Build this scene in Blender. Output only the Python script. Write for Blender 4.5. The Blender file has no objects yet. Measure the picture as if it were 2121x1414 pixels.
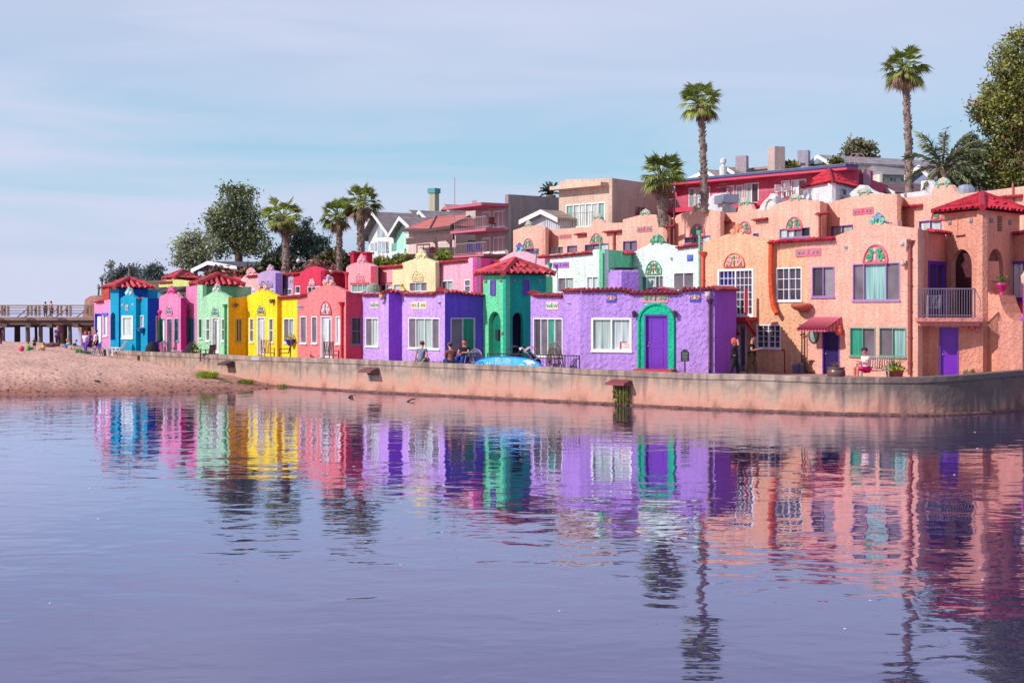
import bpy, math, random
from mathutils import Vector, Matrix
from mathutils.geometry import tessellate_polygon
random.seed(7)
F=2946.0; CX=1060.5; HY=640.0; H=4.1; PZ=1.15
scene=bpy.context.scene; col=scene.collection
rad=math.radians
def lin(c):
    return c/12.92 if c<=.04045 else ((c+.055)/1.055)**2.4
def C(h,k=1.0):
    h=h.lstrip('#'); return tuple(min(.92,lin(int(h[i:i+2],16)/255)*k) for i in (0,2,4))+(1,)
def lerp(a,b,t): return a+(b-a)*t
def interp(tab,x):
    if x<=tab[0][0]: return tab[0][1]
    for (a,b),(c,d) in zip(tab,tab[1:]):
        if x<=c: return b+(d-b)*(x-a)/(c-a)
    return tab[-1][1]
def P(px,py,D): return Vector(((px-CX)/F*D, D, H+(HY-py)/F*D))
def XY(px,D): return Vector(((px-CX)/F*D, D))
def ZY(py,D): return H+(HY-py)/F*D
# ---------------------------------------------------------------- materials
MATS={}
def newmat(name):
    m=bpy.data.materials.new(name); m.use_nodes=True
    nt=m.node_tree; b=nt.nodes['Principled BSDF']; return m,nt,b
def N(nt,t,**k):
    n=nt.nodes.new(t)
    for a,v in k.items():
        if a in n.inputs.keys() if hasattr(n.inputs,'keys') else False: n.inputs[a].default_value=v
        else: setattr(n,a,v)
    return n
def vary(nt,coord,color,scale,amt,detail=4,sat=0):
    """noise-driven darkening / lightening of a base colour"""
    no=N(nt,'ShaderNodeTexNoise'); no.inputs['Scale'].default_value=scale; no.inputs['Detail'].default_value=detail
    nt.links.new(coord,no.inputs['Vector'])
    r=N(nt,'ShaderNodeMapRange'); r.inputs['From Min'].default_value=.3; r.inputs['From Max'].default_value=.7
    r.inputs['To Min'].default_value=1-amt; r.inputs['To Max'].default_value=1+amt*.6
    nt.links.new(no.outputs['Fac'],r.inputs['Value'])
    mx=N(nt,'ShaderNodeMix',data_type='RGBA',blend_type='MULTIPLY'); mx.inputs['Factor'].default_value=1
    if isinstance(color,tuple): mx.inputs['A'].default_value=color
    else: nt.links.new(color,mx.inputs['A'])
    nt.links.new(r.outputs['Result'],mx.inputs['B'])
    return mx.outputs['Result']
def bump(nt,b,coord,scale,dist,detail=3,distort=0,voro=None,strength=1):
    no=N(nt,'ShaderNodeTexNoise'); no.inputs['Scale'].default_value=scale; no.inputs['Detail'].default_value=detail
    no.inputs['Distortion'].default_value=distort
    nt.links.new(coord,no.inputs['Vector']); h=no.outputs['Fac']
    if voro:
        nw=N(nt,'ShaderNodeTexNoise'); nw.inputs['Scale'].default_value=voro*.8; nt.links.new(coord,nw.inputs['Vector'])
        ad=N(nt,'ShaderNodeMix',data_type='RGBA'); ad.inputs['Factor'].default_value=.12
        nt.links.new(coord,ad.inputs['A']); nt.links.new(nw.outputs['Color'],ad.inputs['B'])
        vo=N(nt,'ShaderNodeTexVoronoi',feature='F1'); vo.inputs['Scale'].default_value=voro
        nt.links.new(ad.outputs['Result'],vo.inputs['Vector'])
        st=N(nt,'ShaderNodeMapRange',interpolation_type='SMOOTHSTEP'); st.inputs['From Min'].default_value=.36; st.inputs['From Max'].default_value=.52
        nt.links.new(vo.outputs['Distance'],st.inputs['Value'])
        mr=N(nt,'ShaderNodeMath',operation='MULTIPLY_ADD'); mr.inputs[1].default_value=-.42
        nt.links.new(st.outputs[0],mr.inputs[0]); nt.links.new(h,mr.inputs[2]); h=mr.outputs[0]
    bp=N(nt,'ShaderNodeBump'); bp.inputs['Distance'].default_value=dist; bp.inputs['Strength'].default_value=strength
    nt.links.new(h,bp.inputs['Height']); nt.links.new(bp.outputs['Normal'],b.inputs['Normal'])
def M(hexc,kind='paint',k=.85,rough=None):
    key=(hexc,kind,k,rough)
    if key in MATS: return MATS[key]
    m,nt,b=newmat(kind+'_'+hexc.strip('#')); c=C(hexc,k)
    tc=N(nt,'ShaderNodeTexCoord'); co=tc.outputs['Object']
    b.inputs['Roughness'].default_value=.6 if rough is None else rough
    if kind in('stucco','stucco_arc'):
        s=vary(nt,co,c,.7,.12,6); s=vary(nt,co,s,7,.10)
        # faint vertical weather streaks
        mp=N(nt,'ShaderNodeMapping'); mp.inputs['Scale'].default_value=(3,3,.25); nt.links.new(co,mp.inputs['Vector'])
        s=vary(nt,mp.outputs['Vector'],s,1.9,.17,7)
        nt.links.new(s,b.inputs['Base Color']); b.inputs['Roughness'].default_value=.9
        b.inputs['Specular IOR Level'].default_value=.2
        if kind=='stucco': bump(nt,b,co,7,.038,5,1.2,voro=7.5)
        else: bump(nt,b,co,7,.045,4,1.0,voro=4.6)
    elif kind=='tile':
        s=vary(nt,co,c,3.5,.45,5)
        g=N(nt,'ShaderNodeNewGeometry'); r=N(nt,'ShaderNodeMapRange'); r.inputs['To Min'].default_value=.6; r.inputs['To Max'].default_value=1.2
        nt.links.new(g.outputs['Random Per Island'],r.inputs['Value'])
        mx=N(nt,'ShaderNodeMix',data_type='RGBA',blend_type='MULTIPLY'); mx.inputs['Factor'].default_value=1
        nt.links.new(s,mx.inputs['A']); nt.links.new(r.outputs['Result'],mx.inputs['B'])
        nt.links.new(mx.outputs['Result'],b.inputs['Base Color']); b.inputs['Roughness'].default_value=.75
        bump(nt,b,co,14,.02)
    elif kind=='glass':
        s=vary(nt,co,c,.9,.35,2); nt.links.new(s,b.inputs['Base Color']); b.inputs['Roughness'].default_value=.06
        b.inputs['IOR'].default_value=1.5
    elif kind=='curtain':      # glass with a hanging curtain seen behind it
        mp=N(nt,'ShaderNodeMapping'); mp.inputs['Scale'].default_value=(9,9,.4); nt.links.new(co,mp.inputs['Vector'])
        s=vary(nt,mp.outputs['Vector'],c,1.2,.45,2); nt.links.new(s,b.inputs['Base Color']); b.inputs['Roughness'].default_value=.15
    elif kind=='leaf':
        g=N(nt,'ShaderNodeNewGeometry')
        s=vary(nt,co,c,.35,.45,3)
        r=N(nt,'ShaderNodeMapRange'); r.inputs['To Min'].default_value=.45; r.inputs['To Max'].default_value=1.7
        nt.links.new(g.outputs['Random Per Island'],r.inputs['Value'])
        mx=N(nt,'ShaderNodeMix',data_type='RGBA',blend_type='MULTIPLY'); mx.inputs['Factor'].default_value=1
        nt.links.new(s,mx.inputs['A']); nt.links.new(r.outputs['Result'],mx.inputs['B'])
        nt.links.new(mx.outputs['Result'],b.inputs['Base Color']); b.inputs['Roughness'].default_value=.6
        tr=N(nt,'ShaderNodeBsdfTranslucent'); nt.links.new(mx.outputs['Result'],tr.inputs['Color'])
        ms=N(nt,'ShaderNodeMixShader'); ms.inputs[0].default_value=.25
        nt.links.new(b.outputs[0],ms.inputs[1]); nt.links.new(tr.outputs[0],ms.inputs[2])
        nt.links.new(ms.outputs[0],nt.nodes['Material Output'].inputs['Surface'])
    elif kind=='bark':
        mp=N(nt,'ShaderNodeMapping'); mp.inputs['Scale'].default_value=(2,2,5); nt.links.new(co,mp.inputs['Vector'])
        s=vary(nt,mp.outputs['Vector'],c,2.2,.5,5); nt.links.new(s,b.inputs['Base Color']); b.inputs['Roughness'].default_value=.95
        bump(nt,b,mp.outputs['Vector'],3,.12,4)
    elif kind=='roof':       # shingles: courses plus blotches
        s=vary(nt,co,c,1.2,.3,5)
        w=N(nt,'ShaderNodeTexWave',bands_direction='Z'); w.inputs['Scale'].default_value=1.6; w.inputs['Distortion'].default_value=1.5
        nt.links.new(co,w.inputs['Vector'])
        r=N(nt,'ShaderNodeMapRange'); r.inputs['To Min'].default_value=.75; r.inputs['To Max'].default_value=1.1; nt.links.new(w.outputs['Fac'],r.inputs['Value'])
        mx=N(nt,'ShaderNodeMix',data_type='RGBA',blend_type='MULTIPLY'); mx.inputs['Factor'].default_value=1
        nt.links.new(s,mx.inputs['A']); nt.links.new(r.outputs['Result'],mx.inputs['B'])
        nt.links.new(mx.outputs['Result'],b.inputs['Base Color']); b.inputs['Roughness'].default_value=.9
    elif kind=='boards':
        mp=N(nt,'ShaderNodeMapping'); mp.inputs['Scale'].default_value=(6,6,.1); nt.links.new(co,mp.inputs['Vector'])
        s=vary(nt,mp.outputs['Vector'],c,1.0,.18,2); nt.links.new(s,b.inputs['Base Color']); b.inputs['Roughness'].default_value=.8
        bump(nt,b,mp.outputs['Vector'],1,.05,1)
    elif kind=='wood':
        mp=N(nt,'ShaderNodeMapping'); mp.inputs['Scale'].default_value=(1,1,4); nt.links.new(co,mp.inputs['Vector'])
        s=vary(nt,mp.outputs['Vector'],c,3,.3,5); nt.links.new(s,b.inputs['Base Color']); b.inputs['Roughness'].default_value=.8
    elif kind=='metal':
        b.inputs['Base Color'].default_value=c; b.inputs['Metallic'].default_value=.5; b.inputs['Roughness'].default_value=.45
    elif kind=='plaid':
        ck=N(nt,'ShaderNodeTexChecker'); ck.inputs['Scale'].default_value=12; ck.inputs['Color1'].default_value=c; ck.inputs['Color2'].default_value=tuple(v*.35 for v in c[:3])+(1,); nt.links.new(co,ck.inputs['Vector']); nt.links.new(ck.outputs['Color'],b.inputs['Base Color'])
    elif kind=='cloth':
        s=vary(nt,co,c,12,.15,3); nt.links.new(s,b.inputs['Base Color']); b.inputs['Roughness'].default_value=.95
    else:
        s=vary(nt,co,c,4,.10,4); nt.links.new(s,b.inputs['Base Color'])
    MATS[key]=m; return m
# ---------------------------------------------------------------- mesh builder
class MB:
    def __init__(s): s.v=[]; s.f=[]; s.mi=[]; s.m=0
    def add(s,vs,fs):
        o=len(s.v); s.v+= [Vector(v) for v in vs]; s.f+=[tuple(i+o for i in f) for f in fs]; s.mi+=[s.m]*len(fs); return s
    def box(s,c,sz,rz=0,ux=None):
        """centre, size; local x axis turned by rz"""
        cs,sn=math.cos(rz),math.sin(rz); vs=[]
        for z in(-.5,.5):
            for (x,y) in((-.5,-.5),(.5,-.5),(.5,.5),(-.5,.5)):
                X,Y=x*sz[0],y*sz[1]; vs.append((c[0]+X*cs-Y*sn,c[1]+X*sn+Y*cs,c[2]+z*sz[2]))
        return s.add(vs,[(0,3,2,1),(4,5,6,7),(0,1,5,4),(1,2,6,5),(2,3,7,6),(3,0,4,7)])
    def bar(s,a,b,w,h=None):
        a=Vector(a);b=Vector(b);d=(b-a); 
        if d.length<1e-6: return s
        d.normalize(); h=h or w
        up=Vector((0,0,1)) if abs(d.z)<.95 else Vector((1,0,0))
        x=d.cross(up).normalized(); y=x.cross(d)
        vs=[p+x*i*w/2+y*j*h/2 for p in(a,b) for i,j in((-1,-1),(1,-1),(1,1),(-1,1))]
        return s.add(vs,[(0,3,2,1),(4,5,6,7),(0,1,5,4),(1,2,6,5),(2,3,7,6),(3,0,4,7)])
    def tube(s,pts,r,n=8,cap=True,squash=None):
        pts=[Vector(p) for p in pts]; m=len(pts)
        if not isinstance(r,(list,tuple)): r=[r]*m
        vs=[]; fs=[]; px=None
        for i,p in enumerate(pts):
            d=(pts[min(i+1,m-1)]-pts[max(i-1,0)]).normalized()
            if px is None:
                up=Vector((0,0,1)) if abs(d.z)<.9 else Vector((1,0,0)); x=d.cross(up).normalized()
            else: x=(px-d*px.dot(d)).normalized()
            px=x; y=d.cross(x)
            for k in range(n):
                a=2*math.pi*k/n; vs.append(p+x*math.cos(a)*r[i]+y*math.sin(a)*r[i])
        for i in range(m-1):
            for k in range(n): fs.append((i*n+k,i*n+(k+1)%n,(i+1)*n+(k+1)%n,(i+1)*n+k))
        if cap: fs+= [tuple(range(n-1,-1,-1)),tuple(range((m-1)*n,m*n))]
        return s.add(vs,fs)
    def lathe(s,c,prof,n=16,sx=1,sy=1,a0=0):
        """prof: list of (r,z)"""
        vs=[];fs=[];m=len(prof)
        for r,z in prof:
            for k in range(n):
                a=a0+2*math.pi*k/n; vs.append((c[0]+math.cos(a)*r*sx,c[1]+math.sin(a)*r*sy,c[2]+z))
        for i in range(m-1):
            for k in range(n): fs.append((i*n+k,i*n+(k+1)%n,(i+1)*n+(k+1)%n,(i+1)*n+k))
        fs+= [tuple(range(n-1,-1,-1)),tuple(range((m-1)*n,m*n))]
        return s.add(vs,fs)
    def ball(s,c,r,n=10,m=6):
        if not isinstance(r,(tuple,list)): r=(r,r,r)
        vs=[];fs=[]
        for i in range(m+1):
            t=math.pi*(i+.02)/(m+.04)
            for k in range(n):
                a=2*math.pi*k/n; vs.append((c[0]+r[0]*math.sin(t)*math.cos(a),c[1]+r[1]*math.sin(t)*math.sin(a),c[2]-r[2]*math.cos(t)))
        for i in range(m):
            for k in range(n): fs.append((i*n+k,i*n+(k+1)%n,(i+1)*n+(k+1)%n,(i+1)*n+k))
        return s.add(vs,fs)
    def prism(s,poly,vec):
        n=len(poly); poly=[Vector(p) for p in poly]; vec=Vector(vec)
        return s.add(poly+[p+vec for p in poly],[tuple(range(n)),tuple(range(2*n-1,n-1,-1))]+[(i,i+n,(i+1)%n+n,(i+1)%n) for i in range(n)])
    def halftube(s,a,b,r,up,n=5,r2=None):
        """barrel tile from a to b, arched towards up, with thickness look"""
        a=Vector(a);b=Vector(b);d=(b-a).normalized();up=Vector(up);x=d.cross(up).normalized();y=x.cross(d)
        if y.dot(up)<0: y=-y
        vs=[];fs=[]; r2=r2 or r
        for p,q in((a,r),(b,r2)):
            for k in range(n+1):
                t=math.pi*k/n; vs.append(p+x*math.cos(t)*q+y*math.sin(t)*q)
            vs.append(p+x*q*.75-y*.0); vs.append(p-x*q*.75-y*.0)
            for k in range(n+1):
                t=math.pi*k/n; vs.append(p+x*math.cos(t)*q*.75+y*math.sin(t)*q*.75)
        L=2*(n+1)+2
        for k in range(n): 
            fs.append((k,k+1,L+k+1,L+k)); j=n+3+k; fs.append((j+1,j,L+j,L+j+1))
            fs.append((k,j,j+1,k+1)); fs.append((L+k,L+k+1,L+j+1,L+j))
        return s.add(vs,fs)
    def build(s,name,mats,parent=None,smooth=False,local=False,loc=None,auto=False):
        me=bpy.data.meshes.new(name)
        off=Vector((0,0,0))
        if parent is not None and not local: off=root_of(parent)
        if parent is None and loc is not None: off=Vector(loc)
        if local: off=Vector((0,0,0))
        me.from_pydata([tuple(v-off) for v in s.v],[],s.f)
        if not isinstance(mats,(list,tuple)): mats=[mats]
        for m in mats: me.materials.append(m)
        if len(mats)>1: me.polygons.foreach_set('material_index',s.mi)
        if smooth: me.polygons.foreach_set('use_smooth',[True]*len(s.f))
        me.update()
        if auto:
            me.polygons.foreach_set('use_smooth',[True]*len(s.f)); me.set_sharp_from_angle(angle=rad(32))
        o=bpy.data.objects.new(name,me); col.objects.link(o)
        if parent is not None: o.parent=parent
        elif loc is not None: o.location=loc
        return o
def root_of(o):
    while o.parent: o=o.parent
    return Vector(o.location)
def tag(o,label=None,cat=None,group=None,kind=None):
    if label:o['label']=label
    if cat:o['category']=cat
    if group:o['group']=group
    if kind:o['kind']=kind
    return o
def thing(name,label,cat,loc=(0,0,0),rz=0,group=None):
    o=bpy.data.objects.new(name,None); o.empty_display_size=.3; col.objects.link(o); o.location=loc; o.rotation_euler=(0,0,rz)
    return tag(o,label,cat,group)
def kids(o): return [c for c in bpy.data.objects if c.parent==o]
def copy_tree(o,parent=None):
    c=o.copy(); col.objects.link(c); c.parent=parent
    for ch in [k for k in bpy.data.objects if k.parent==o]: copy_tree(ch,c)
    return c
# ---------------------------------------------------------------- vertical wall planes addressed through the view
class Plane:
    def __init__(s,p0,D0,p1,D1):
        s.p0,s.p1=p0,p1
        s.A=XY(p0,D0); s.B=XY(p1,D1); s.u=(s.B-s.A).normalized(); s.L=(s.B-s.A).length
        n=Vector((s.u.y,-s.u.x))
        if n.dot(-s.A)<0: n=-n
        s.n=n; s.rz=math.atan2(s.u.y,s.u.x)
    def sD(s,px):
        k=(px-CX)/F; # A+u*t=(k*D,D)
        t=(k*s.A.y-s.A.x)/(s.u.x-k*s.u.y); return t, s.A.y+s.u.y*t
    def uv(s,px,py):
        t,D=s.sD(px); return t, ZY(py,D)
    def pt(s,t,z,d=0):
        q=s.A+s.u*t+s.n*d; return Vector((q.x,q.y,z))
    def P(s,px,py,d=0):
        t,z=s.uv(px,py); return s.pt(t,z,d)
    def rect(s,r):
        t0=s.sD(r[0])[0]; t1=s.sD(r[2])[0]; D=s.sD((r[0]+r[2])/2)[1]
        return t0,ZY(r[3],D),t1,ZY(r[1],D)
def slab(mb,pl,top,holes=(),base=PZ-.1,th=.25,rev=.16):
    """wall slab on plane pl from p0 to p1; top: [(px,py)..]; holes: polygons in (t,z)"""
    tp=[pl.uv(x,y) for x,y in top]
    tp[0]=(0 if abs(tp[0][0])<.3 else tp[0][0],tp[0][1]); 
    outer=[(tp[0][0],base),(tp[-1][0],base)]+tp[::-1]
    polys=[outer]+[list(h) for h in holes]
    tri=tessellate_polygon([[Vector((a,b,0)) for a,b in p] for p in polys])
    flat=[q for p in polys for q in p]; n=len(flat)
    o=len(mb.v)
    vs=[pl.pt(a,b,0) for a,b in flat]+[pl.pt(a,b,-th) for a,b in flat]
    fs=[tuple(t) for t in tri]
    # orient front faces towards the normal
    nn=Vector((pl.n.x,pl.n.y,0)); ff=[]
    for t in fs:
        a,b,c=[vs[i] for i in t]
        ff.append(t if (b-a).cross(c-a).dot(nn)>0 else t[::-1])
    bk=[tuple(i+n for i in t[::-1]) for t in ff]
    sd=[];k=0
    for p in polys:
        m=len(p)
        for i in range(m): sd.append((k+i,k+(i+1)%m,k+(i+1)%m+n,k+i+n))
        k+=m
    mb.add(vs,ff+bk+sd)
def box_on(mb,pl,t0,z0,t1,z1,d0,d1):
    c=pl.pt((t0+t1)/2,(z0+z1)/2,(d0+d1)/2)
    mb.box(c,(abs(t1-t0),abs(d1-d0),abs(z1-z0)),pl.rz)
def arch_poly(t0,z0,t1,z1,n=10,spring=None):
    w=(t1-t0)/2; c=(t0+t1)/2; h=min(abs(w)*1.0,z1-z0) if spring is None else spring
    pts=[(t0,z0),(t1,z0)]
    for k in range(n+1):
        a=math.pi*k/n; pts.append((c+w*math.cos(a),z1-h+h*math.sin(a)))
    return pts
GL={'d':('#4d4550','glass'),'g':('#7b7078','glass'),'t':('#8fbab5','curtain'),'l':('#c4d2d0','curtain'),'c':('#a9b9b2','curtain'),
    'b':('#2f2a66','glass'),'k':('#241d28','glass'),'w':('#e6eef0','curtain'),'n':('#3a9a80','curtain'),'s':('#8d8790','paint'),'o':('#b59a3a','glass')}
def window(parent,pl,r,cols='gt',frame='#f2f0f2',rows=1,grid=None,fw=.055,sill=True,trim=.025,label=None,prop=None):
    """r: (px0,py0,px1,py1). cols: glass code per light. returns hole polygon"""
    t0,z0,t1,z1=pl.rect(r); fm=M(frame,'paint',.85,.45); mb=MB()
    if t1<t0: t0,t1=t1,t0
    d0,d1=-.13,trim
    box_on(mb,pl,t0,z0,t0+fw,z1,d0,d1); box_on(mb,pl,t1-fw,z0,t1,z1,d0,d1)
    box_on(mb,pl,t0+fw,z0,t1-fw,z0+fw,d0,d1-.003); box_on(mb,pl,t0+fw,z1-fw,t1-fw,z1,d0,d1-.003)
    n=len(cols); a,b=t0+fw,t1-fw; pr=prop or [1]*n; tot=sum(pr); xs=[a]
    for q in pr: xs.append(xs[-1]+(b-a)*q/tot)
    for x in xs[1:-1]: box_on(mb,pl,x-fw*.4,z0+fw,x+fw*.4,z1-fw,d0+.03,d1-.012)
    for k in range(1,rows):
        z=lerp(z0+fw,z1-fw,k/rows); box_on(mb,pl,a,z-fw*.4,b,z+fw*.4,d0+.035,d1-.02)
    if grid:
        for i in range(n):
            for k in range(1,grid[0]):
                x=lerp(xs[i],xs[i+1],k/grid[0]); box_on(mb,pl,x-.013,z0+fw,x+.013,z1-fw,-.1,-.03)
            for k in range(1,grid[1]):
                z=lerp(z0+fw,z1-fw,k/grid[1]); box_on(mb,pl,xs[i]+.01,z-.013,xs[i+1]-.01,z+.013,-.098,-.032)
    w=mb.build('window',fm,parent)
    pm=MB(); mats=[];
    for i,cde in enumerate(cols):
        mt=M(*GL[cde]); 
        if mt not in mats: mats.append(mt)
        pm.m=mats.index(mt)
        dd=-.085-.012*(i%2)
        pm.add([pl.pt(xs[i]-.01,z0+.02,dd),pl.pt(xs[i+1]+.01,z0+.02,dd),pl.pt(xs[i+1]+.01,z1-.02,dd),pl.pt(xs[i]-.01,z1-.02,dd)],[(0,1,2,3)])
    pm.build('pane',mats,w)
    if sill:
        sm=MB(); box_on(sm,pl,t0-.04,z0-.06,t1+.04,z0-.004,-.05,.07); sm.build('sill',fm,w)
    return [(t0+.004,z0+.004),(t1-.004,z0+.004),(t1-.004,z1-.004),(t0+.004,z1-.004)]
def door(parent,pl,r,colr='#5b2aa0',frame=None,glass=None,handle='#c8b890',panels=True,hside=0,cut=True):
    t0,z0,t1,z1=pl.rect(r); z0=max(z0,PZ+.02); fw=.06; fr=frame or colr; mb=MB(); rc=.13
    dm=M(colr,'paint',.85,.4)
    mb.m=0; a,b=t0+fw,t1-fw; box_on(mb,pl,a,z0,b,z1-fw,-.15,-.11)
    if panels and not glass:
        w=(b-a); hh=z1-z0
        for (q0,q1) in((.1,.42),(.5,.92)):
            x0,x1,y0,y1=a+w*.2,b-w*.2,z0+hh*q0,z0+hh*q1
            for (A,B,Cc,D) in((x0,y0,x1,y0+.03),(x0,y1-.03,x1,y1),(x0,y0+.03,x0+.03,y1-.03),(x1-.03,y0+.03,x1,y1-.03)): box_on(mb,pl,A,B,Cc,D,-.115,-.095)
    d=mb.build('door',dm,parent)
    fm=MB(); box_on(fm,pl,t0,z0,a,z1,-.16,.02); box_on(fm,pl,b,z0,t1,z1,-.16,.02); box_on(fm,pl,a,z1-fw,b,z1,-.16,.017); fm.build('frame',M(fr,'paint',.85,.5),d)
    if glass:
        gm=MB(); w=b-a; nn=len(glass); mats=[]
        for i,g in enumerate(glass):
            mt=M(*GL[g]); mats.append(mt); gm.m=i
            x0=a+w*i/nn+.07; x1=a+w*(i+1)/nn-.07; gm.add([pl.pt(x0,z0+.22,-.105),pl.pt(x1,z0+.22,-.105),pl.pt(x1,z1-.2,-.105),pl.pt(x0,z1-.2,-.105)],[(0,1,2,3)])
        gm.build('pane',mats,d)
    hm=MB(); hx=a+.09 if hside==0 else b-.09; zc=z0+(z1-z0)*.45
    hm.ball(pl.pt(hx,zc,-.06),.035,8,5); hm.tube([pl.pt(hx,zc,-.11),pl.pt(hx,zc,-.06)],.015,6); hm.ball(pl.pt(hx,zc+.14,-.1),.025,8,5)
    hm.build('handle',M(handle,'metal'),d)
    return [(t0+.004,z0-.05),(t1-.004,z0-.05),(t1-.004,z1-.004),(t0+.004,z1-.004)]
def scroll(mb,pl,cx,cz,r,side,d=.05,w=.035,turn=1.4):
    pts=[]
    for k in range(11):
        a=k/10*turn*2*math.pi; q=r*(1-.75*k/10); pts.append(pl.pt(cx+side*(math.cos(a)*q),cz+math.sin(a)*q,d))
    mb.tube(pts,[w]+[w*.9]*9+[w*.6],5)
def lunette(parent,pl,cx,top,bot,wpx,base='#ea7486',sc='#5aa884',acc='#d9c7d4',ring=None):
    tc=pl.sD(cx)[0]; w=abs(pl.sD(cx+wpx/2)[0]-pl.sD(cx-wpx/2)[0])/2; D=pl.sD(cx)[1]; z0=ZY(bot,D); h=ZY(top,D)-z0
    mb=MB(); poly=[(tc-w,z0)]+[(tc-w*math.cos(math.pi*k/14),z0+h*math.sin(math.pi*k/14)) for k in range(1,14)]+[(tc+w,z0)]
    mb.m=0; mb.prism([pl.pt(a,b,.03) for a,b in poly][::-1],Vector((-pl.n.x*.06,-pl.n.y*.06,0)))
    mb.m=1; rp=[pl.pt(a,b,.045) for a,b in poly]; mb.tube(rp+[rp[0]],w*.06,5)
    mb.m=2
    for sd in(-1,1):
        scroll(mb,pl,tc+sd*w*.48,z0+h*.3,w*.26,sd,.055,w*.075)
        scroll(mb,pl,tc+sd*w*.32,z0+h*.66,w*.18,sd,.055,w*.07)
        mb.ball(pl.pt(tc+sd*w*.25,z0+h*.42,.05),(w*.12,.04,h*.12),7,4)
    mb.m=3; mb.ball(pl.pt(tc,z0+h*.3,.05),(w*.1,.05,h*.24),8,5); mb.ball(pl.pt(tc,z0+h*.72,.05),(w*.12,.05,h*.14),8,5)
    mb.ball(pl.pt(tc-w*.7,z0+h*.14,.05),w*.09,6,4); mb.ball(pl.pt(tc+w*.7,z0+h*.14,.05),w*.09,6,4)
    return mb.build('lunette_relief',[M(base,'paint'),M(ring or base,'paint',.7),M(sc,'paint'),M(acc,'paint')],parent,smooth=False)
def plaque(parent,pl,r,base='#e58aa0',sc='#4fae8c',acc='#c65a8a',flower=True):
    t0,z0,t1,z1=pl.rect(r); mb=MB(); 
    if t1<t0:t0,t1=t1,t0
    w=t1-t0;h=z1-z0; c=(t0+t1)/2; zc=(z0+z1)/2; k=.04*h/.35
    mb.m=0; box_on(mb,pl,t0,z0,t1,z1,-.02,.03)
    mb.m=1
    if w>1.5*h: sp=((-.36,.26),(-.2,.2),(.2,.2),(.36,.26))
    else: sp=((-.24,.3),(.24,.3))
    for fx,fr in sp: scroll(mb,pl,c+fx*w,zc,h*fr,1 if fx>0 else -1,.05,h*.075)
    mb.m=2; mb.ball(pl.pt(c,zc-h*.05,.05),(h*.16,.04,h*.2),8,5); mb.ball(pl.pt(c,zc+h*.26,.05),h*.12,7,4)
    return mb.build('relief_plaque',[M(base,'paint'),M(sc,'paint'),M(acc,'paint')],parent)
def crest(parent,pl,x0,y0,x1,y1,base='#7fbf9f',acc='#8a7fc0',third=None):
    """scrolled ornament standing on a gable: pixel box"""
    t0,z0,t1,z1=pl.rect((x0,y0,x1,y1)); 
    if t1<t0:t0,t1=t1,t0
    w=(t1-t0)/2;c=(t0+t1)/2;h=z1-z0; mb=MB(); d=-.12
    mb.m=0
    prof=[(c-w*.95,z0-.03),(c-w*.9,z0+h*.16),(c-w*.62,z0+h*.3),(c-w*.5,z0+h*.62),(c-w*.28,z0+h*.86),(c,z0+h*.95),(c+w*.28,z0+h*.86),(c+w*.5,z0+h*.62),(c+w*.62,z0+h*.3),(c+w*.9,z0+h*.16),(c+w*.95,z0-.03)]
    mb.prism([pl.pt(a,b,-.04) for a,b in prof][::-1],Vector((-pl.n.x*.16,-pl.n.y*.16,0)))
    for sd in(-1,1):
        scroll(mb,pl,c+sd*w*.62,z0+h*.22,w*.3,sd,0,w*.11)
    mb.m=1
    for sd in(-1,1):
        scroll(mb,pl,c+sd*w*.32,z0+h*.62,w*.22,sd,0,w*.1); 
    mb.m=2; mb.ball(pl.pt(c,z0+h*.45,0),(w*.2,w*.16,h*.3),8,6); mb.ball(pl.pt(c,z0+h*.9,-.05),w*.2,8,5)
    return mb.build('crest_ornament',[M(base,'paint'),M(acc,'paint'),M(third or base,'paint')],parent)
def coping(parent,pl,pts,colr='#c23048',r=.095,out=.2,back=.22,drop=.12):
    """barrel tiles laid across the wall head following pts [(px,py)..]"""
    mb=MB(); q=[pl.uv(x,y) for x,y in pts]
    ln=[0]
    for a,b in zip(q,q[1:]): ln.append(ln[-1]+math.hypot(b[0]-a[0],b[1]-a[1]))
    n=max(2,int(ln[-1]/(r*2.25)))
    for i in range(n):
        s=(i+.5)/n*ln[-1]; k=max(j for j in range(len(ln)) if ln[j]<=s+1e-9); k=min(k,len(q)-2)
        f=(s-ln[k])/max(1e-6,ln[k+1]-ln[k]); t=lerp(q[k][0],q[k+1][0],f); z=lerp(q[k][1],q[k+1][1],f)
        j=random.uniform(-.015,.015)
        a=pl.pt(t,z-drop+j,out+j); b=pl.pt(t,z+.0+j,-back); mb.halftube(a,b,r,(0,0,1),4,r*.9)
    mb2=[pl.pt(a,b-drop-.02,out*.6) for a,b in q]
    for a,b in zip(q,q[1:]):
        mb.prism([pl.pt(a[0],a[1]-drop-.03,out*.55),pl.pt(b[0],b[1]-drop-.03,out*.55),pl.pt(b[0],b[1]-.02,-back),pl.pt(a[0],a[1]-.02,-back)],(0,0,.02))
    return mb.build('tile_coping',M(colr,'tile'),parent)
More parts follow.
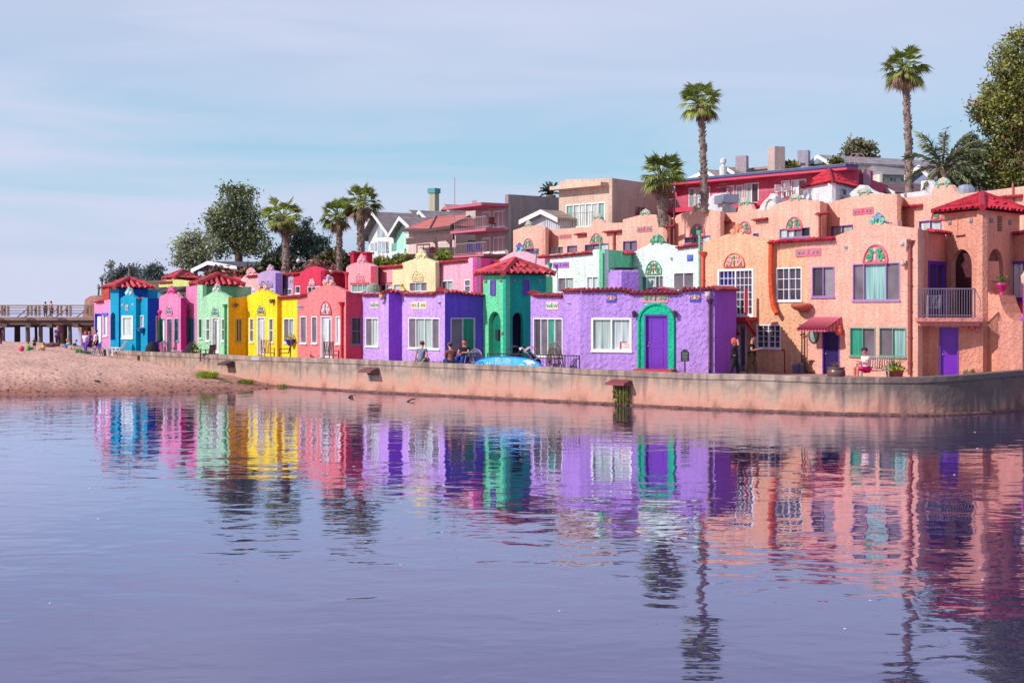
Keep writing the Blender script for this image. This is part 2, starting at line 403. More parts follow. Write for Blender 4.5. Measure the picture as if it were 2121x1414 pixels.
def hip_roof(parent,apex,corners,colr='#e04a52',r=.14,name='tile_roof',ridge=None):
    mb=MB(); apex=Vector(apex); n=len(corners)
    for i in range(n):
        a=Vector(corners[i]);b=Vector(corners[(i+1)%n]); ab=b-a; L=ab.length; u=ab/L
        t0=(apex-a).dot(u)/L; foot=a+ab*t0; up=(apex-foot); nrm=ab.cross(up).normalized()
        if nrm.z<0:nrm=-nrm
        mb.m=1; mb.add([a,b,apex],[(0,1,2)]); mb.m=0; m=max(3,int(L/(r*2.5)))  # pan under the barrels: shade of the gaps painted as darker tile
        for k in range(m):
            t=(k+.5)/m; fr=t/t0 if t<t0 else (1-t)/(1-t0); fr=max(0,min(1,fr))
            e=a+ab*t; top=e+up*fr*.97; e=e-up.normalized()*random.uniform(.03,.09)
            segs=max(1,int((top-e).length/.5)); 
            for s in range(segs):
                p=e+(top-e)*(s/segs); q=e+(top-e)*((s+1)/segs+.04/segs)
                mb.halftube(p+nrm*.05,q+nrm*.01,r*1.0,nrm,5,r*.8)
        a2=a.lerp(apex,-.03); mb.tube([a2+Vector((0,0,.06)),apex+Vector((0,0,.1))],[r*1.15,r*1.15],6)
    mb.ball(apex+Vector((0,0,.1)),(r*1.25,r*1.25,r*1.0),8,5)
    bt=[Vector(c)-Vector((0,0,.05)) for c in corners]; mb.add(bt,[tuple(range(n))])
    return mb.build(name,[M(colr,'tile'),M('#5a2026','tile')],parent)
def downpipe(parent,pl,px,py0,py1,colr='#6a3038',r=.045,funnel=True,d=.09):
    mb=MB(); a=pl.P(px,py0,d); zb=max(PZ,pl.P(px,py1,d).z); b=Vector((a.x,a.y,zb))
    mb.tube([b,a],r,8)
    if funnel: mb.lathe(a,[(r,-.05),(r*1.3,0),(r*2.6,.16),(r*2.8,.2),(r*2.2,.2)],8)
    k=zb+.5
    while k<a.z-.3: mb.tube([(a.x,a.y,k-.02),(a.x,a.y,k+.02)],r*1.35,8); k+=1.1
    return mb.build('downpipe',M(colr,'paint'),parent)
def offs(pts,d):
    """offset an open 2-D polyline inwards (away from the camera)"""
    out=[]; ns=[]
    for a,b in zip(pts,pts[1:]):
        u=(b-a).normalized(); n=Vector((u.y,-u.x)); 
        if n.dot(-a)<0: n=-n
        ns.append(n)
    for i,p in enumerate(pts):
        if i==0: m=ns[0]; out.append(p-m*d)
        elif i==len(pts)-1: out.append(p-ns[-1]*d)
        else:
            m=(ns[i-1]+ns[i]); 
            if m.length<.2: m=ns[i]
            m.normalize(); out.append(p-m*d/max(.45,m.dot(ns[i])))
    return out
def core(mb,pts,z,back=5.0,dirv=None,base=PZ-.1):
    """closed volume behind a facade polyline"""
    ip=offs(pts,.24); dv=Vector(dirv or (.08,1)).normalized()
    bk=[ip[-1]+dv*back,ip[0]+dv*back]
    poly=[Vector((p.x,p.y,base)) for p in ip+bk]
    mb.prism(poly,(0,0,z-base))
def building(name,label,segs,mat,cat='cottage',group=None,back=5.0,roofz=None,dirv=None,fix=None,base=PZ-.1):
    """segs: list of dict(pl=(p0,D0,p1,D1), top=[..], open=[fn(parent,pl)->hole])"""
    A=XY(segs[0]['pl'][0],segs[0]['pl'][1]); root=thing(name,label,cat,(A.x,A.y,base),0,group)
    mb=MB(); pts=[]; zmin=1e9; pls=[]
    for i,s in enumerate(segs):
        pl=Plane(*s['pl']); pls.append(pl); holes=[]
        for fn in s.get('open',[]):
            h=fn(root,pl)
            if h: holes.append(h)
        if s.get('mat'):  # own material; most put the side's shade into its paint
            sb=MB(); slab(sb,pl,s['top'],holes,base); sb.build('side_wall',s['mat'],root)
        else: slab(mb,pl,s['top'],holes,base)
        zmin=min(zmin,*[pl.uv(x,y)[1] for x,y in s['top']])
        if not pts or (pts[-1]-pl.A).length>.05: pts.append(pl.A)
        pts.append(pl.B)
    if back: core(mb,pts,roofz or zmin-.25,back,dirv,base)
    mb.build('wall',mat,root)
    return root,pls
def W_(r,cols='gt',**k): return lambda root,pl: window(root,pl,r,cols,**k)
def D_(r,**k): return lambda root,pl: door(root,pl,r,**k)
def arch_open(r,backc=None,depth=1.0):
    """arched opening backed by a flat panel in painted shade"""
    def fn(root,pl):
        t0,z0,t1,z1=pl.rect(r); 
        if t1<t0:t0,t1=t1,t0
        z0=max(z0,PZ-.05); poly=arch_poly(t0,z0,t1,z1)
        mb=MB(); mb.add([pl.pt(t0-.1,z0,-.245+.01),pl.pt(t1+.1,z0,-.235),pl.pt(t1+.1,z1+.1,-.235),pl.pt(t0-.1,z1+.1,-.235)],[(0,1,2,3)])
        mb.build('arch_shade_panel',M(backc or '#0a5a52','stucco'),root)  # flat panel; the shade of a deep interior is in its colour
        return poly
    return fn
# ================================================================ camera, sky, sun
cd=bpy.data.cameras.new('camera'); cam=bpy.data.objects.new('camera',cd); col.objects.link(cam)
cam.location=(0,0,H); cam.rotation_euler=(rad(90),0,0); cd.sensor_width=36; cd.lens=36*F/2121; cd.shift_y=-(707-HY)/2121; cd.shift_x=0
cd.clip_start=.5; cd.clip_end=20000; scene.camera=cam
SUN_EL=rad(35); sv=Vector((-.875,-.484,0)).normalized()
sd=bpy.data.lights.new('sun','SUN'); sd.energy=4.7; sd.angle=rad(.5); sd.color=(1,.93,.88)
sun=bpy.data.objects.new('sun',sd); col.objects.link(sun)
toward=Vector((sv.x*math.cos(SUN_EL),sv.y*math.cos(SUN_EL),math.sin(SUN_EL)))
sun.rotation_euler=toward.to_track_quat('Z','Y').to_euler(); sun.location=toward*100
w=bpy.data.worlds.new('World'); scene.world=w; w.use_nodes=True; nt=w.node_tree; bg=nt.nodes['Background']
sky=nt.nodes.new('ShaderNodeTexSky'); sky.sky_type='NISHITA'; sky.sun_disc=False; sky.sun_elevation=SUN_EL
sky.sun_rotation=math.atan2(sv.x,sv.y); sky.air_density=1.0; sky.dust_density=.6; sky.ozone_density=2.0
tc=nt.nodes.new('ShaderNodeTexCoord'); sep=nt.nodes.new('ShaderNodeSeparateXYZ'); nt.links.new(tc.outputs['Generated'],sep.inputs[0])
# thin marine haze: tint that depends on elevation, plus soft streaky cirrus
rp=nt.nodes.new('ShaderNodeValToRGB'); nt.links.new(sep.outputs['Z'],rp.inputs[0])
HZ=[(0.0,(5.3,5.9,8.4)),(.03,(5.1,6.2,8.6)),(.07,(4.0,6.9,8.7)),(.11,(4.1,6.7,8.8)),(.16,(5.2,6.6,8.9)),(.22,(6.4,6.9,9.0)),(.32,(5.4,5.8,8.3)),(1.0,(4.2,4.9,7.6))]
el=rp.color_ramp.elements
while len(el)<len(HZ): el.new(.5)
for e,(p,c) in zip(el,HZ): e.position=p; e.color=tuple(v/10 for v in c)+(1,)
sc_=nt.nodes.new('ShaderNodeVectorMath'); sc_.operation='SCALE'; sc_.inputs['Scale'].default_value=10; nt.links.new(rp.outputs['Color'],sc_.inputs[0])
mixh=nt.nodes.new('ShaderNodeMix'); mixh.data_type='RGBA'; mixh.inputs['Factor'].default_value=.82
nt.links.new(sky.outputs[0],mixh.inputs['A']); nt.links.new(sc_.outputs[0],mixh.inputs['B'])
mp=nt.nodes.new('ShaderNodeMapping'); mp.inputs['Scale'].default_value=(2.2,2.2,17); mp.inputs['Rotation'].default_value=(0,rad(9),0); nt.links.new(tc.outputs['Generated'],mp.inputs['Vector'])
cn=nt.nodes.new('ShaderNodeTexNoise'); cn.inputs['Scale'].default_value=1.3; cn.inputs['Detail'].default_value=7; cn.inputs['Roughness'].default_value=.5; cn.inputs['Distortion'].default_value=.5
nt.links.new(mp.outputs[0],cn.inputs['Vector'])
cr=nt.nodes.new('ShaderNodeMapRange'); cr.inputs['From Min'].default_value=.36; cr.inputs['From Max'].default_value=.6; cr.inputs['To Max'].default_value=.95
nt.links.new(cn.outputs['Fac'],cr.inputs['Value'])
lf=nt.nodes.new('ShaderNodeMapRange'); lf.inputs['From Min'].default_value=.38; lf.inputs['From Max'].default_value=-.25; lf.inputs['To Min'].default_value=.25; nt.links.new(sep.outputs['X'],lf.inputs['Value'])
ml=nt.nodes.new('ShaderNodeMath'); ml.operation='MULTIPLY'; nt.links.new(cr.outputs[0],ml.inputs[0]); nt.links.new(lf.outputs[0],ml.inputs[1])
hi=nt.nodes.new('ShaderNodeMapRange'); hi.inputs['From Min'].default_value=.5; hi.inputs['From Max'].default_value=.25; nt.links.new(sep.outputs['Z'],hi.inputs['Value'])
m2=nt.nodes.new('ShaderNodeMath'); m2.operation='MULTIPLY'; nt.links.new(ml.outputs[0],m2.inputs[0]); nt.links.new(hi.outputs[0],m2.inputs[1])
mc=nt.nodes.new('ShaderNodeMix'); mc.data_type='RGBA'; nt.links.new(m2.outputs[0],mc.inputs['Factor'])
nt.links.new(mixh.outputs['Result'],mc.inputs['A']); mc.inputs['B'].default_value=(6.5,6.95,8.85,1)
nt.links.new(mc.outputs['Result'],bg.inputs['Color']); bg.inputs['Strength'].default_value=.1
scene.view_settings.view_transform='Standard'; scene.view_settings.look='None'; scene.view_settings.exposure=0
# ================================================================ water
m,nt,b=newmat('water'); tc=N(nt,'ShaderNodeTexCoord')
b.inputs['Base Color'].default_value=(.036,.028,.10,1); b.inputs['Roughness'].default_value=.025; b.inputs['IOR'].default_value=1.55
def wn(scale,sx,sy,rot,det,dist):
    mp=N(nt,'ShaderNodeMapping'); mp.inputs['Scale'].default_value=(sx,sy,1); mp.inputs['Rotation'].default_value=(0,0,rad(rot)); nt.links.new(tc.outputs['Object'],mp.inputs['Vector'])
    n=N(nt,'ShaderNodeTexNoise'); n.inputs['Scale'].default_value=scale; n.inputs['Detail'].default_value=det; n.inputs['Distortion'].default_value=dist; n.inputs['Roughness'].default_value=.45
    nt.links.new(mp.outputs[0],n.inputs['Vector']); return n.outputs['Fac']
a1=wn(.8,.75,1.0,14,2.0,.6); a2=wn(2.6,.6,1.1,-12,2.0,.3)
mm=N(nt,'ShaderNodeMath',operation='MULTIPLY_ADD'); mm.inputs[1].default_value=.27
nt.links.new(a2,mm.inputs[0]); nt.links.new(a1,mm.inputs[2])
# gusts: calmer and rougher patches
a3=wn(.035,1,1.6,20,2,0); gr=N(nt,'ShaderNodeMapRange'); gr.inputs['From Min'].default_value=.35; gr.inputs['From Max'].default_value=.65; gr.inputs['To Min'].default_value=.5; gr.inputs['To Max'].default_value=1.1; nt.links.new(a3,gr.inputs['Value'])
bp=N(nt,'ShaderNodeBump'); bp.inputs['Distance'].default_value=.0235; nt.links.new(gr.outputs[0],bp.inputs['Strength'])
nt.links.new(mm.outputs[0],bp.inputs['Height']); nt.links.new(bp.outputs[0],b.inputs['Normal'])
b.inputs['Roughness'].default_value=.5; b.inputs['Specular IOR Level'].default_value=0
gl=N(nt,'ShaderNodeBsdfGlossy'); gl.inputs['Roughness'].default_value=.02; gl.inputs['Color'].default_value=(.86,.84,1,1); nt.links.new(bp.outputs[0],gl.inputs['Normal'])
lw=N(nt,'ShaderNodeLayerWeight'); nt.links.new(bp.outputs[0],lw.inputs['Normal'])
fr=N(nt,'ShaderNodeValToRGB'); nt.links.new(lw.outputs['Facing'],fr.inputs[0]); e=fr.color_ramp.elements
FR=[(0,.03),(.5,.09),(.74,.36),(.8,.47),(.86,.66),(.905,.84),(.95,.95),(1,.98)]
while len(e)<len(FR): e.new(.5)
for q,(p,v) in zip(e,FR): q.position=p; q.color=(v,v,v,1)
wx=N(nt,'ShaderNodeMixShader'); nt.links.new(fr.outputs[0],wx.inputs[0]); nt.links.new(b.outputs[0],wx.inputs[1]); nt.links.new(gl.outputs[0],wx.inputs[2]); nt.links.new(wx.outputs[0],nt.nodes['Material Output'].inputs['Surface'])
WATER=m
mb=MB(); mb.add([(-6000,-60,0),(6000,-60,0),(6000,9000,0),(-6000,9000,0)],[(0,1,2,3)])
tag(mb.build('water',WATER),kind='structure')
# ================================================================ seawall
WT=[(-700,190),(-200,150),(60,115),(100,106),(150,98),(190,92.5),(300,85.5),(460,79),(600,75),(700,71.5),(870,68),(1039,65),(1240,61.6),(1420,58.7),(1580,56.9),(1740,55.4),(1850,54.8),(1934,54.6),(1990,55.0),(2060,56.2),(2121,57.8),(2200,60.5),(2330,66),(2500,76)]
TOPY=[(60,709),(100,711),(150,716),(190,721.5),(282,727.5),(400,732),(520,737.5),(740,744.3),(870,749.5),(1000,755),(1120,759),(1202,764),(1440,773.5),(1560,775),(1720,781),(1898,781),(2000,776),(2121,766),(2330,758)]
def Wd(px): return sum(interp(WT,px+o)*w for o,w in((-90,.1),(-60,.15),(-30,.16),(0,.18),(30,.16),(60,.15),(90,.1)))
def wtop(px): return ZY(interp(TOPY,px),Wd(px))
m,nt,b=newmat('weathered_concrete'); tc=N(nt,'ShaderNodeTexCoord'); co=tc.outputs['Object']
geo=N(nt,'ShaderNodeNewGeometry'); sp=N(nt,'ShaderNodeSeparateXYZ'); nt.links.new(geo.outputs['Position'],sp.inputs[0])
cr=N(nt,'ShaderNodeValToRGB'); 
zr=N(nt,'ShaderNodeMath',operation='MULTIPLY_ADD'); zr.inputs[1].default_value=.5
n1=N(nt,'ShaderNodeTexNoise'); n1.inputs['Scale'].default_value=.6; n1.inputs['Detail'].default_value=7; n1.inputs['Roughness'].default_value=.6
mpn=N(nt,'ShaderNodeMapping'); mpn.inputs['Scale'].default_value=(1.5,1.5,.5); nt.links.new(co,mpn.inputs['Vector']); nt.links.new(mpn.outputs[0],n1.inputs['Vector'])
nt.links.new(sp.outputs['Z'],zr.inputs[0]); 
n1s=N(nt,'ShaderNodeMath',operation='MULTIPLY_ADD'); n1s.inputs[1].default_value=1.3; n1s.inputs[2].default_value=-.6; nt.links.new(n1.outputs['Fac'],n1s.inputs[0]); nt.links.new(n1s.outputs[0],zr.inputs[2])
nt.links.new(zr.outputs[0],cr.inputs[0]); e=cr.color_ramp.elements
cols_=[(.0,C('#a87866',.8)),(.06,C('#bf8a76',.82)),(.22,C('#cc9682',.84)),(.38,C('#c29c88',.82)),(.5,C('#bb9e8a',.8)),(.62,C('#a58f80',.8)),(.8,C('#bda694',.82))]
while len(e)<len(cols_): e.new(.5)
for q,(p,c) in zip(e,cols_): q.position=p; q.color=c
# dark drips under the cap and sooty patches
mpd=N(nt,'ShaderNodeMapping'); mpd.inputs['Scale'].default_value=(2.2,2.2,.3); nt.links.new(co,mpd.inputs['Vector'])
n2=N(nt,'ShaderNodeTexNoise'); n2.inputs['Scale'].default_value=1.5; n2.inputs['Detail'].default_value=6; nt.links.new(mpd.outputs[0],n2.inputs['Vector'])
dz=N(nt,'ShaderNodeMapRange'); dz.inputs['From Min'].default_value=.2; dz.inputs['From Max'].default_value=1.45; dz.inputs['To Min'].default_value=-.12; dz.inputs['To Max'].default_value=.16; nt.links.new(sp.outputs['Z'],dz.inputs['Value'])
dx=N(nt,'ShaderNodeMapRange'); dx.inputs['From Min'].default_value=11.0; dx.inputs['From Max'].default_value=17.5; dx.inputs['To Min'].default_value=0; dx.inputs['To Max'].default_value=.42; nt.links.new(sp.outputs['X'],dx.inputs['Value'])
s1=N(nt,'ShaderNodeMath',operation='ADD'); nt.links.new(n2.outputs['Fac'],s1.inputs[0]); nt.links.new(dz.outputs[0],s1.inputs[1])
s2=N(nt,'ShaderNodeMath',operation='ADD'); nt.links.new(s1.outputs[0],s2.inputs[0]); nt.links.new(dx.outputs[0],s2.inputs[1])
dr=N(nt,'ShaderNodeMapRange'); dr.inputs['From Min'].default_value=.5; dr.inputs['From Max'].default_value=.85; dr.inputs['To Max'].default_value=.75; nt.links.new(s2.outputs[0],dr.inputs['Value'])
mx=N(nt,'ShaderNodeMix',data_type='RGBA'); nt.links.new(dr.outputs[0],mx.inputs['Factor']); nt.links.new(cr.outputs[0],mx.inputs['A']); mx.inputs['B'].default_value=C('#4d4048',.8)
nt.links.new(mx.outputs['Result'],b.inputs['Base Color']); b.inputs['Roughness'].default_value=.92
bump(nt,b,co,4,.05,6)
CONC=m
px=60; pts=[]
while px<=2500: pts.append(px); px+=6
mb=MB(); vs=[];fs=[]; K=7
for px in pts:
    D=Wd(px); q=XY(px,D); a=XY(px-20,Wd(px-20)); c=XY(px+20,Wd(px+20)); u=(c-a).normalized(); n=Vector((u.y,-u.x)); 
    if n.dot(-q)<0:n=-n
    z=wtop(px); w=.42
    for (d,zz) in((.07,-.6),(.0,z-.26),(.05,z-.22),(.05,z-.02),(.03,z),(-w+.02,z),(-w,z-.02)): vs.append((q.x+n.x*d,q.y+n.y*d,zz))
for i in range(len(pts)-1):
    for k in range(K-1): fs.append((i*K+k,(i+1)*K+k,(i+1)*K+k+1,i*K+k+1))
o=len(vs)
mb.add(vs,fs)
for i in range(len(pts)): pass
sw=thing('seawall','long curving stained concrete seawall between the lagoon and the colourful row','seawall',(0,60,0))
mb.build('wall',CONC,sw,auto=True)
mb=MB(); vs=[];fs=[]; pf=[p for p in pts if p>=590]
for px in pf:
    D=Wd(px); q=XY(px,D); a=XY(px-20,Wd(px-20)); c=XY(px+20,Wd(px+20)); u=(c-a).normalized(); n=Vector((u.y,-u.x))
    if n.dot(-q)<0:n=-n
    j=random.uniform(-.015,.015)
    for (d,zz) in((.19+j,-.5),(.18+j,.035),(.14+j,.075+j*.5),(.0,.1+j)): vs.append((q.x+n.x*d,q.y+n.y*d,zz))
for i in range(len(pf)-1):
    for k in range(3): fs.append((i*4+k,(i+1)*4+k,(i+1)*4+k+1,i*4+k+1))
mb.add(vs,fs); mb.build('footing',M('#7a5650','bark'),sw,auto=True)
# drain hoods
def wallplane(px): return Plane(px-10,Wd(px-10),px+10,Wd(px+10))
for (px,py,w_,h_,cc) in((478,753,.75,.34,'#5a3438'),(773,768,.85,.36,'#7a4a48'),(1290,793,.95,.3,'#8a4048')):
    pl=wallplane(px); t,z=pl.uv(px,py); mb=MB()
    a=w_/2; 
    mb.add([pl.pt(t-a,z+h_/2,.06),pl.pt(t+a,z+h_/2,.06),pl.pt(t+a*1.05,z+h_*.05,.62),pl.pt(t-a*1.05,z+h_*.05,.62),
            pl.pt(t-a,z+h_/2-.09,.06),pl.pt(t+a,z+h_/2-.09,.06),pl.pt(t+a*1.05,z+h_*.05-.09,.62),pl.pt(t-a*1.05,z+h_*.05-.09,.62)],
            [(0,1,2,3),(7,6,5,4),(3,2,6,7),(1,5,6,2),(0,3,7,4)])
    mb.prism([pl.pt(t+a,z+h_/2-.09,.06),pl.pt(t+a*1.05,z-.05,.6),pl.pt(t+a,z-h_*.6,.06)],Vector((-pl.u.x*.07,-pl.u.y*.07,0)))
    mb.build('drain_hood',M(cc,'paint'),sw)
    dm=MB(); dm.add([pl.pt(t-a+.08,z-h_*.55,.064),pl.pt(t+a-.1,z-h_*.55,.064),pl.pt(t+a-.1,z+h_*.3,.064),pl.pt(t-a+.08,z+h_*.3,.064)],[(0,1,2,3)]); dm.build('drain_opening',M('#1a1014'),sw)
pl=wallplane(287); t,z=pl.uv(288,741); dm=MB(); box_on(dm,pl,t-.12,z-.13,t+.12,z+.13,.0,.07); dm.build('drain_opening',M('#2a201c'),sw)
pl=wallplane(530); t,z=pl.uv(530,742.5); dm=MB(); box_on(dm,pl,t-.35,z-.08,t+.35,z+.08,.03,.06); dm.build('paint_patch',M('#a9b6cc'),sw)
pl=wallplane(2076); dm=MB()
for (x0,y0,x1,y1) in((2076.5,775,2073,783),(2073,783,2080.5,783),(2078,779,2078,787)):
    dm.bar(pl.P(x0,y0,.06),pl.P(x1,y1,.06),.022)
dm.build('painted_mark',M('#6a5a9a'),sw)
# ================================================================ ground behind the wall
m,nt,b=newmat('paving'); tc=N(nt,'ShaderNodeTexCoord'); s=vary(nt,tc.outputs['Object'],C('#b58a7c',.8),.8,.2,6); nt.links.new(s,b.inputs['Base Color']); b.inputs['Roughness'].default_value=.9
bump(nt,b,tc.outputs['Object'],8,.01); PAVE=m
mb=MB(); vs=[];fs=[]
pp=list(range(190,2501,30)); R=[.3,30,60,420]
for px in pp:
    for r in R:
        D=Wd(px)+r; q=XY(px,D); vs.append((q.x,q.y,PZ-(0 if r<50 else .5)))
for i in range(len(pp)-1):
    for k in range(3): fs.append((i*4+k,(i+1)*4+k,(i+1)*4+k+1,i*4+k+1))
mb.add(vs,fs); tag(mb.build('promenade',PAVE,loc=(0,60,PZ)),kind='structure')
# hill behind
m,nt,b=newmat('hillside'); tc=N(nt,'ShaderNodeTexCoord'); s=vary(nt,tc.outputs['Object'],C('#6f6a48',.7),.12,.5,8); s=vary(nt,tc.outputs['Object'],s,1.5,.4,4); nt.links.new(s,b.inputs['Base Color']); b.inputs['Roughness'].default_value=1
bump(nt,b,tc.outputs['Object'],1.2,.4,6); HILL=m
HT=[(190,2),(230,5),(300,6),(420,6.5),(520,7.4),(700,7.4),(900,7.6),(1100,8.5),(1400,11.5),(1800,12.5),(2500,13)]
mb=MB(); vs=[];fs=[]; pp=list(range(195,2560,25)); R=[(0,.0),(.12,.35),(.28,.62),(.45,1),(.7,1.08),(1,1.15),(3,1.3)]
for px in pp:
    D0=Wd(px)+34; zt=interp(HT,px)
    for r,f in R:
        D=D0+60*r; q=XY(px,D); vs.append((q.x,q.y,.7+zt*f+random.uniform(-.15,.15)*(f>0)))
n=len(R)
for i in range(len(pp)-1):
    for k in range(n-1): fs.append((i*n+k,(i+1)*n+k,(i+1)*n+k+1,i*n+k+1))
mb.add(vs,fs); tag(mb.build('hill',HILL,smooth=True,loc=(0,150,0)),kind='structure')
# ================================================================ beach
m,nt,b=newmat('sand'); tc=N(nt,'ShaderNodeTexCoord'); co=tc.outputs['Object']; geo=N(nt,'ShaderNodeNewGeometry'); sp=N(nt,'ShaderNodeSeparateXYZ'); nt.links.new(geo.outputs['Position'],sp.inputs[0])
s=vary(nt,co,C('#e0b09c',.88),.5,.16,9); s=vary(nt,co,s,5,.28,8)
n1=N(nt,'ShaderNodeTexNoise'); n1.inputs['Scale'].default_value=.6; n1.inputs['Detail'].default_value=6; nt.links.new(co,n1.inputs['Vector'])
ad=N(nt,'ShaderNodeMath',operation='MULTIPLY_ADD'); ad.inputs[1].default_value=-.5; nt.links.new(n1.outputs['Fac'],ad.inputs[0]); nt.links.new(sp.outputs['Z'],ad.inputs[2])
mr=N(nt,'ShaderNodeMapRange'); mr.inputs['From Min'].default_value=.5; mr.inputs['From Max'].default_value=-.15; nt.links.new(ad.outputs[0],mr.inputs['Value'])
mx=N(nt,'ShaderNodeMix',data_type='RGBA'); nt.links.new(mr.outputs[0],mx.inputs['Factor']); nt.links.new(s,mx.inputs['A']); mx.inputs['B'].default_value=C('#a06a58',.78)
nt.links.new(mx.outputs['Result'],b.inputs['Base Color']); b.inputs['Roughness'].default_value=.95
bump(nt,b,co,3.2,.22,9); SAND=m
from mathutils import noise
SH=[(-600,66),(0,67.8),(150,68.1),(300,68.4),(450,70),(530,72),(600,75.2),(640,77)]
ZM=[(-600,1.75),(0,1.6),(100,1.45),(190,1.14),(282,1.0),(400,.82),(500,.52),(560,.25),(600,.05),(640,-.1)]
def sandz(px,D):
    d=D-interp(SH,px)-noise.noise(Vector((px*.02,3,0)))*.7; zm=interp(ZM,px)
    if d<0: return d*.12
    z=zm*(1-math.exp(-d/6.0)); q=XY(px,D)
    z+=.11*noise.noise(Vector((q.x*.5,q.y*.35,1)))*min(1,d/6)+.05*noise.noise(Vector((q.x*1.6,q.y*1.1,5)))*min(1,d/5)
    e=D-112
    if e>0: z-=e*.12
    return z
mb=MB(); vs=[];fs=[]; pp=[-700+ i*10 for i in range(135)]; DD=[60+.9*j for j in range(32)]+[89+1.5*j for j in range(36)]
for px in pp:
    for D in DD:
        q=XY(px,D); z=sandz(px,D)
        if px>180 and D>Wd(px)+.2: z=min(z,.6)
        vs.append((q.x,q.y,z))
n=len(DD)
for i in range(len(pp)-1):
    for k in range(n-1): fs.append((i*n+k,(i+1)*n+k,(i+1)*n+k+1,i*n+k+1))
mb.add(vs,fs); tag(mb.build('beach',SAND,smooth=True,loc=(-20,80,0)),kind='structure')
# ================================================================ pier and far cliff
pr=thing('pier','wooden pier on timber piles running out behind the beach','pier',(XY(0,112).x,112,0))
wd=M('#94786c','wood',.85); wd2=M('#6a5650','wood',.85)
mb=MB(); D=112; x0=XY(-260,D).x; x1=XY(196,D).x; zd=ZY(655,D)
mb.box(((x0+x1)/2,D+2.6,zd-.2),(x1-x0,5.6,.22)); mb.build('deck',M('#a08274','wood',.85),pr)
mb=MB(); mb.box(((x0+x1)/2,D+.1,zd-.5),(x1-x0,.3,.36)); mb.box(((x0+x1)/2,D+5,zd-.5),(x1-x0,.3,.36)); mb.build('girder',wd2,pr)
for (yy,nm) in((D-.15,0),(D+5.3,1)):
    mb=MB(); zt=ZY(632.5,D)
    mb.box(((x0+x1)/2,yy,zt),(x1-x0,.16,.08))
    for k in(.3,.56,.8): mb.box(((x0+x1)/2,yy+.03,lerp(zd-.05,zt,k)),(x1-x0,.05,.06))
    x=x0+.5; 
    while x<x1:
        mb.box((x,yy,(zd+zt)/2),(.14,.14,zt-zd)); mb.box((x+.28,yy,(zd+zt)/2),(.14,.14,zt-zd)); mb.bar((x-.1,yy-.1,zd-.2),(x-1.0 if nm==0 else x,yy-.35,zd-.1),.1); mb.bar((x-.9,yy-.2,zd-.15),(x,yy-.1,zd+.6),.09); x+=2.45
    mb.build('railing',wd,pr)
for i,(px,w_) in enumerate(((8,.28),(36,.5),(59,.36),(76,.24),(84.5,.34),(108,.34),(126,.55),(135.5,.32),(147,.3),(-25,.4),(-60,.3),(-110,.4),(174,.5),(185,.3))):
    dd=D+ (0.4 if i%2==0 else 4.6); x=XY(px,dd).x; mb=MB(); mb.tube([(x,dd,-.5),(x+random.uniform(-.1,.1),dd,zd-.35)],[w_*.55,w_*.48],8); mb.build('pile',wd2,pr)
mb=MB()
for px in(-110,-25,36,84,127,180): 
    x=XY(px,D+2.6).x; mb.box((x,D+2.6,zd-.72),(.4,6,.3))
mb.build('crossbeam',wd2,pr)
m,nt,b=newmat('cliff_rock'); tc=N(nt,'ShaderNodeTexCoord'); s=vary(nt,tc.outputs['Object'],C('#b07a70',.75),.12,.5,8); nt.links.new(s,b.inputs['Base Color']); b.inputs['Roughness'].default_value=1; bump(nt,b,tc.outputs['Object'],.6,.8,6)
mb=MB(); vs=[];fs=[]; D=300
prof=[(140,686,686),(160,683,682),(172,676,650),(176,668,617),(186,668,610),(200,668,608),(225,668,606),(300,668,600),(380,668,596),(480,668,592)]
for (px,yb,yt) in prof:
    z=ZY(yt,D); a=XY(px,D-6); c=XY(px,D); vs+=[(a.x,a.y,-1),(a.x+.0,a.y+2,z*.45),(c.x,c.y,z*.95),(c.x,c.y+14,z),(c.x,c.y+120,z+2)]
for i in range(len(prof)-1):
    for k in range(4): fs.append((i*5+k,(i+1)*5+k,(i+1)*5+k+1,i*5+k+1))
mb.add(vs,fs); tag(mb.build('cliff',m,loc=(-85,300,0)),kind='structure')
# ================================================================ front row of cottages
GF='stuccoed seaside cottages in the front row'
TR='#c4303f'
def S(h,arc=False,k=.82): return M(h,'stucco_arc' if arc else 'stucco',k)
# --- leftmost pink
r,p=building('seaside_cottage','pale pink cottage with a bright blue door, leftmost in the front row',[
 dict(pl=(195,96.5,228.5,94.8),top=[(195,623),(198,622),(214,622),(228.5,620)],open=[D_((196.5,649,210.5,717),colr='#2a3fc8',frame='#3b52d8',glass='w'),W_((214,649,223,696),'w',frame='#dfe0f2',fw=.07)])],
 S('#f29ac8'),'cottage',GF)
coping(r,p[0],[(199,623),(216,622)],TR)
mb=MB(); box_on(mb,p[0],p[0].sD(213)[0],ZY(653,95.5),p[0].sD(224)[0],ZY(648,95.5),0,.08); mb.build('lintel',M('#4a68e0'),r)
mb=MB(); q=XY(220.5,98); mb.box((q.x,q.y,ZY(625,98)),(.45,.45,2.2)); c=mb.build('chimney',S('#ee6a5a'),r)
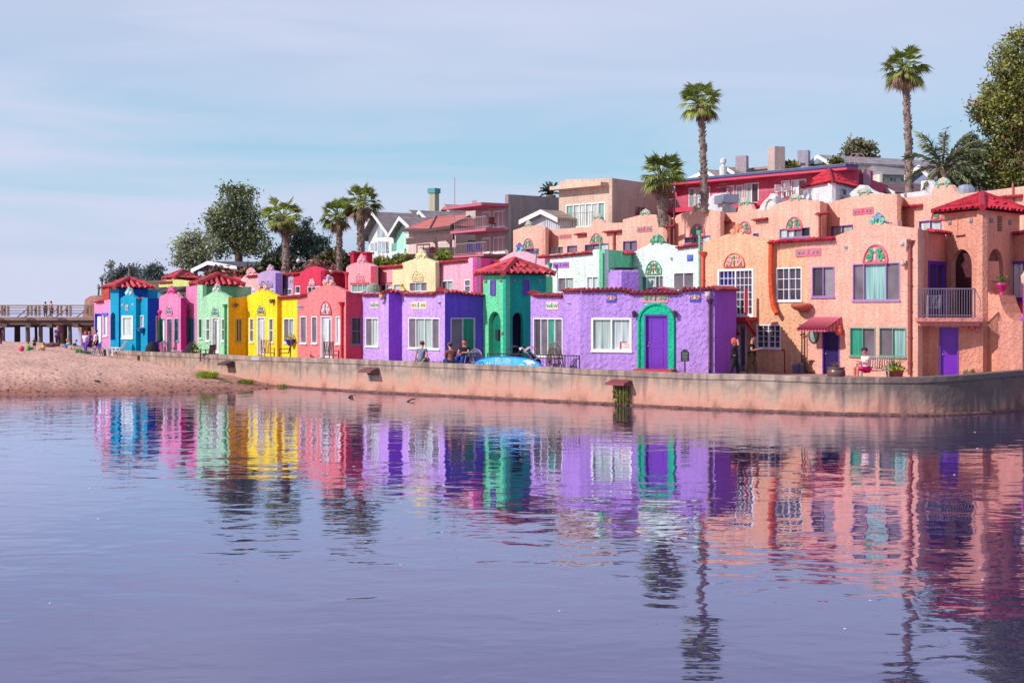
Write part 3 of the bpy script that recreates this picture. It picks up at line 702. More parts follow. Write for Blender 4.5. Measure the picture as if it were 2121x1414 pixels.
# --- blue cottage with tower
def tower(root,px,Dc,pL,DL,pR,DR,topy,roofapex,eL,eR,eC,mat,shade_mat=None,base_y=None,openL=(),openR=(),roofcol='#dc4a56',ov=.45):
    """square tower: near corner px,Dc; left far corner pL,DL; right far corner pR,DR"""
    out=[]
    mb=MB()
    for (a,b,op,tt) in(((pL,DL),(px,Dc),openL,topy),((px,Dc),(pR,DR),openR,topy)):
        pl=Plane(a[0],a[1],b[0],b[1]); holes=[]
        for fn in op:
            h=fn(root,pl)
            if h: holes.append(h)
        zt=ZY(topy,Dc); yl=HY-(zt-H)*F/pl.sD(a[0])[1]; yr=HY-(zt-H)*F/pl.sD(b[0])[1]
        if shade_mat and out:  # right face takes a separate material with its shade painted in
            sb=MB(); slab(sb,pl,[(a[0],yl),(b[0],yr)],holes); sb.build('side_wall',shade_mat,root)
        else: slab(mb,pl,[(a[0],yl),(b[0],yr)],holes)
        out.append(pl)
    Cn=XY(px,Dc);L=XY(pL,DL);R=XY(pR,DR); B=L+R-Cn; zt=ZY(topy,Dc)
    core(mb,[L,Cn,R],zt-.05,back=(B-Cn).length*.6,dirv=(B-Cn))
    mb.build('wall',mat,root)
    cen=(L+R)/2; cs=[]
    for q in(L,Cn,R,B): 
        d=(q-cen).normalized(); e=q+d*ov; cs.append(Vector((e.x,e.y,zt+.02)))
    ap=Vector((cen.x,cen.y,ZY(roofapex,cen.y)))
    hip_roof(root,ap,cs,roofcol)
    return out,zt,ap,cs
BL='#12a5cc'
r,p=building('seaside_cottage','turquoise blue cottage with a square red-roofed tower and white framed picture window',[
 dict(pl=(249.6,91.1,281.5,89.5),top=[(249.6,618),(254,614.5),(261,611),(265.5,609),(271,610),(277,614),(281.5,617)],open=[W_((252.5,653.4,275.5,700.5),'l',fw=.14,frame='#f4f4fa')]),
 dict(pl=(281.5,89.5,290.5,89.7),top=[(281.5,617),(290.5,617)]),
 dict(pl=(290.5,89.7,305.5,89.0),top=[(290.5,617),(305.5,616)],open=[W_((290.5,653,298,677.5),'l',frame='#dfeef8')]),
 dict(pl=(305.5,89.0,329.5,89.5),mat=S('#1e58c8'),top=[(305.5,617.5),(329.5,618)],open=[W_((322.5,654,328.5,705),'g',frame='#e9b7d2')])],  # side wall shade painted royal blue
 S(BL),'cottage',GF,back=4)
crest(r,p[0],259,595.5,273,611,'#bfe3e0','#5fb0c0')
plaque(r,p[0],(261,631,266,643),'#d6a8a8','#c7c7c7','#b0707a'); 
for (x,y) in((254,632),(276,631)): plaque(r,p[0],(x-1.5,y-2,x+1.5,y+2),'#c7d6d6','#e0a8a8')
coping(r,p[2],[(288,618),(293,617)],TR)
tw=thing('cottage_tower','x','x',(0,0,0)); bpy.data.objects.remove(tw)
pls,zt,ap,cs=tower(r,246,92,228.5,92.9,305.6,93.2,597,579,0,0,0,S(BL),shade_mat=S('#1466c0'),openL=[arch_open((229,647,239,704),'#0c3f86')])  # right tower face: shade painted as deeper blue
mb=MB(); mb.tube([ap,ap+Vector((0,0,.75))],[.05,.035],6); mb.build('finial',M('#8a7a70'),r)
# --- pink cottage
r,p=building('seaside_cottage','bubblegum pink cottage with side-wall shade painted magenta and teal door beside the closed parasol',[
 dict(pl=(329.4,88.7,374.5,86.6),top=[(329.4,619),(332,614),(339,610.5),(345,607.5),(353,606),(361,607.5),(368,612),(374.5,617)],
   open=[W_((333.5,659,342,706),'w',frame='#38b0b8'),D_((345.5,659,357.5,737),colr='#0f9aa8',frame='#f5a5c8',glass='d'),W_((361.5,659,370,706),'g',frame='#38b0b8')]),
 dict(pl=(374.5,86.6,385.5,86.8),mat=S('#f0309a'),top=[(374.5,617),(385.5,617)])],S('#f28cbc'),'cottage',GF,back=4)  # magenta holds the shade of the pink side
crest(r,p[0],346,593.5,362,608,'#d83a8a','#e86aa8'); 
lunette(r,p[0],351,632,652,13,'#f0a0c4','#5aa8a8','#e890b8')
r2,p2=building('seaside_cottage','narrow pink recessed cottage wall with teal framed window left of the mint green cottage',[
 dict(pl=(385.5,87.8,408.6,86.7),top=[(385.5,592),(408.6,590)],open=[W_((388,659,403,706),'gg',frame='#3a9ab8')])],S('#f28cbc'),'cottage',GF,back=3)
coping(r2,p2[0],[(381.5,640),(393.5,640)],TR)
# --- green cottage
GR='#a9dfb4'
r,p=building('seaside_cottage','mint green gabled cottage with white door and red hipped tower roof',[
 dict(pl=(408.6,84.9,420,84.4),top=[(408.6,590),(420,590)],open=[W_((411.5,659.5,419,701),'d',frame='#b8e2c4')]),
 dict(pl=(420,84.4,473,82.05),top=[(420,616.4),(428,612),(436,607),(441,603.5),(451,603),(460,607),(467,611.5),(473,614.5)],
   open=[W_((427,659.5,435,706),'g',rows=2),D_((439.5,657,454,732),colr='#e9e6ea',glass='gl',frame='#f2eef2'),W_((459,659.5,467.5,706),'g',rows=2)])],
 S(GR),'cottage',GF,back=4)
crest(r,p[1],440,588,454,604,'#c6dccb','#b07a9a'); lunette(r,p[1],446.5,635,655,14,'#b9e2c0','#5ab0a8','#c05a60')
downpipe(r,p[1],468.7,637,735,'#4fae6c',.06)
tower(r,421,85.6,408.8,86.2,491,86.9,591,571,0,0,0,S(GR),shade_mat=S('#74b88a'))  # right tower face: shade painted as duller green
# --- yellow cottage
r,p=building('seaside_cottage','bright yellow cottage with side-wall shade painted orange between mint green and coral cottages',[
 dict(pl=(473,82.05,511.5,82.75),mat=S('#ffb41e',k=.95),top=[(473,614.7),(486,617),(500,616),(511.5,614.8)],open=[W_((488,660,501,708),'go',frame='#c9a66a')]),  # orange is the yellow wall with its shade painted in
 dict(pl=(511.5,82.75,574,80.05),top=[(511.5,614),(516,611),(524,608),(531,603.5),(538,600),(547,599),(555,602),(563,607.5),(574,612.5)],
   open=[W_((517.5,659,525.5,708.5),'g',rows=2),D_((533,656,549.5,735),colr='#e9e4ee',glass='lg',frame='#f4f1f6'),W_((557.5,659,566.3,709),'g',rows=2)]),
 dict(pl=(574,80.05,583,80.2),mat=S('#ffb41e',k=.95),top=[(574,613.5),(583,614)]),  # short return, same painted orange shade
 dict(pl=(583,80.2,616,78.8),top=[(583,614.5),(616,615)],open=[W_((588,659,609.5,710),'gc')])],S('#f9dc2e',k=.88),'cottage',GF,back=4)
crest(r,p[1],532,584,553,600,'#e8b8a0','#8aa0c8','#c04a50'); lunette(r,p[1],542,632,652.5,16,'#f5d848','#5aa8b0','#d05a58')
coping(r,p[3],[(580,614.5),(616,612.5)],TR)
mb=MB(); 
for (pp_,x,y) in((p[0],486,631),(p[1],567,622)): mb=MB(); mb.box(pp_.P(x,y,.12),(.3,.2,.12),pp_.rz); mb.ball(pp_.P(x,y+3,.18),.09,8,5); mb.build('flood_lamp',M('#6a4a3a'),r)
# --- coral cottage
r,p=building('seaside_cottage','coral pink rough stucco cottage with scrolled gable crest and a red drainpipe',[
 dict(pl=(616,78.8,716.4,74.7),top=[(616,613),(637,608),(646,602),(655,597),(664,593),(672,590),(682,589.5),(691,592),(701,596),(709,600),(716.4,603)],
   open=[W_((622,655,635.5,711),'g',frame='#f6eef2'),W_((645.5,655,657.5,711),'g',frame='#f6eef2'),D_((665,654,687,741),colr='#ece8ee',glass='lg',frame='#f4f0f4'),W_((696,655,709,712),'w',frame='#f6eef2')]),
 dict(pl=(716.4,74.7,750,75.25),mat=S('#e8506a'),top=[(716.4,603.5),(733,606),(750,606)],open=[W_((727,656.7,748,714),'d',rows=2,frame='#8a6a80')])],S('#f0888a',True),'cottage',GF,back=4)  # shade of the coral side put into a deeper rose
crest(r,p[0],668,571,690,590,'#e8b09a','#6a6ab8'); lunette(r,p[0],676,625,652,22,'#f2a0a0','#f0d0c8','#7a7ac0',ring='#d82a4a')
plaque(r,p[0],(617,631,628,641),'#d88a8a','#8aa0a8','#58a8c0')
downpipe(r,p[0],710.5,633,741,'#e0283c',.07)
coping(r,p[0],[(616,612.5),(637,607.5)],TR)
# --- purple cottage, left part
PU='#cfa6f0'; PD='#c096e4'
r,p=building('seaside_cottage','lilac cottage of two stepped bays with wavy tile coping left of the green tower',[
 dict(pl=(750.5,75.25,805,73.1),top=[(750.5,606),(760,606),(793,606),(796,602),(805,600.5)],open=[W_((757.5,658,784.5,717.5),'gl')]),
 dict(pl=(805,73.1,832,73.5),mat=S('#a458e8'),top=[(805,600.5),(832,602)]),  # shaded return painted stronger violet
 dict(pl=(832,73.5,921.5,70.1),top=[(832,603),(842,606),(900,606),(904,603),(921.5,602.5)],open=[W_((846.6,658,911,722),'gccg',prop=[1,1.3,1.1,1])]),
 dict(pl=(921.5,70.1,1001,71.35),mat=S('#7c58e0'),top=[(921.5,603),(945,604),(962,606.5),(1001,608.5)],open=[W_((933,658,984,735),'gn',frame='#cfc6e6')])],  # shade of the end wall painted indigo
 S(PU,True),'cottage',GF,back=3)
coping(r,p[0],[(748,605),(759,608),(793,607.5),(796,601.5),(806,600)],'#b03a44')
coping(r,p[1],[(806,600),(833,602.5)],'#b03a44'); coping(r,p[2],[(832,602.5),(843,607),(900,607),(906,602),(921,601)],'#b03a44'); coping(r,p[3],[(921,601.5),(945,602.5),(962,605.5),(1001,608)],'#b03a44')
plaque(r,p[0],(767,625,785.5,638.5),'#e8c0c0','#9ac8a8','#38c0b8'); plaque(r,p[2],(852,624.5,884.5,640),'#ead0b8','#c0b878','#38c0b8')
mb=MB(); mb.box(p[0].P(797,612,.15),(.3,.22,.14),p[0].rz); mb.ball(p[0].P(797,616,.2),.13,8,5); mb.build('flood_lamp',M('#c89a80'),r)
for pp_,x in((p[0],796),(p[2],911)): plaque(r,pp_,(x-2,623,x+2,633),'#cfc6e6','#8a7ac0')
# --- green tower
TE='#2fc795'
tr=thing('green_tower','green square tower with shallow red tile roof, purple louvres and arched openings','tower',tuple(XY(1048,69.6))+(PZ-.1,))
pls,zt,ap,cs=tower(tr,1047.5,69.6,1001,71.35,1131,70.95,568,541,0,0,0,S('#74e2a6',k=.8),shade_mat=S('#1fb89a',k=.8),openL=[arch_open((1012,645,1037,748),'#0e7a64')],openR=[arch_open((1061.5,647,1084,748),'#16102a')],ov=.42)  # left paint lightened, right deepened: sun and shade put in the colours
for pl,x0,x1,y0,y1 in((pls[0],1017,1027,580,612),(pls[1],1083,1096,579,612)):
    t0,z0,t1,z1=pl.rect((x0,y0,x1,y1)); mb=MB()
    box_on(mb,pl,t0,z0,t0+.05,z1,0,.06); box_on(mb,pl,t1-.05,z0,t1,z1,0,.06); box_on(mb,pl,t0+.05,z0,t1-.05,z0+.05,0,.06); box_on(mb,pl,t0+.05,z1-.05,t1-.05,z1,0,.06)
    for k in range(7):
        z=lerp(z0+.1,z1-.1,k/6); mb.add([pl.pt(t0+.04,z+.03,.01),pl.pt(t1-.04,z+.03,.01),pl.pt(t1-.04,z-.03,.055),pl.pt(t0+.04,z-.03,.055)],[(0,3,2,1)])
    lv=mb.build('louvre',M('#7a35b8'),tr)
for pl,x,y in((pls[0],1006.5,582.5),(pls[0],1038,581),(pls[1],1064.5,581),(pls[1],1116,583),(pls[0],1041,690)):
    plaque(tr,pl,(x-2.6,y-3.4,x+2.6,y+3.4),'#8a6a60','#b8a8a0','#6a8a80')
mb=MB(); pl=pls[0]; mb.box(pl.P(1024,693,-.2),(.3,.12,.5),pl.rz); mb.build('mailbox',M('#2a2a30'),tr)
# --- purple cottage, main part
r,p=building('seaside_cottage','large lilac cottage with purple door in a green arch and wavy red tile coping',[
 dict(pl=(1099,67.8,1202,64.6),top=[(1099,606),(1112,608),(1167,609),(1169,602),(1202,601)],open=[W_((1105,658.7,1166,738),'dgng')]),
 dict(pl=(1202,64.6,1480,62.2),top=[(1202,601),(1285,599.5),(1300,601),(1310,606.5),(1405,606),(1413,600),(1480,597)],
   open=[W_((1224.8,658,1308.5,727),'cl',fw=.09),D_((1335.5,651.5,1383.8,770),colr='#7028b4',panels=True)]),
 dict(pl=(1480,62.2,1525,65.8),mat=S('#a85ee4'),top=[(1480,597),(1525,599)])],S(PD,True),'cottage',GF,back=4,dirv=(.12,1))  # end wall's shade mixed into a deeper purple
CP='#a8383f'
coping(r,p[0],[(1098,602),(1113,609),(1167,609.5)],CP); coping(r,p[0],[(1168,599.5),(1202,599)],CP)
coping(r,p[1],[(1203,599),(1285,597.5),(1301,600),(1310,604),(1405,603.5),(1413,597.5),(1480,594.5)],CP); coping(r,p[2],[(1480,594.5),(1525,596)],CP)
plaque(r,p[0],(1132,625,1157,641),'#e6c9b8','#a8c8a0','#30c0b0')
plaque(r,p[1],(1256.5,609.5,1276.5,626.5),'#3a48c0','#e8a890','#f0c8b0'); plaque(r,p[1],(1331,609.5,1383.6,626.5),'#e8909a','#5cc890','#28b8a8'); plaque(r,p[1],(1429,607.5,1451.5,625.5),'#3a48c0','#e8a890','#f0c8b0')
plaque(r,p[0],(1177,625,1182,633),'#cfc6e6','#8a7ac0')
pl=p[1]
# green arch surround
t0,z0,t1,z1=pl.rect((1323.5,629,1395.8,768)); z0=PZ+.0; mb=MB(); outer=arch_poly(t0,z0,t1,z1,16); 
q0,_,q1,y1=pl.rect((1335.3,651.3,1384,768)); inner=[(q0,z0),(q1,z0),(q1,y1),(q0,y1)]
tri=tessellate_polygon([[Vector((a,b,0)) for a,b in outer],[Vector((a,b if b>z0 else z0+.01,0)) for a,b in inner]])
fl=outer+[(a,b if b>z0 else z0+.01) for a,b in inner]
mb.add([pl.pt(a,b,.035) for a,b in fl],[tuple(t) for t in tri])
rim=[pl.pt(a,b,.04) for a,b in outer[1:]]+[pl.pt(t0,z0,.04)]
mb.tube(rim,.07,6); mb.build('arch_surround',S('#22c79a',k=.8),r)
mb=MB(); mb.box(pl.P(1361,769,.35),(1.75,.8,.24),pl.rz); mb.build('doorstep',M('#c83a4a'),r)
for x in(1315.3,1400):
    mb=MB(); a=pl.P(x,650,.16); mb.box(pl.P(x,650,.03),(.1,.06,.2),pl.rz); mb.tube([pl.P(x,646,.03),pl.P(x,644,.14),a+Vector((0,0,.12))],.015,6); mb.lathe(a,[(.03,-.17),(.07,-.14),(.09,.05),(.12,.07),(.03,.16)],6); mb.build('wall_lantern',M('#5a4a58','metal'),r)
mb=MB(); mb.box(pl.P(1468,608,.14),(.22,.26,.16),pl.rz); mb.ball(pl.P(1469,612,.26),.13,10,6); mb.build('flood_lamp',M('#c8b4b8'),r)
downpipe(r,pl,1471.5,629,775,'#5a2a4a',.06)
# little sign in the window
t,z=pl.uv(1299,716); mb=MB(); box_on(mb,pl,t-.28,z-.17,t+.3,z+.13,-.075,-.06); o=mb.build('window_sign',M('#e8dcdc'),r)
mb=MB(); box_on(mb,pl,t-.36,z-.17,t-.29,z+.18,-.07,-.05); box_on(mb,pl,t-.29,z+.135,t-.05,z+.18,-.07,-.05); 
for k,(a,b) in enumerate(((-.2,.22),(-.14,.16),(-.24,.24),(-.2,.12))): box_on(mb,pl,t+a,z+.07-.06*k,t+b,z+.085-.06*k,-.06,-.056)
mb.build('lettering',M('#c03a48'),o)
# chimney
cl=Plane(1260.5,68,1287,66.6); mb=MB(); slab(mb,cl,[(1260.5,565),(1264,565),(1264,559),(1285,559),(1287,562)],base=4.5,th=.9); o=mb.build('chimney',S(PD,True),r)
mb=MB(); mb.box(cl.P(1274,556,-.45)+Vector((0,0,.02)),(.75,1.1,.06),cl.rz); mb.box(cl.P(1274,558,-.45),(.5,.8,.16),cl.rz); mb.build('chimney_cap',M('#5a4a48','metal'),o)
# ================================================================ two-storey houses at the right
OR='#f8bb94'; PE='#f6b4a0'
r,p=building('stucco_house','pale orange two-storey stucco house with a white grid-paned balcony door behind the lilac cottage',[
 dict(pl=(1456.5,70.5,1672,65.3),top=[(1456.5,502.4),(1464,500),(1473,496),(1495,489),(1508,484.5),(1545,484.5),(1558,489),(1592,497),(1672,493.5)],
  open=[W_((1487,557,1561,654),'bd',grid=(4,6),fw=.1,frame='#f6f4f8'),D_((1528,672,1545.6,768),colr='#b49ac4',glass='g',frame='#e8dcec'),W_((1566.5,672,1617.4,721),'dd',grid=(2,4),frame='#f4eef2'),W_((1608,554,1661,623),'dd',grid=(2,3),frame='#f6f2f4')])],
 S(OR),'house','peach and orange stucco houses with pink tile trim',back=6,dirv=(.4,1))
crest(r,p[0],1512,464,1543,485,'#f3b08c','#e87a5a','#f09a70'); lunette(r,p[0],1522,525,552.5,42,'#f2b496','#e3a8a0','#6a9a5a',ring='#e8705a')
pl=p[0]
downpipe(r,pl,1458,530,600,'#e8604a',.09)
# red balconette and braces
mb=MB(); a=pl.uv(1524,658); 
for (x,y0,y1) in((1531,600,664),(1566,598,652)): mb.bar(pl.P(x,y0,.75 if x<1540 else .7),pl.P(x,y1,.75 if x<1540 else .7),.13)
box_on(mb,pl,pl.sD(1527)[0],ZY(664,68),pl.sD(1568)[0],ZY(657,68),0,.8)
for x in(1531,1566): mb.bar(pl.P(x,664,.05),pl.P(x,658,.75),.08); mb.bar(pl.P(x,693,.04),pl.P(x,664,.65),.12)
mb.build('balcony_frame',M('#c42034'),r)
# continuing recessed bay
r,p=building('stucco_house','peach two-storey stucco house with large picture window, scrolled crest and pink awning over its door',[
 dict(pl=(1672,65.3,1743,63.9),top=[(1672,494),(1731,490),(1732,488),(1743,484)],
  open=[W_((1682,552,1728.4,615),'ds',frame='#a07ab0'),D_((1703.5,682,1739,775),colr='#2a1a58',frame='#6a3aa8')]),
 dict(pl=(1743,63.9,1901,59.8),top=[(1743,484),(1755,479.5),(1780,471.5),(1794,467),(1798,463.5),(1838,463.5),(1845,467),(1872,470),(1901,473.6)],
  open=[W_((1766.6,544.5,1864.6,622.5),'gtg',frame='#a884b4',prop=[.9,1.9,1.1]),W_((1760.8,678,1813.7,738),'ng',frame='#7a9a88'),W_((1821.4,678,1877.4,739),'gt',frame='#7a9a88')])],
 S(PE),'house','peach and orange stucco houses with pink tile trim',back=6,dirv=(.4,1))
HOUSE=r; pA,pB=p
window(r,pA,(1566.5+31,672,1617.4+12,721),'dd',grid=(3,4),frame='#f4eef2') if 0 else None
coping(r,pA,[(1597,500),(1731.5,491)],'#cc2444',.1,.35,.1,.12)
crest(r,pB,1800,441,1833,464,'#7fc8b0','#b09ad0','#4fae8c'); lunette(r,pB,1815,507.5,545.5,50,'#ee6a80','#3fb07c','#d8c4d4')
plaque(r,pA,(1648,515,1701,531),'#ec6a84','#6ab098','#b89ac0')
for (pp_,x,y) in((pA,1742,512),(pB,1753,513)): 
    if pp_ is pB: plaque(r,pp_,(x-3,y-5,x+3,y+5),'#c8b8a8','#8ac0b0')
downpipe(r,pB,1887.5,508,776,'#a0504c',.085)
mb=MB(); mb.box(pB.P(1884,503,.2),(.3,.25,.3),pB.rz); mb.ball(pB.P(1881,505,.32),.13,8,5); mb.build('flood_lamp',M('#c8b4a8'),r); mb=MB(); mb.ball(pB.P(1877,546,.2),.12,8,5); mb.box(pB.P(1880,543,.08),(.12,.2,.12),pB.rz); mb.build('flood_lamp',M('#c8b4a8'),r)
# orange trough pipe
mb=MB(); pts=[pA.P(1601,497,.12),pA.P(1600,540,.12),pA.P(1600,580,.12),pA.P(1602,612,.12),pA.P(1606,636,.14),pA.P(1617,650,.3)]; mb.tube(pts,[.13,.13,.13,.13,.13,.11],8); mb.build('downpipe',M('#e8603a','stucco'),r)
# bowl sconce
c=pA.P(1668,636,.3); mb=MB(); mb.lathe(c,[(.06,-.2),(.3,-.13),(.46,.0),(.5,.1),(.42,.16),(.2,.2)],14); mb.box(pA.P(1668,645,.1),(.5,.2,.06),pA.rz); mb.build('bowl_sconce',M('#c8705a','stucco'),r)
# oval window
t,z=pA.uv(1686,694.5); mb=MB(); a,bb=.36,.34; ring=[pA.pt(t+.26*math.cos(k*math.pi/9),z+.34*math.sin(k*math.pi/9),.03) for k in range(18)]
mb.tube(ring+[ring[0]],.035,6); o=mb.build('oval_window',M('#3a2a3a'),r); mb=MB(); mb.add(ring,[tuple(range(18))]); mb.build('pane',M('#9cb4a4','glass'),o)
# awning
def aw():
    mb=MB(); lt,_=pA.uv(1678,658)[0],0; L=pA.sD(1682)[0]; R=pB.sD(1743)[0]
    A=pA.P(1682,656,.0); B=pB.P(1744,656,.0); n=pA.n; D1=1.15
    top=[A,B]; zt=A.z; zb=ZY(680,64); 
    C1=Vector((A.x+n.x*D1,A.y+n.y*D1,zb)); C2=Vector((B.x+n.x*D1,B.y+n.y*D1,zb)); S1=Vector((A.x,A.y,zb)); S2=Vector((B.x,B.y,zb))
    k=10
    def strip(a,b,c,d,nn,sc=True):
        for i in range(nn):
            mb.m=i%2; f0=i/nn;f1=(i+1)/nn; p0=a.lerp(b,f0);p1=a.lerp(b,f1);q0=d.lerp(c,f0);q1=d.lerp(c,f1)
            vs=[p0,p1,q1,q0]; 
            if sc: m_=q0.lerp(q1,.5)-Vector((0,0,.16)); vs=[p0,p1,q1,q1-Vector((0,0,.1)),m_,q0-Vector((0,0,.1)),q0]; mb.add(vs,[(0,1,2,3,4,5,6)])
            else: mb.add(vs,[(0,1,2,3)])
    strip(A,B,C2,C1,20); strip(B,B+Vector((0,0,0)),S2,C2,1) if 0 else None
    for i in range(9):
        mb.m=i%2; f0=i/9;f1=(i+1)/9; q0=C2.lerp(S2,f0);q1=C2.lerp(S2,f1); p0=C2.lerp(B,f0);p1=C2.lerp(B,f1); m_=q0.lerp(q1,.5)-Vector((0,0,.16))
        mb.add([p0,p1,q1,q1-Vector((0,0,.1)),m_,q0-Vector((0,0,.1)),q0],[(0,1,2,3,4,5,6)])
    for i in range(9):
        f0=i/9;f1=(i+1)/9; q0=C1.lerp(S1,f0);q1=C1.lerp(S1,f1); p0=C1.lerp(A,f0);p1=C1.lerp(A,f1); mb.m=i%2
        mb.add([p0,p1,q1,q0],[(0,1,2,3)])
    return mb.build('awning',[M('#d87a8c','cloth'),M('#b84a62','cloth')],HOUSE)
aw()
mb=MB(); c=pB.P(1746,686,.25); mb.ball(c,(.17,.17,.2),10,6); mb.tube([c+Vector((0,0,.15)),c+Vector((0,0,.38))],.03,6); mb.lathe(c+Vector((0,0,.18)),[(.14,0),(.05,.08)],8); mb.build('hanging_lantern',M('#e0604a'),r)
# lower grid window and pipes sit on the left bay
hh=Plane(1560,66.85,1625,66.1)
# ---- corner tower block with balcony
r,p=building('stucco_house','peach corner house with arched tower, railed balcony and purple ground floor door',[
 dict(pl=(1901,60.3,1958,62.4),top=[(1901,475),(1930,478),(1958,480)],base=None,open=[W_((1922,541,1958,668),'dd',frame='#6a2ab0',fw=.16,sill=False)])],
 S('#e8988a'),'house','peach and orange stucco houses with pink tile trim',back=4,dirv=(.2,1))
coping(r,p[0],[(1922,476),(1960,481)],'#cc2444',.1,.3,.1,.1)
TR2=r
pls,zt,ap,cs=tower(r,2035,60.2,1957,62.7,2112,62.9,434,407,0,0,0,S('#eda58e'),openL=[arch_open((1970,516,2013,664),'#5a3038')],openR=[arch_open((2047,515,2078,612),'#8a5a50')],roofcol='#d8243f',ov=.5)
for pl,x,y in((pls[0],1968,461),(pls[0],2012,457),(pls[1],2053,457),(pls[1],2092,461)): plaque(r,pl,(x-3,y-5,x+3,y+5),'#7a7a8a','#8ac0b0')
mb=MB(); pl=pls[1]; t0,z0,t1,z1=pl.rect((2066,447,2074,479))
for k in range(8): box_on(mb,pl,t0,lerp(z0,z1,(k+.1)/8),t1,lerp(z0,z1,(k+.6)/8),.0,.04)
mb.build('louvre',M('#3a3a30'),r)
mb=MB(); pl=pls[0]; t0,z0,t1,z1=pl.rect((1984,446,1997,485)); box_on(mb,pl,t0,z0,t0+.04,z1,0,.05); box_on(mb,pl,t0,z1-.04,t1,z1,0,.05); box_on(mb,pl,t0-.1,z0-.05,t1+.1,z0,0,.12); mb.build('blind_panel',S('#eda58e'),r)
t0,z0,t1,z1=pls[1].rect((2047,543,2070,612)); mb=MB(); box_on(mb,pls[1],t0,z0,t1,z1,-.232,-.2); mb.build('door',M('#5a2ab0'),r)
# ground floor under the balcony
mb=MB(); g=Plane(1901,60.7,2036,59.9); holes=[door(r,g,(1945,678,1985.5,780),colr='#7a28c0',panels=False,frame='#7a40b0',hside=0)]
slab(mb,g,[(1901,664),(2036,664)],holes); mb.build('wall',S('#f0a48c'),r)
# balcony
bl=Plane(1900,59.4,2035,59.1); mb=MB(); t0,z0,t1,z1=bl.rect((1900,658,2035,665)); box_on(mb,bl,t0,z0-.02,t1,z1,-2.6,0.02); box_on(mb,bl,t0+.1,z0-.2,t1-.1,z0-.02,-2.4,-.15); mb.build('balcony_slab',S('#e8938a'),r)
mb=MB(); zt_=ZY(598,59.3)
for d,(ta,tb) in((-.05,(t0+.05,t1-.3)),):
    mb.bar(bl.pt(ta,zt_,d),bl.pt(tb,zt_,d),.06); mb.bar(bl.pt(ta,z1+.1,d),bl.pt(tb,z1+.1,d),.04)
    n=22
    for k in range(n+1): mb.bar(bl.pt(lerp(ta,tb,k/n),z1,d),bl.pt(lerp(ta,tb,k/n),zt_,d),.028 if k%11 else .05)
pts=[bl.pt(t1-.3,zt_,-.05),bl.pt(t1-.08,lerp(z1,zt_,.6),-.05),bl.pt(t1-.1,lerp(z1,zt_,.2),-.05),bl.pt(t1-.3,z1+.05,-.05)]; mb.tube(pts,.02,5)
mb.build('railing',M('#8a7a8a','metal'),r)
mb=MB(); 
for (x,y) in((2002,677),(2014,677),(2024,684)): mb.ball(g.P(x,y,.35),(.14,.14,.13),8,5)
mb.box(g.P(2012,674,.12),(.9,.2,.12),g.rz); mb.build('wall_lamp',M('#c86a6a'),r)
# stair wall
sm=Plane(2035,60.5,2118,59.0); mb=MB()
slab(mb,sm,[(2035,540),(2037,575),(2042,597),(2050,610),(2069,611),(2074,630),(2082,648),(2090,658),(2098,664),(2118,665)],th=1.2); mb.build('stair_wall',S('#f0a68e'),r)
s2=Plane(2118,59.0,2190,63); mb=MB(); slab(mb,s2,[(2118,665),(2190,662)],th=1.0); mb.build('stair_wall',S('#e09a88'),r)
# far right bay behind
r,p=building('stucco_house','peach house bay with purple framed window at the right edge behind the striped lamp post',[
 dict(pl=(2112,63.6,2121,63.3),top=[(2112,484),(2121,483)]),
 dict(pl=(2121,63.3,2260,59),top=[(2121,483),(2260,470)])],S('#eda08c'),'house','peach and orange stucco houses with pink tile trim',back=6,dirv=(.4,1))
window(r,Plane(2090,62.6,2130,61.4),(2093,541,2124,622),'w',frame='#6a2ab0',fw=.12)
mb=MB(); slab(mb,Plane(2082,63.0,2125,61.7),[(2082,482),(2125,478)]); mb.build('wall',S('#eda08c'),r)
coping(r,Plane(2082,63.0,2125,61.7),[(2084,484),(2125,479)],'#cc2444',.1,.3,.1,.1)
# ================================================================ second row
G2='pastel row houses in the second row'
def seg(p0,D0,p1,D1,top,*op): return dict(pl=(p0,D0,p1,D1),top=top,open=list(op))
B2=1.0
r,p=building('row_house','pale pink row house with lace-like window panel between the crimson wall and the lilac house',[
 seg(496.5,103,534.7,100,[(496.5,590),(500,577),(508,570),(514,566),(528,566),(534.7,568)])],S('#f6bcbc'),'house',G2,base=B2)
crest(r,p[0],511,557,528,567,'#f4b0b8','#e88a98'); coping(r,p[0],[(514,571),(534,569)],TR); plaque(r,p[0],(512,597,530,610),'#f0d0e0','#c8c0d8','#c8c0d8')
r,p=building('row_house','crimson side wall house behind the mint green tower',[
 seg(452,108,499,104,[(452,572),(499,574)])],S('#e8455c'),'house',G2,base=B2)
r,p=building('row_house','lilac row house with small crest and side-wall shade painted deep violet',[
 seg(534.7,100,578,96.5,[(534.7,568),(540,564.5),(553,560),(563,560),(571,561.5),(578,565)],W_((554,599,568,612),'g')),
 dict(seg(578,96.5,587,97.6,[(578,565),(587,569)]),mat=S('#7a58c0')),  # violet carries the return's painted shade
 seg(587,97.6,607.7,96,[(587,569),(607.7,568.5)],W_((588,598,604.5,611.7),'lg'))],S('#c4a8d4'),'house',G2,base=B2)
crest(r,p[0],553,549,564,561,'#e0b8c0','#8a8ac8'); coping(r,p[2],[(582,568.5),(608,565.5)],TR); plaque(r,p[2],(599,578,607,586),'#9ac0b0','#e8a0b0')
lunette(r,p[0],557,580,594,16,'#c8acd6','#b498c8','#b498c8')
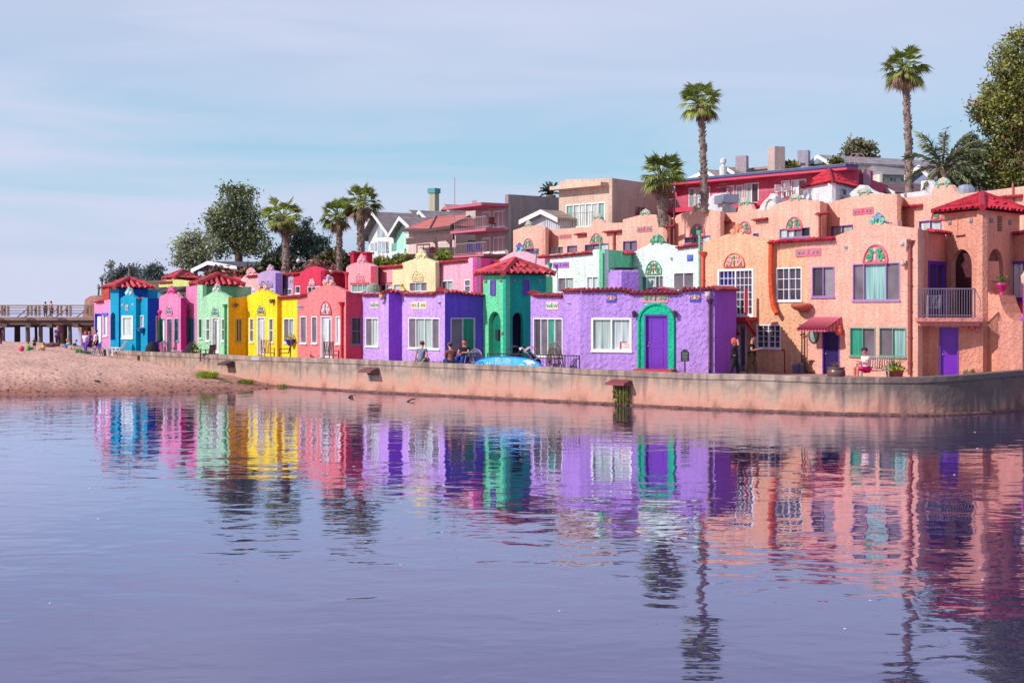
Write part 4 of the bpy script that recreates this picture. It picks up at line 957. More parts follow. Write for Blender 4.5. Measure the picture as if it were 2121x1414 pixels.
r,p=building('row_house','crimson red row house with side-wall shade painted dark behind the coral cottage',[
 seg(607.7,96,672.5,91.5,[(607.7,567),(621,565),(630,559),(640,552.5),(650,551),(660,553.5),(672.5,560)],W_((612,592,622,608),'d'),W_((637.4,593,663,607.5),'kdl')),
 dict(seg(672.5,91.5,716,95,[(672.5,560),(716,563)]),mat=S('#c02850'))],S('#e0405e'),'house',G2,base=B2)  # darker crimson: shade painted on the side
coping(r,p[0],[(608,567),(621,563.5)],TR); coping(r,p[1],[(678,560.5),(716,563)],'#a02a3a'); lunette(r,p[0],647,577,592,14,'#e8889a','#f0c0c0','#f0c0c0')
mb=MB(); mb.ball(p[1].P(679,563,.2),.14,8,5); mb.build('flood_lamp',M('#d8a8a0'),r)
r,p=building('row_house','rose pink row house with crimson twin chimneys and wide window under a red lintel',[
 seg(717,92,775.8,88.5,[(717,555),(719,551.5),(729,546),(738,543.5),(755,543.5),(763,546),(775.8,550.6)],W_((729,588,763,606),'tct')),
 dict(seg(775.8,88.5,786,89.8,[(775.8,551),(786,552)]),mat=S('#f0506e')),  # return painted crimson to hold its shade
 seg(786,89.8,813,88.2,[(786,552),(813,550)],W_((787,588,811,604),'dl'))],S('#f4a8b4'),'house',G2,base=B2)
crest(r,p[0],740,528,756,544,'#f4a8b4','#f08a9a'); coping(r,p[2],[(777,553.5),(834,548.5)],TR); lunette(r,p[0],747,567,586,16,'#f4a8b4','#ee98a8','#ee98a8')
mb=MB(); box_on(mb,p[0],p[0].sD(727)[0],ZY(588,90),p[0].sD(765)[0],ZY(585.5,90),0,.08); box_on(mb,p[2],p[2].sD(785)[0],ZY(587.5,89),p[2].sD(812)[0],ZY(585,89),0,.08); mb.build('lintel',M('#e03a50'),r)
downpipe(r,p[0],720,570,612,'#e8455a',.07)
for (x0,x1) in((731,740),(754,767)):
    mb=MB(); D=94; a=XY(x0,D);b=XY(x1,D); zt=ZY(528,D); mb.box(((a.x+b.x)/2,D,zt-1),(b.x-a.x,.6,2.2),-.6); mb.box(((a.x+b.x)/2,D,zt+.12),(b.x-a.x+.16,.75,.12),-.6); mb.build('chimney',S('#c82c50'),r)
r,p=building('row_house','cream row house with ornate gable crest and relief arch above its window',[
 seg(813,88.2,902,83.5,[(813,550),(833,547),(833,544.6),(846,540),(856,537),(862,534.5),(881,534.5),(888,537),(902,543)],W_((848.5,584,885,604),'gtg',frame='#e8dcd8'),W_((816,588,832,606),'l',frame='#e8dcc8'))],S('#f4e4b4'),'house',G2,base=B2)
crest(r,p[0],861,517,882,535,'#f2e2b0','#e8d098'); lunette(r,p[0],866,561,582,22,'#f4e4b4','#ecd8a4','#ecd8a4'); 
coping(r,p[0],[(813,551),(832,549.5)],TR)
r,p=building('row_house','baby pink row house with side-wall shade painted magenta and two plain windows',[
 seg(902,84.5,988,80.8,[(902,543),(970,537),(972,534),(988,533)],W_((913.7,580.7,939.4,602),'gc'),W_((962.4,579,975,606),'g',rows=2)),
 dict(seg(988,80.8,1028,84.5,[(988,533.5),(1028,537)]),mat=S('#f458b0'))],S('#f8b8cc'),'house',G2,base=B2)  # shade of the baby pink side painted magenta
coping(r,p[0],[(902,543.5),(970,537)],TR); downpipe(r,p[0],903,566,620,'#d83a58',.06)
r,p=building('row_house','pink gabled row house with purple and teal crest behind the green tower roof',[
 seg(1020,84,1139.5,78,[(1020,545),(1037,536),(1052,527),(1066,520),(1082,520.5),(1097,526),(1121,531.5),(1139.5,532)])],S('#f8bccc'),'house',G2,base=B2)
crest(r,p[0],1066,504,1083,521,'#8ac8c0','#a058b0','#4a5ab0'); coping(r,p[0],[(1024,542),(1036,538)],TR)
r,p=building('row_house','white mint-tinted house with blue plaque, wide gable and green return wall',[
 seg(1139,77.5,1252.5,73.4,[(1139,527),(1228,520),(1229,517),(1252.5,516)],W_((1155.8,574,1188.6,606),'gc'),W_((1215.7,572,1240,604),'wl')),
 dict(seg(1252.5,73.4,1311,76.4,[(1252.5,516),(1285,519),(1311,527)]),mat=S('#7fe0b0')),
 seg(1311,76.4,1452,71.6,[(1311,523),(1325,515),(1340,508.5),(1346,504),(1376,504),(1384,507.5),(1400,509),(1452,506)],W_((1327.7,570.5,1375,603),'nlkg',prop=[1,2,.7,.8],frame='#eef4f0'),W_((1395.6,563.7,1438,602),'gg'))],
 S('#e2f0e8',k=.9),'house',G2,base=B2,dirv=(.35,1))
coping(r,p[0],[(1117,530.5),(1150,528),(1228,520.5)],TR); coping(r,p[1],[(1290,522),(1311,522)],TR); coping(r,p[2],[(1404,510.5),(1449,504.5)],TR)
crest(r,p[2],1346,486,1376,505,'#6aa884','#4a8a68','#8ac0a0'); lunette(r,p[2],1355,540.6,568,32,'#dcefe4','#5aa07a','#d84a5a',ring='#6ab08a')
plaque(r,p[0],(1145.6,543,1179,555),'#c06ab8','#3a7ad0','#28a0d8'); plaque(r,p[2],(1424,527.5,1436,541),'#4a5ac8','#3a9ad8','#c05aa8')
for x in(1246,1251): downpipe(r,p[0],x,500 if x==1246 else 524,605,'#6ac898',.05,x==1246)
downpipe(r,p[2],1452,486,604,'#7ac09a',.06); downpipe(r,p[0],1141,552,610,'#4fb87c',.05)
plaque(r,p[2],(1390,532,1394,540),'#cfdcd6','#a8b8b0')
# gallery of small things on flat roofs handled later
# ---- far left small houses
r,p=building('row_house','yellow-green house with black awnings behind the pink cottage',[
 seg(329,118,392,112,[(329,584),(345,582),(346,580),(368,579),(392,582)],W_((376,607,386,618),'n',frame='#cfe8dc'))],S('#d4dc86'),'house',G2,base=B2)
coping(r,p[0],[(330,584),(358,582)],TR)
for (x0,x1) in((329,346),(350,366),(371,388)):
    a=p[0].sD(x0)[0];b=p[0].sD(x1)[0]; mb=MB(); z1=ZY(595,115); z0=ZY(606,115)
    mb.prism([p[0].pt(a,z1,.02),p[0].pt(b,z1,.02),p[0].pt(b,z0,1.1),p[0].pt(a,z0,1.1)],(0,0,.05)); mb.prism([p[0].pt(b,z1,.02),p[0].pt(b,z0,1.1),p[0].pt(b,z0,.02)],Vector((.05,0,0))); mb.build('awning',M('#4a4048','cloth'),r)
t3=thing('row_house','small pink tower house with red hipped tile roof left of the big dark tree','house',tuple(XY(375,125))+(1,),0,G2)
tower(t3,362,124,346,128,408,130,576,562,0,0,0,S('#f0a0a8'))
# ================================================================ peach terrace
G3='peach terrace buildings stepping above the pastel row'
TP='#fabda8'
def terr(label,segs,G=G3): return building('terrace_building',label,segs,S(TP,k=.84),'apartment building',G,back=7,base=1.5,dirv=(.45,1))
def stp(r,p,pts,): return coping(r,p,pts,'#cc3a50',.08,.36,.0,.09)
r,p=terr('long low peach terrace with arched floral reliefs, leftmost of the peach terraces',[
 seg(1063,104,1129.5,100,[(1063,477),(1078,472),(1089,468),(1111,467),(1129.5,470.7)],W_((1085,515,1116,530),'dg',frame='#8a70a0')),
 seg(1129.5,100,1139,101.5,[(1129.5,471),(1139,475)]),
 seg(1139,101.5,1290,94,[(1139,475.6),(1224,469.5),(1229,453.5),(1243,451),(1248,458),(1253,462.5),(1290,461)],
   W_((1141.7,510,1167.5,528),'wg',frame='#e8dcd8'),W_((1175,508.7,1195.6,526),'g',frame='#8a50a0'),W_((1211.6,505,1260.6,524),'dsl',frame='#8a70a8')),
 seg(1290,94,1382,90.5,[(1290,455),(1300,452),(1322,446.5),(1327,445),(1346,444),(1382,446.7)],W_((1288.8+2,499,1319.4,519),'gg',frame='#7a5a98'),W_((1358,494,1382,512),'g',frame='#8a70a8')),
 seg(1382,90.5,1391,91.8,[(1382,447),(1391,451)]),
 seg(1391,91.8,1400,91.3,[(1391,451),(1400,450)])])
lunette(r,p[0],1095,494,515,20,'#ee7a8a','#4fa878'); lunette(r,p[2],1236,484,505,24,'#ee7a8a','#4fa878')
plaque(r,p[2],(1159,485,1184,494.5),'#d87a80','#6aa888'); plaque(r,p[3],(1320,469,1351,481),'#c87a80','#8aa898')
stp(r,p[2],[(1196,485),(1216,483)]); stp(r,p[2],[(1256,480),(1289,477)]); stp(r,p[3],[(1380,469),(1400,467)])
for i,a in((0,(1087,458,1101,469)),(2,(1228,443,1246,453)),(3,(1326,434,1347,445))): crest(r,p[i],*a,'#98b8a4','#b8c8b8','#e0b8a8')
downpipe(r,p[3],1398.5,396,520,'#8a4a44',.06,False); downpipe(r,p[2],1274,484,520,'#a85a50',.09)
r,p=terr('middle peach terrace with stepped parapet and three arched floral reliefs',[
 seg(1400,91.2,1492,86.8,[(1400,447),(1420,438),(1437,434),(1457,433.5),(1492,438)],W_((1418.7,489,1471.4,503),'dgl',frame='#9a78a8')),
 seg(1492,86.8,1503,88.2,[(1492,438.5),(1503,441)]),
 seg(1503,88.2,1593,84.5,[(1503,441),(1527,440),(1530,426.6),(1547,424),(1554,422),(1561,434),(1567,436),(1593,434)],W_((1560,483,1572,494),'g',frame='#8a70a8')),
 seg(1593,84.5,1698.6,80.6,[(1593,429),(1610,422),(1632,415),(1636,413.5),(1659,413),(1698.6,417)],W_((1615,472,1678,492),'llgk',frame='#9a80a8',prop=[1,1,1,1.1])),
 seg(1698.6,80.6,1714.6,82.4,[(1698.6,417),(1714.6,421)])])
lunette(r,p[0],1445.6,465,490,30,'#ee6a80','#3fa878'); lunette(r,p[2],1543,459,483,26,'#ee6a80','#3fa878'); lunette(r,p[3],1646,450,475,32,'#ee6a80','#3fa878')
stp(r,p[2],[(1487,461),(1515,457)]) ; stp(r,p[2],[(1565,455),(1592,452)]); stp(r,p[3],[(1697,443),(1722,440)])
for i,a in((0,(1436,423,1460,434)),(2,(1529,411,1553,424)),(3,(1635,403,1660,414))): crest(r,p[i],*a,'#90b8a0','#b8c8b8','#e0b8a8')
downpipe(r,p[2],1491,466,500,'#a85a50',.09)
r,p=terr('right peach terrace with flowery rectangular plaque, rising to the palm trees',[
 seg(1714.6,82.4,1858,76.5,[(1714.6,421),(1740,414),(1774.6,405),(1779,402),(1806,401),(1858,402)],W_((1722,467,1767,489),'cc',frame='#7a50a0'),W_((1842,458,1860,472),'gg',frame='#c8a8b8')),
 seg(1858,76.5,1872,78,[(1858,402.5),(1872,409)]),
 seg(1872,78,2125,68.5,[(1872,409.7),(1927,404),(1930,400),(1934,387),(1938,385),(1969,383),(1972,386),(1976,396),(1983,402.5),(2050,395),(2125,385)],W_((1904,456,1950,480),'ll',frame='#7a50a0')),
 seg(2125,68.5,2330,62,[(2125,385),(2330,365)])])
lunette(r,p[2],1951,431,455,40,'#e85a74','#3fa878',acc='#f0a0a0')
plaque(r,p[0],(1767,431,1810,444.5),'#e06a84','#6aa090'); stp(r,p[2],[(1855,428.5),(1913,424)]); stp(r,p[2],[(2062,409),(2120,404)])
crest(r,p[0],1776,390,1804,402,'#90b8a0','#b8c8b8','#e0b8a8'); crest(r,p[2],1937,370,1968,385,'#90b8a0','#b8c8b8','#e0b8a8')
for x in(1700,1705): downpipe(r,Plane(1698,80.4,1720,79.8),x,448,492,'#9a5048',.07,x==1700)
downpipe(r,p[2],2101,380,450,'#a87068',.05,False)
mb=MB(); mb.lathe(XY(2000,76).to_3d()+Vector((0,0,ZY(402,76))),[(.5,0),(.5,.25),(.35,.45),(.1,.52)],12); mb.build('roof_vent',M('#a8b0c0','metal'),r)
# ---- white pieces behind the terrace
G4='white mission-style roof structures'
r,p=building('white_building','small white tower with red tile roof standing in front of the red apartment block',[
 seg(1664.5,92,1723,88,[(1664.5,384.5),(1723,379)]),seg(1723,88,1783,93,[(1723,379),(1783,384)],W_((1741,391,1753,405),'g',frame='#b8b0b8'))],M('#e8e8ee','stucco',.85),'house',G4,back=3,base=5)
P0,P1=p; zt=P0.uv(1690,384)[1]; A=P0.A;B=P0.B;Cc=P1.B
mb=MB()
q=[Vector((v.x,v.y,zt)) for v in(P0.A,P0.B,P1.B)]; cen=(q[0]+q[2])/2; bk=q[0]+q[2]-q[1]
cs=[cen+(v-cen)*1.08 for v in(q[0],q[1],q[2],bk)]; hip_roof(r,(cen.x-.4,cen.y-.8,zt+1.05),cs,'#d8283c',.1)
mb=MB(); box_on(mb,P0,P0.sD(1690)[0],P0.uv(1694,415)[1],P0.sD(1697)[0],P0.uv(1694,400)[1],0,.03); mb.build('vent',M('#cfcfd8'),r)
r,p=building('white_building','white mission gable with scrolled shoulders behind the middle peach terrace',[
 seg(1560,95,1628,91,[(1560,436),(1573,432),(1575,426),(1583,416),(1592,408),(1596,401),(1604,401),(1607,407),(1617,413),(1628,418)])],M('#ecece8','stucco',.85),'house',G4,back=2,base=5)
mb=MB(); pl=p[0]; c=pl.uv(1598,434); mb.tube([pl.pt(c[0]+math.cos(a)*.75,c[1]+math.sin(a)*.75,.05) for a in[math.pi*k/10 for k in range(11)]],.1,6); mb.build('arch_moulding',M('#e6e8e0','stucco'),r)
r,p=building('white_building','white parapet roof block with low gable behind the right peach terrace',[
 seg(1740,90,1830,84,[(1740,410),(1755,404),(1770,392),(1778,386),(1781,383),(1790,384),(1800,392),(1812,398),(1830,402)]),
 seg(1857,83,1935,79,[(1857,405),(1860,402),(1907,396),(1908,375),(1926,373),(1935,384)])],M('#e4e4ea','stucco',.85),'house',G4,back=2,base=5)
r,p=building('white_building','white roof chimney block with grey metal hood beside the tall palm',[
 seg(1464.6,94,1504,90.5,[(1464.6,432),(1468,412),(1476,402),(1504,399)]),
 seg(1504,90.5,1525,92.5,[(1504,420),(1525,428)])],M('#dcdce4','stucco',.85),'house',G4,back=2,base=5)
pl=Plane(1482,92,1504,90); mb=MB(); a=pl.P(1483,424,.1);b=pl.P(1503,402,.1); box_on(mb,pl,pl.sD(1483)[0],a.z,pl.sD(1503)[0],b.z,-.9,.12); mb.build('metal_hood',M('#9a9eb0','metal'),r)
mb=MB(); c=pl.P(1486,401,-.4); mb.tube([c,c+Vector((0,0,.35))],.12,8); mb.box(c+Vector((0,0,.4)),(.8,.5,.06)); mb.box(c+Vector((0,0,.6)),(.5,.4,.05)); mb.build('flue',M('#7a3a40'),r)
# ================================================================ houses on the hill
G5='houses on the hill behind'
def gable(root,apexL,depthv,eL,eR,D,wallm,roofm,trim=None,over=.5,base=6,wins=None,zcut=None,hasroof=True,name='wall',side=True):
    """gable front on plane at depth; apexL (px,py); eL,eR eave points (px,py) on plane; depthv world XY vector of the ridge"""
    pl=Plane(eL[0],D[0],eR[0],D[1]); tA,zA=pl.uv(*apexL); tl,zl=pl.uv(*eL); tr,zr=pl.uv(*eR)
    mb=MB(); face=[(tl+over*.6,base),(tr-over*.6,base),(tr-over*.6,zr+(zA-zr)*(over*.6)/(tr-tA+1e-6)-.15),(tA,zA-.15),(tl+over*.6,zl+(zA-zl)*(over*.6)/(tA-tl+1e-6)-.15)]
    dv=Vector((depthv[0],depthv[1],0))
    mb.prism([pl.pt(a,b,0) for a,b in face],dv*.97); mb.build(name,wallm,root)
    if hasroof:
        for (a,za,b,zb) in((tl,zl,tA,zA),(tA,zA,tr,zr)):
            mb=MB(); mb.prism([pl.pt(a,za,over),pl.pt(b,zb,over),pl.pt(b,zb-.18,over),pl.pt(a,za-.18,over)],dv+Vector((pl.n.x*over,pl.n.y*over,0))); mb.build('roof',roofm,root)
        if trim:
            mb=MB(); 
            for (a,za,b,zb) in((tl,zl,tA,zA),(tA,zA,tr,zr)):
                mb.prism([pl.pt(a,za+.02,over+.02),pl.pt(b,zb+.02,over+.02),pl.pt(b,zb-.34,over+.02),pl.pt(a,za-.34,over+.02)],Vector((pl.n.x*.06,pl.n.y*.06,0)))
            mb.build('bargeboard',trim,root)
    return pl
WH=M('#eceaea','paint'); DR=M('#8c8082','roof',.9); DR2=M('#9a8880','roof',.9)
# white A-frame
r=thing('hill_house','white A-frame house with tall glazed gable and dark roof','house',tuple(XY(790,140))+(8,),0,G5)
pl=gable(r,(788.5,439),(9,6.5),(758,496),(821,484),(141,136),WH,DR,WH,.9)
g=M('#a8b4c0','glass')
for (xs) in(((783,470,788,492),(783,458,788,492)),):
    for poly in(((782,491),(782,474),(788,461),(788,491)),((790,491),(790,458),(797,461),(797,491)),((799,491),(799,465),(806,475),(806,491)),((808,491),(808,478),(815,488),(815,491)),
                ((776,520),(776,502),(781,502),(781,520)),((783,524),(783,500),(789,500),(789,524)),((791,524),(791,500),(797,500),(797,524)),((799,524),(799,500),(806,500),(806,524)),((768,520),(768,504),(774,504),(774,520))):
        mb=MB(); mb.add([pl.P(x,y,.03) for x,y in poly],[tuple(range(len(poly)))]); mb.build('window',g,r)
mb=MB(); 
for k in range(5): 
    mb.prism([pl.P(801,502+k*4.4,.06),pl.P(803+k*.6,502+k*4.4,.06),pl.P(803.5+k*.6,504+k*4.4,.06),pl.P(801,504+k*4.4,.06)],Vector((pl.n.x*.05,pl.n.y*.05,0)))
mb.build('striped_curtain',M('#28244a','cloth'),r)
mb=MB(); dk=Plane(765,136,812,133); box_on(mb,dk,0,ZY(547,134),dk.L,ZY(529,134),-3,0); mb.build('terrace',M('#d8dce6'),r)
mb=MB(); 
for k in range(6): t=dk.L*k/5; mb.bar(dk.pt(t,ZY(530,134),0),dk.pt(t,ZY(518,134),0),.06)
mb.bar(dk.pt(0,ZY(518,134),0),dk.pt(dk.L,ZY(518,134),0),.06); mb.build('railing',M('#b8d0cc'),r)
# mint gable house with ridge
MT=M('#a8e0c8','boards',.9)
r=thing('hill_house','mint green gabled house with white bargeboards and tall capped chimney','house',tuple(XY(850,138))+(8,),0,G5)
pl=gable(r,(841,449),(13,8),(817,488),(862,468.5),(134.5,131),MT,DR,WH,.7)
for rr,c in(((838,486,852,531),'l'),): window(r,pl,rr,'cl',rows=2,frame='#f0f0ee',fw=.12)
mb=MB(); mb.add([pl.P(x,y,.03) for x,y in((838,483),(838,476),(845,471),(851,476),(852,483))],[(0,1,2,3,4)]); mb.build('window',M('#b8c8d0','glass'),r)
gable(r,(881,436.5),(16,9),(869,452),(897,453),(142,140),MT,DR,WH,.7)
gable(r,(856,435),(10,7),(845,449),(869,449),(150,148),M('#a09a94','boards'),DR,M('#b8b0a8'),.5)
gable(r,(928,423.5),(12,6),(918,436),(941,437.5),(156,154),M('#a8aea0','boards'),DR2,M('#c0b8b0'),.5)
mb=MB(); c=XY(899,146); zt=ZY(410,146); mb.box((c.x,c.y,zt-1.5),(.75,.75,4),-.6); o=mb.build('chimney',M('#b4ae98','boards'),r)
mb=MB(); mb.box((c.x,c.y,zt+.72),(.95,.95,.5),-.6); mb.build('chimney_cap',M('#4a9a98'),o)
mb=MB(); bk=Plane(832,133.5,862,130.5); t0,z0,t1,z1=bk.rect((812,503,834,520)); mb2=MB(); box_on(mb2,bk,t0,z0,t1,z1,0,.06); mb2.build('balcony_glass',M('#6aa890','glass'),r)
mb2=MB(); box_on(mb2,bk,t0-.2,z0-.25,t1+.6,z0,-1,.1); mb2.build('balcony',WH,r)
# brown house with red roof
r=thing('hill_house','tan board house with brick red roof and dark timber porch','house',tuple(XY(900,128))+(8,),0,G5)
TN=M('#dcc0b8','boards',.9); pA_=Plane(846,128,903,125.3); pB_=Plane(903,125.3,944,123.5); pC_=Plane(944,123.5,1000,127.5)
for pl,tl,tr_ in((pA_,477,476),(pB_,476,470),(pC_,470,474)):
    mb=MB(); slab(mb,pl,[(pl.p0,tl),(pl.p1,tr_)],[],7); mb.build('wall',TN,r)
RR=M('#c86e66','roof',.9)
e0=pA_.P(845,475,.6);e1=pA_.P(903,474,.7);e2=pB_.P(946,468,.7);e3=pC_.P(1000,471,.3); R0=P(904,448.6,131);R1=P(982,443,129); Rb=P(1000,462,136); Rl=P(880,462,138)
mb=MB(); mb.add([e0,e1,R0],[(0,1,2)]); mb.add([e1,e2,R1,R0],[(0,1,2,3)]); mb.add([e2,e3,R1],[(0,1,2)]); mb.add([e0,R0,Rl],[(0,1,2)]); mb.add([R0,R1,Rb,Rl],[(0,1,2,3)])
mb.build('roof',RR,r)
mb=MB(); 
for a,b in((e0,e1),(e1,e2),(e2,e3)): mb.bar(a-Vector((0,0,.12)),b-Vector((0,0,.12)),.1,.28)
for a,b in((e1,R0),(e2,R1)): mb.bar(a+Vector((0,0,.03)),b+Vector((0,0,.03)),.12)
mb.build('gutter',M('#5a3a40'),r)
window(r,pA_,(863,505,891,527),'lb',frame='#6a4a50',fw=.12); window(r,pB_,(906,503,935,527),'tt',frame='#c8dcd8',fw=.1); window(r,pC_,(970,498,992,527),'kd',frame='#5a4048',fw=.1)
mb=MB(); pp_=Plane(842,126.3,940,121.2)
mb.bar(pp_.P(843,500,0),pp_.P(940,490,0),.2,.55); 
for x in(904,934): mb.bar(pp_.P(x,491,0),pp_.P(x,528,0),.22); mb.bar(pp_.P(x-10,496,0),pp_.P(x,506,0),.14)
mb.build('porch_frame',M('#6a4c4e','wood'),r)
mb=MB(); mb.bar(pp_.P(836,528,0),pp_.P(946,525,0),.14)
for k in range(46): x=lerp(836,946,k/45); mb.bar(pp_.P(x,527,0),pp_.P(x,540,0),.12 if x>906 else .16)
mb.build('railing',M('#5c4448','wood'),r)
mb=MB(); c=pA_.P(897,519,.1); mb.lathe(c,[(.33,-.33),(.33,.33)],12); mb=MB(); mb.tube([pA_.P(897,519,.04),pA_.P(897,519,.1)],.36,14); mb.build('round_sign',M('#b84a50'),r)
mb=MB(); c=P(983,440,128); mb.box(c,(1.3,.9,1.2),-.5); mb.box(c+Vector((0,0,.8)),(.4,.4,.5)); mb.build('chimney',M('#c8b4b0'),r)
# balcony apartment block with big grey flank
r=thing('apartment_block','grey-sided apartment block with two pink edged balconies and flat roof','apartment building',tuple(XY(1050,118))+(8,),0,G5)
pl=Plane(985,121,1053,116.5); p2=Plane(1053,116.5,1160,127)
mb=MB(); slab(mb,pl,[(985,432),(1053,424)],[],7); mb.build('wall',M('#b8a8a6','boards'),r)
mb=MB(); slab(mb,p2,[(1053,402.5),(1160,409)],[],7,.3); mb.build('side_wall',M('#a89a9c','stucco',.9),r)
for (x0,x1,y0,y1,d) in((968,1054,424.5,430.5,2.6),(975,1054,476,481.5,2.2),(980,1054,528,533,2.4)):
    mb=MB(); t0=pl.sD(x0+4)[0];t1=pl.sD(x1)[0]; D=118; box_on(mb,pl,t0,ZY(y1,D),t1,ZY(y0,D),0,d); mb.build('balcony_slab' if y0>430 else 'roof_slab',M('#cc6680'),r)
for (y0,y1) in((438,470),(492,524)):
    window(r,pl,(1000,y0,1016,y1),'t',frame='#f0ecec',fw=.12); window(r,pl,(1022,y0-2,1052,y1),'lgw',frame='#f0ecec',fw=.1)
for y in(475.5,527.5):
    mb=MB(); d=2.1; t0=pl.sD(984)[0]+.2;t1=pl.L-.05; z0=ZY(y,118); z1=z0+.95
    mb.bar(pl.pt(t0,z1,d),pl.pt(t1,z1,d),.05); mb.bar(pl.pt(t0,z0+.1,d),pl.pt(t1,z0+.1,d),.04)
    for k in range(19): mb.bar(pl.pt(lerp(t0,t1,k/18),z0,d),pl.pt(lerp(t0,t1,k/18),z1,d),.03)
    mb.bar(pl.pt(t0,z0,d),pl.pt(t0,z0+4.5 if y<500 else z0+2,d),.06); mb.build('railing',M('#c8a8a8','metal'),r)
# small grey roofed house with pale wall
r=thing('hill_house','low house with grey-brown roof and pale blue wall beside the tan block','house',tuple(XY(1110,112))+(8,),0,G5)
gable(r,(1130,435),(8,5),(1085,457),(1165,452),(113,110),M('#c8ccd8'),DR2,M('#e8e4e4'),.5)
# tan block
r,p=building('apartment_block','tan flat-roofed block with wide curtained windows and a shaded brown flank',[
 seg(1157.6,112,1268,107.5,[(1157.6,377),(1172,374),(1173,372),(1268,369)],W_((1172,421,1254,470),'tllllt',frame='#f0ece6',fw=.1,prop=[1.1,1,1,1,1,1])),
 seg(1268,107.5,1392,117,[(1268,369),(1392,386)],W_((1314,427,1339,449),'dd',frame='#c8a8a0',fw=.1))],M('#dcc2b0','stucco',.8),'apartment building',G5,back=9,base=6,dirv=(.5,1))
mb=MB(); pl=p[0]; t0,z0,t1,z1=pl.rect((1160,384,1266,388)); box_on(mb,pl,-.2,ZY(390,110),pl.L*.93,ZY(383,110),0,.8); mb.build('sun_shade',M('#f0c8b4','stucco'),r)
mb=MB(); d=1.6; z0=ZY(471,110);z1=ZY(445,110); a=pl.sD(1152)[0]; b=pl.sD(1262)[0]
mb.bar(pl.pt(a,z1,d),pl.pt(b,z1,d),.05)
for k in range(25): mb.bar(pl.pt(lerp(a,b,k/24),z0-.2,d),pl.pt(lerp(a,b,k/24),z1,d),.03)
mb.build('railing',M('#b8a090','metal'),r); mb=MB(); box_on(mb,pl,a,z0-.6,b,z0-.2,0,d+.1); mb.build('balcony_slab',M('#dcc2b0','stucco',.8),r)
# red apartment block
r,p=building('apartment_block','long red apartment block with blue fascia, balconies and white framed sliding doors',[
 seg(1398,116,1423,114.6,[(1398,374.5),(1423,372)]),
 seg(1423,114.6,1774,100,[(1423,376),(1774,352)],W_((1426.6,388.7,1439,431),'t',frame='#f0e4e6',fw=.1),W_((1440,388,1471,431),'lg',frame='#f0e4e6',fw=.1),W_((1506,384,1521,420),'l',frame='#f0e4e6',fw=.1),W_((1524.5,383,1540,420),'l',frame='#f0e4e6',fw=.1),W_((1542,379,1572,422),'ld',frame='#f0e4e6',fw=.1),W_((1618.6,374,1636,408),'w',frame='#f0e4e6',fw=.1),W_((1638.6,371.5,1670,408),'wg',frame='#f0e4e6',fw=.1),W_((1691,367,1712,378),'w',frame='#e8c0c4',fw=.1),W_((1728,365,1746,378),'k',frame='#f0e4e6',fw=.1)),
 seg(1774,100,1808,104,[(1774,352),(1808,354)])],M('#da5a74','stucco',.85),'apartment building',G5,back=8,base=6,dirv=(.5,1))
pl=p[1]; mb=MB(); z=lambda y,x:pl.P(x,y,1.1)
a0,a1=pl.P(1400,382,1.1),pl.P(1778,350,1.1)
def band(name,y0l,y0r,y1l,y1r,d,mt,dd=1.3):
    mb=MB(); A=pl.P(1398,y0l,d);B=pl.P(1776,y0r,d);A2=pl.P(1398,y1l,d);B2=pl.P(1776,y1r,d); mb.prism([A,B,B2,A2],Vector((-pl.n.x*dd,-pl.n.y*dd,0))); mb.build(name,mt,r)
band('roof_edge',376,341,380,346.5,1.2,M('#2f5a9a')); band('fascia',380.2,346.7,386,353,1.1,M('#d84a68'),1.1)
q0=pl.P(1398,378,1.2); q1=pl.P(1776,344,1.2); q2=p[2].P(1809,347,.3); mb=MB(); dv=Vector((3.8,7.6,0)); mb.prism([q0,q1,q1+dv,q0+dv],(0,0,.12)); mb.build('roof',M('#9aa0a8'),r)
for (x0,x1,y0,y1) in((1402,1478,431,412),(1500,1575,424,400),(1598,1668,414,394)):
    mb=MB(); d=1.3; A=pl.sD(x0)[0];B=pl.sD(x1)[0]; D=pl.sD((x0+x1)/2)[1]; za=ZY(y0,D); zb=ZY(y1,D)
    mb.bar(pl.pt(A,zb,d),pl.pt(B,zb,d),.05)
    for k in range(21): mb.bar(pl.pt(lerp(A,B,k/20),za,d),pl.pt(lerp(A,B,k/20),zb,d),.028)
    mb.build('railing',M('#b8a0a8','metal'),r); mb=MB(); box_on(mb,pl,A-.1,za-.35,B+.1,za,0,d+.05); mb.build('balcony_slab',M('#d8405c'),r)
mb=MB(); mb.bar(p[2].P(1782,352,.4),p[2].P(1782,400,.4),.5); mb.build('rain_pillar',M('#b88a98'),r)
mb=MB(); 
for k in range(2):
    c=pl.P(1766+k*11,340,-.2); mb.tube([c+Vector((-.35,0,0)),c+Vector((-.33,0,.5)),c+Vector((-.15,0,.75)),c+Vector((.15,0,.75)),c+Vector((.33,0,.5)),c+Vector((.35,0,0))],.04,5)
mb.build('roof_ladder',M('#d8a0b0','metal'),r)
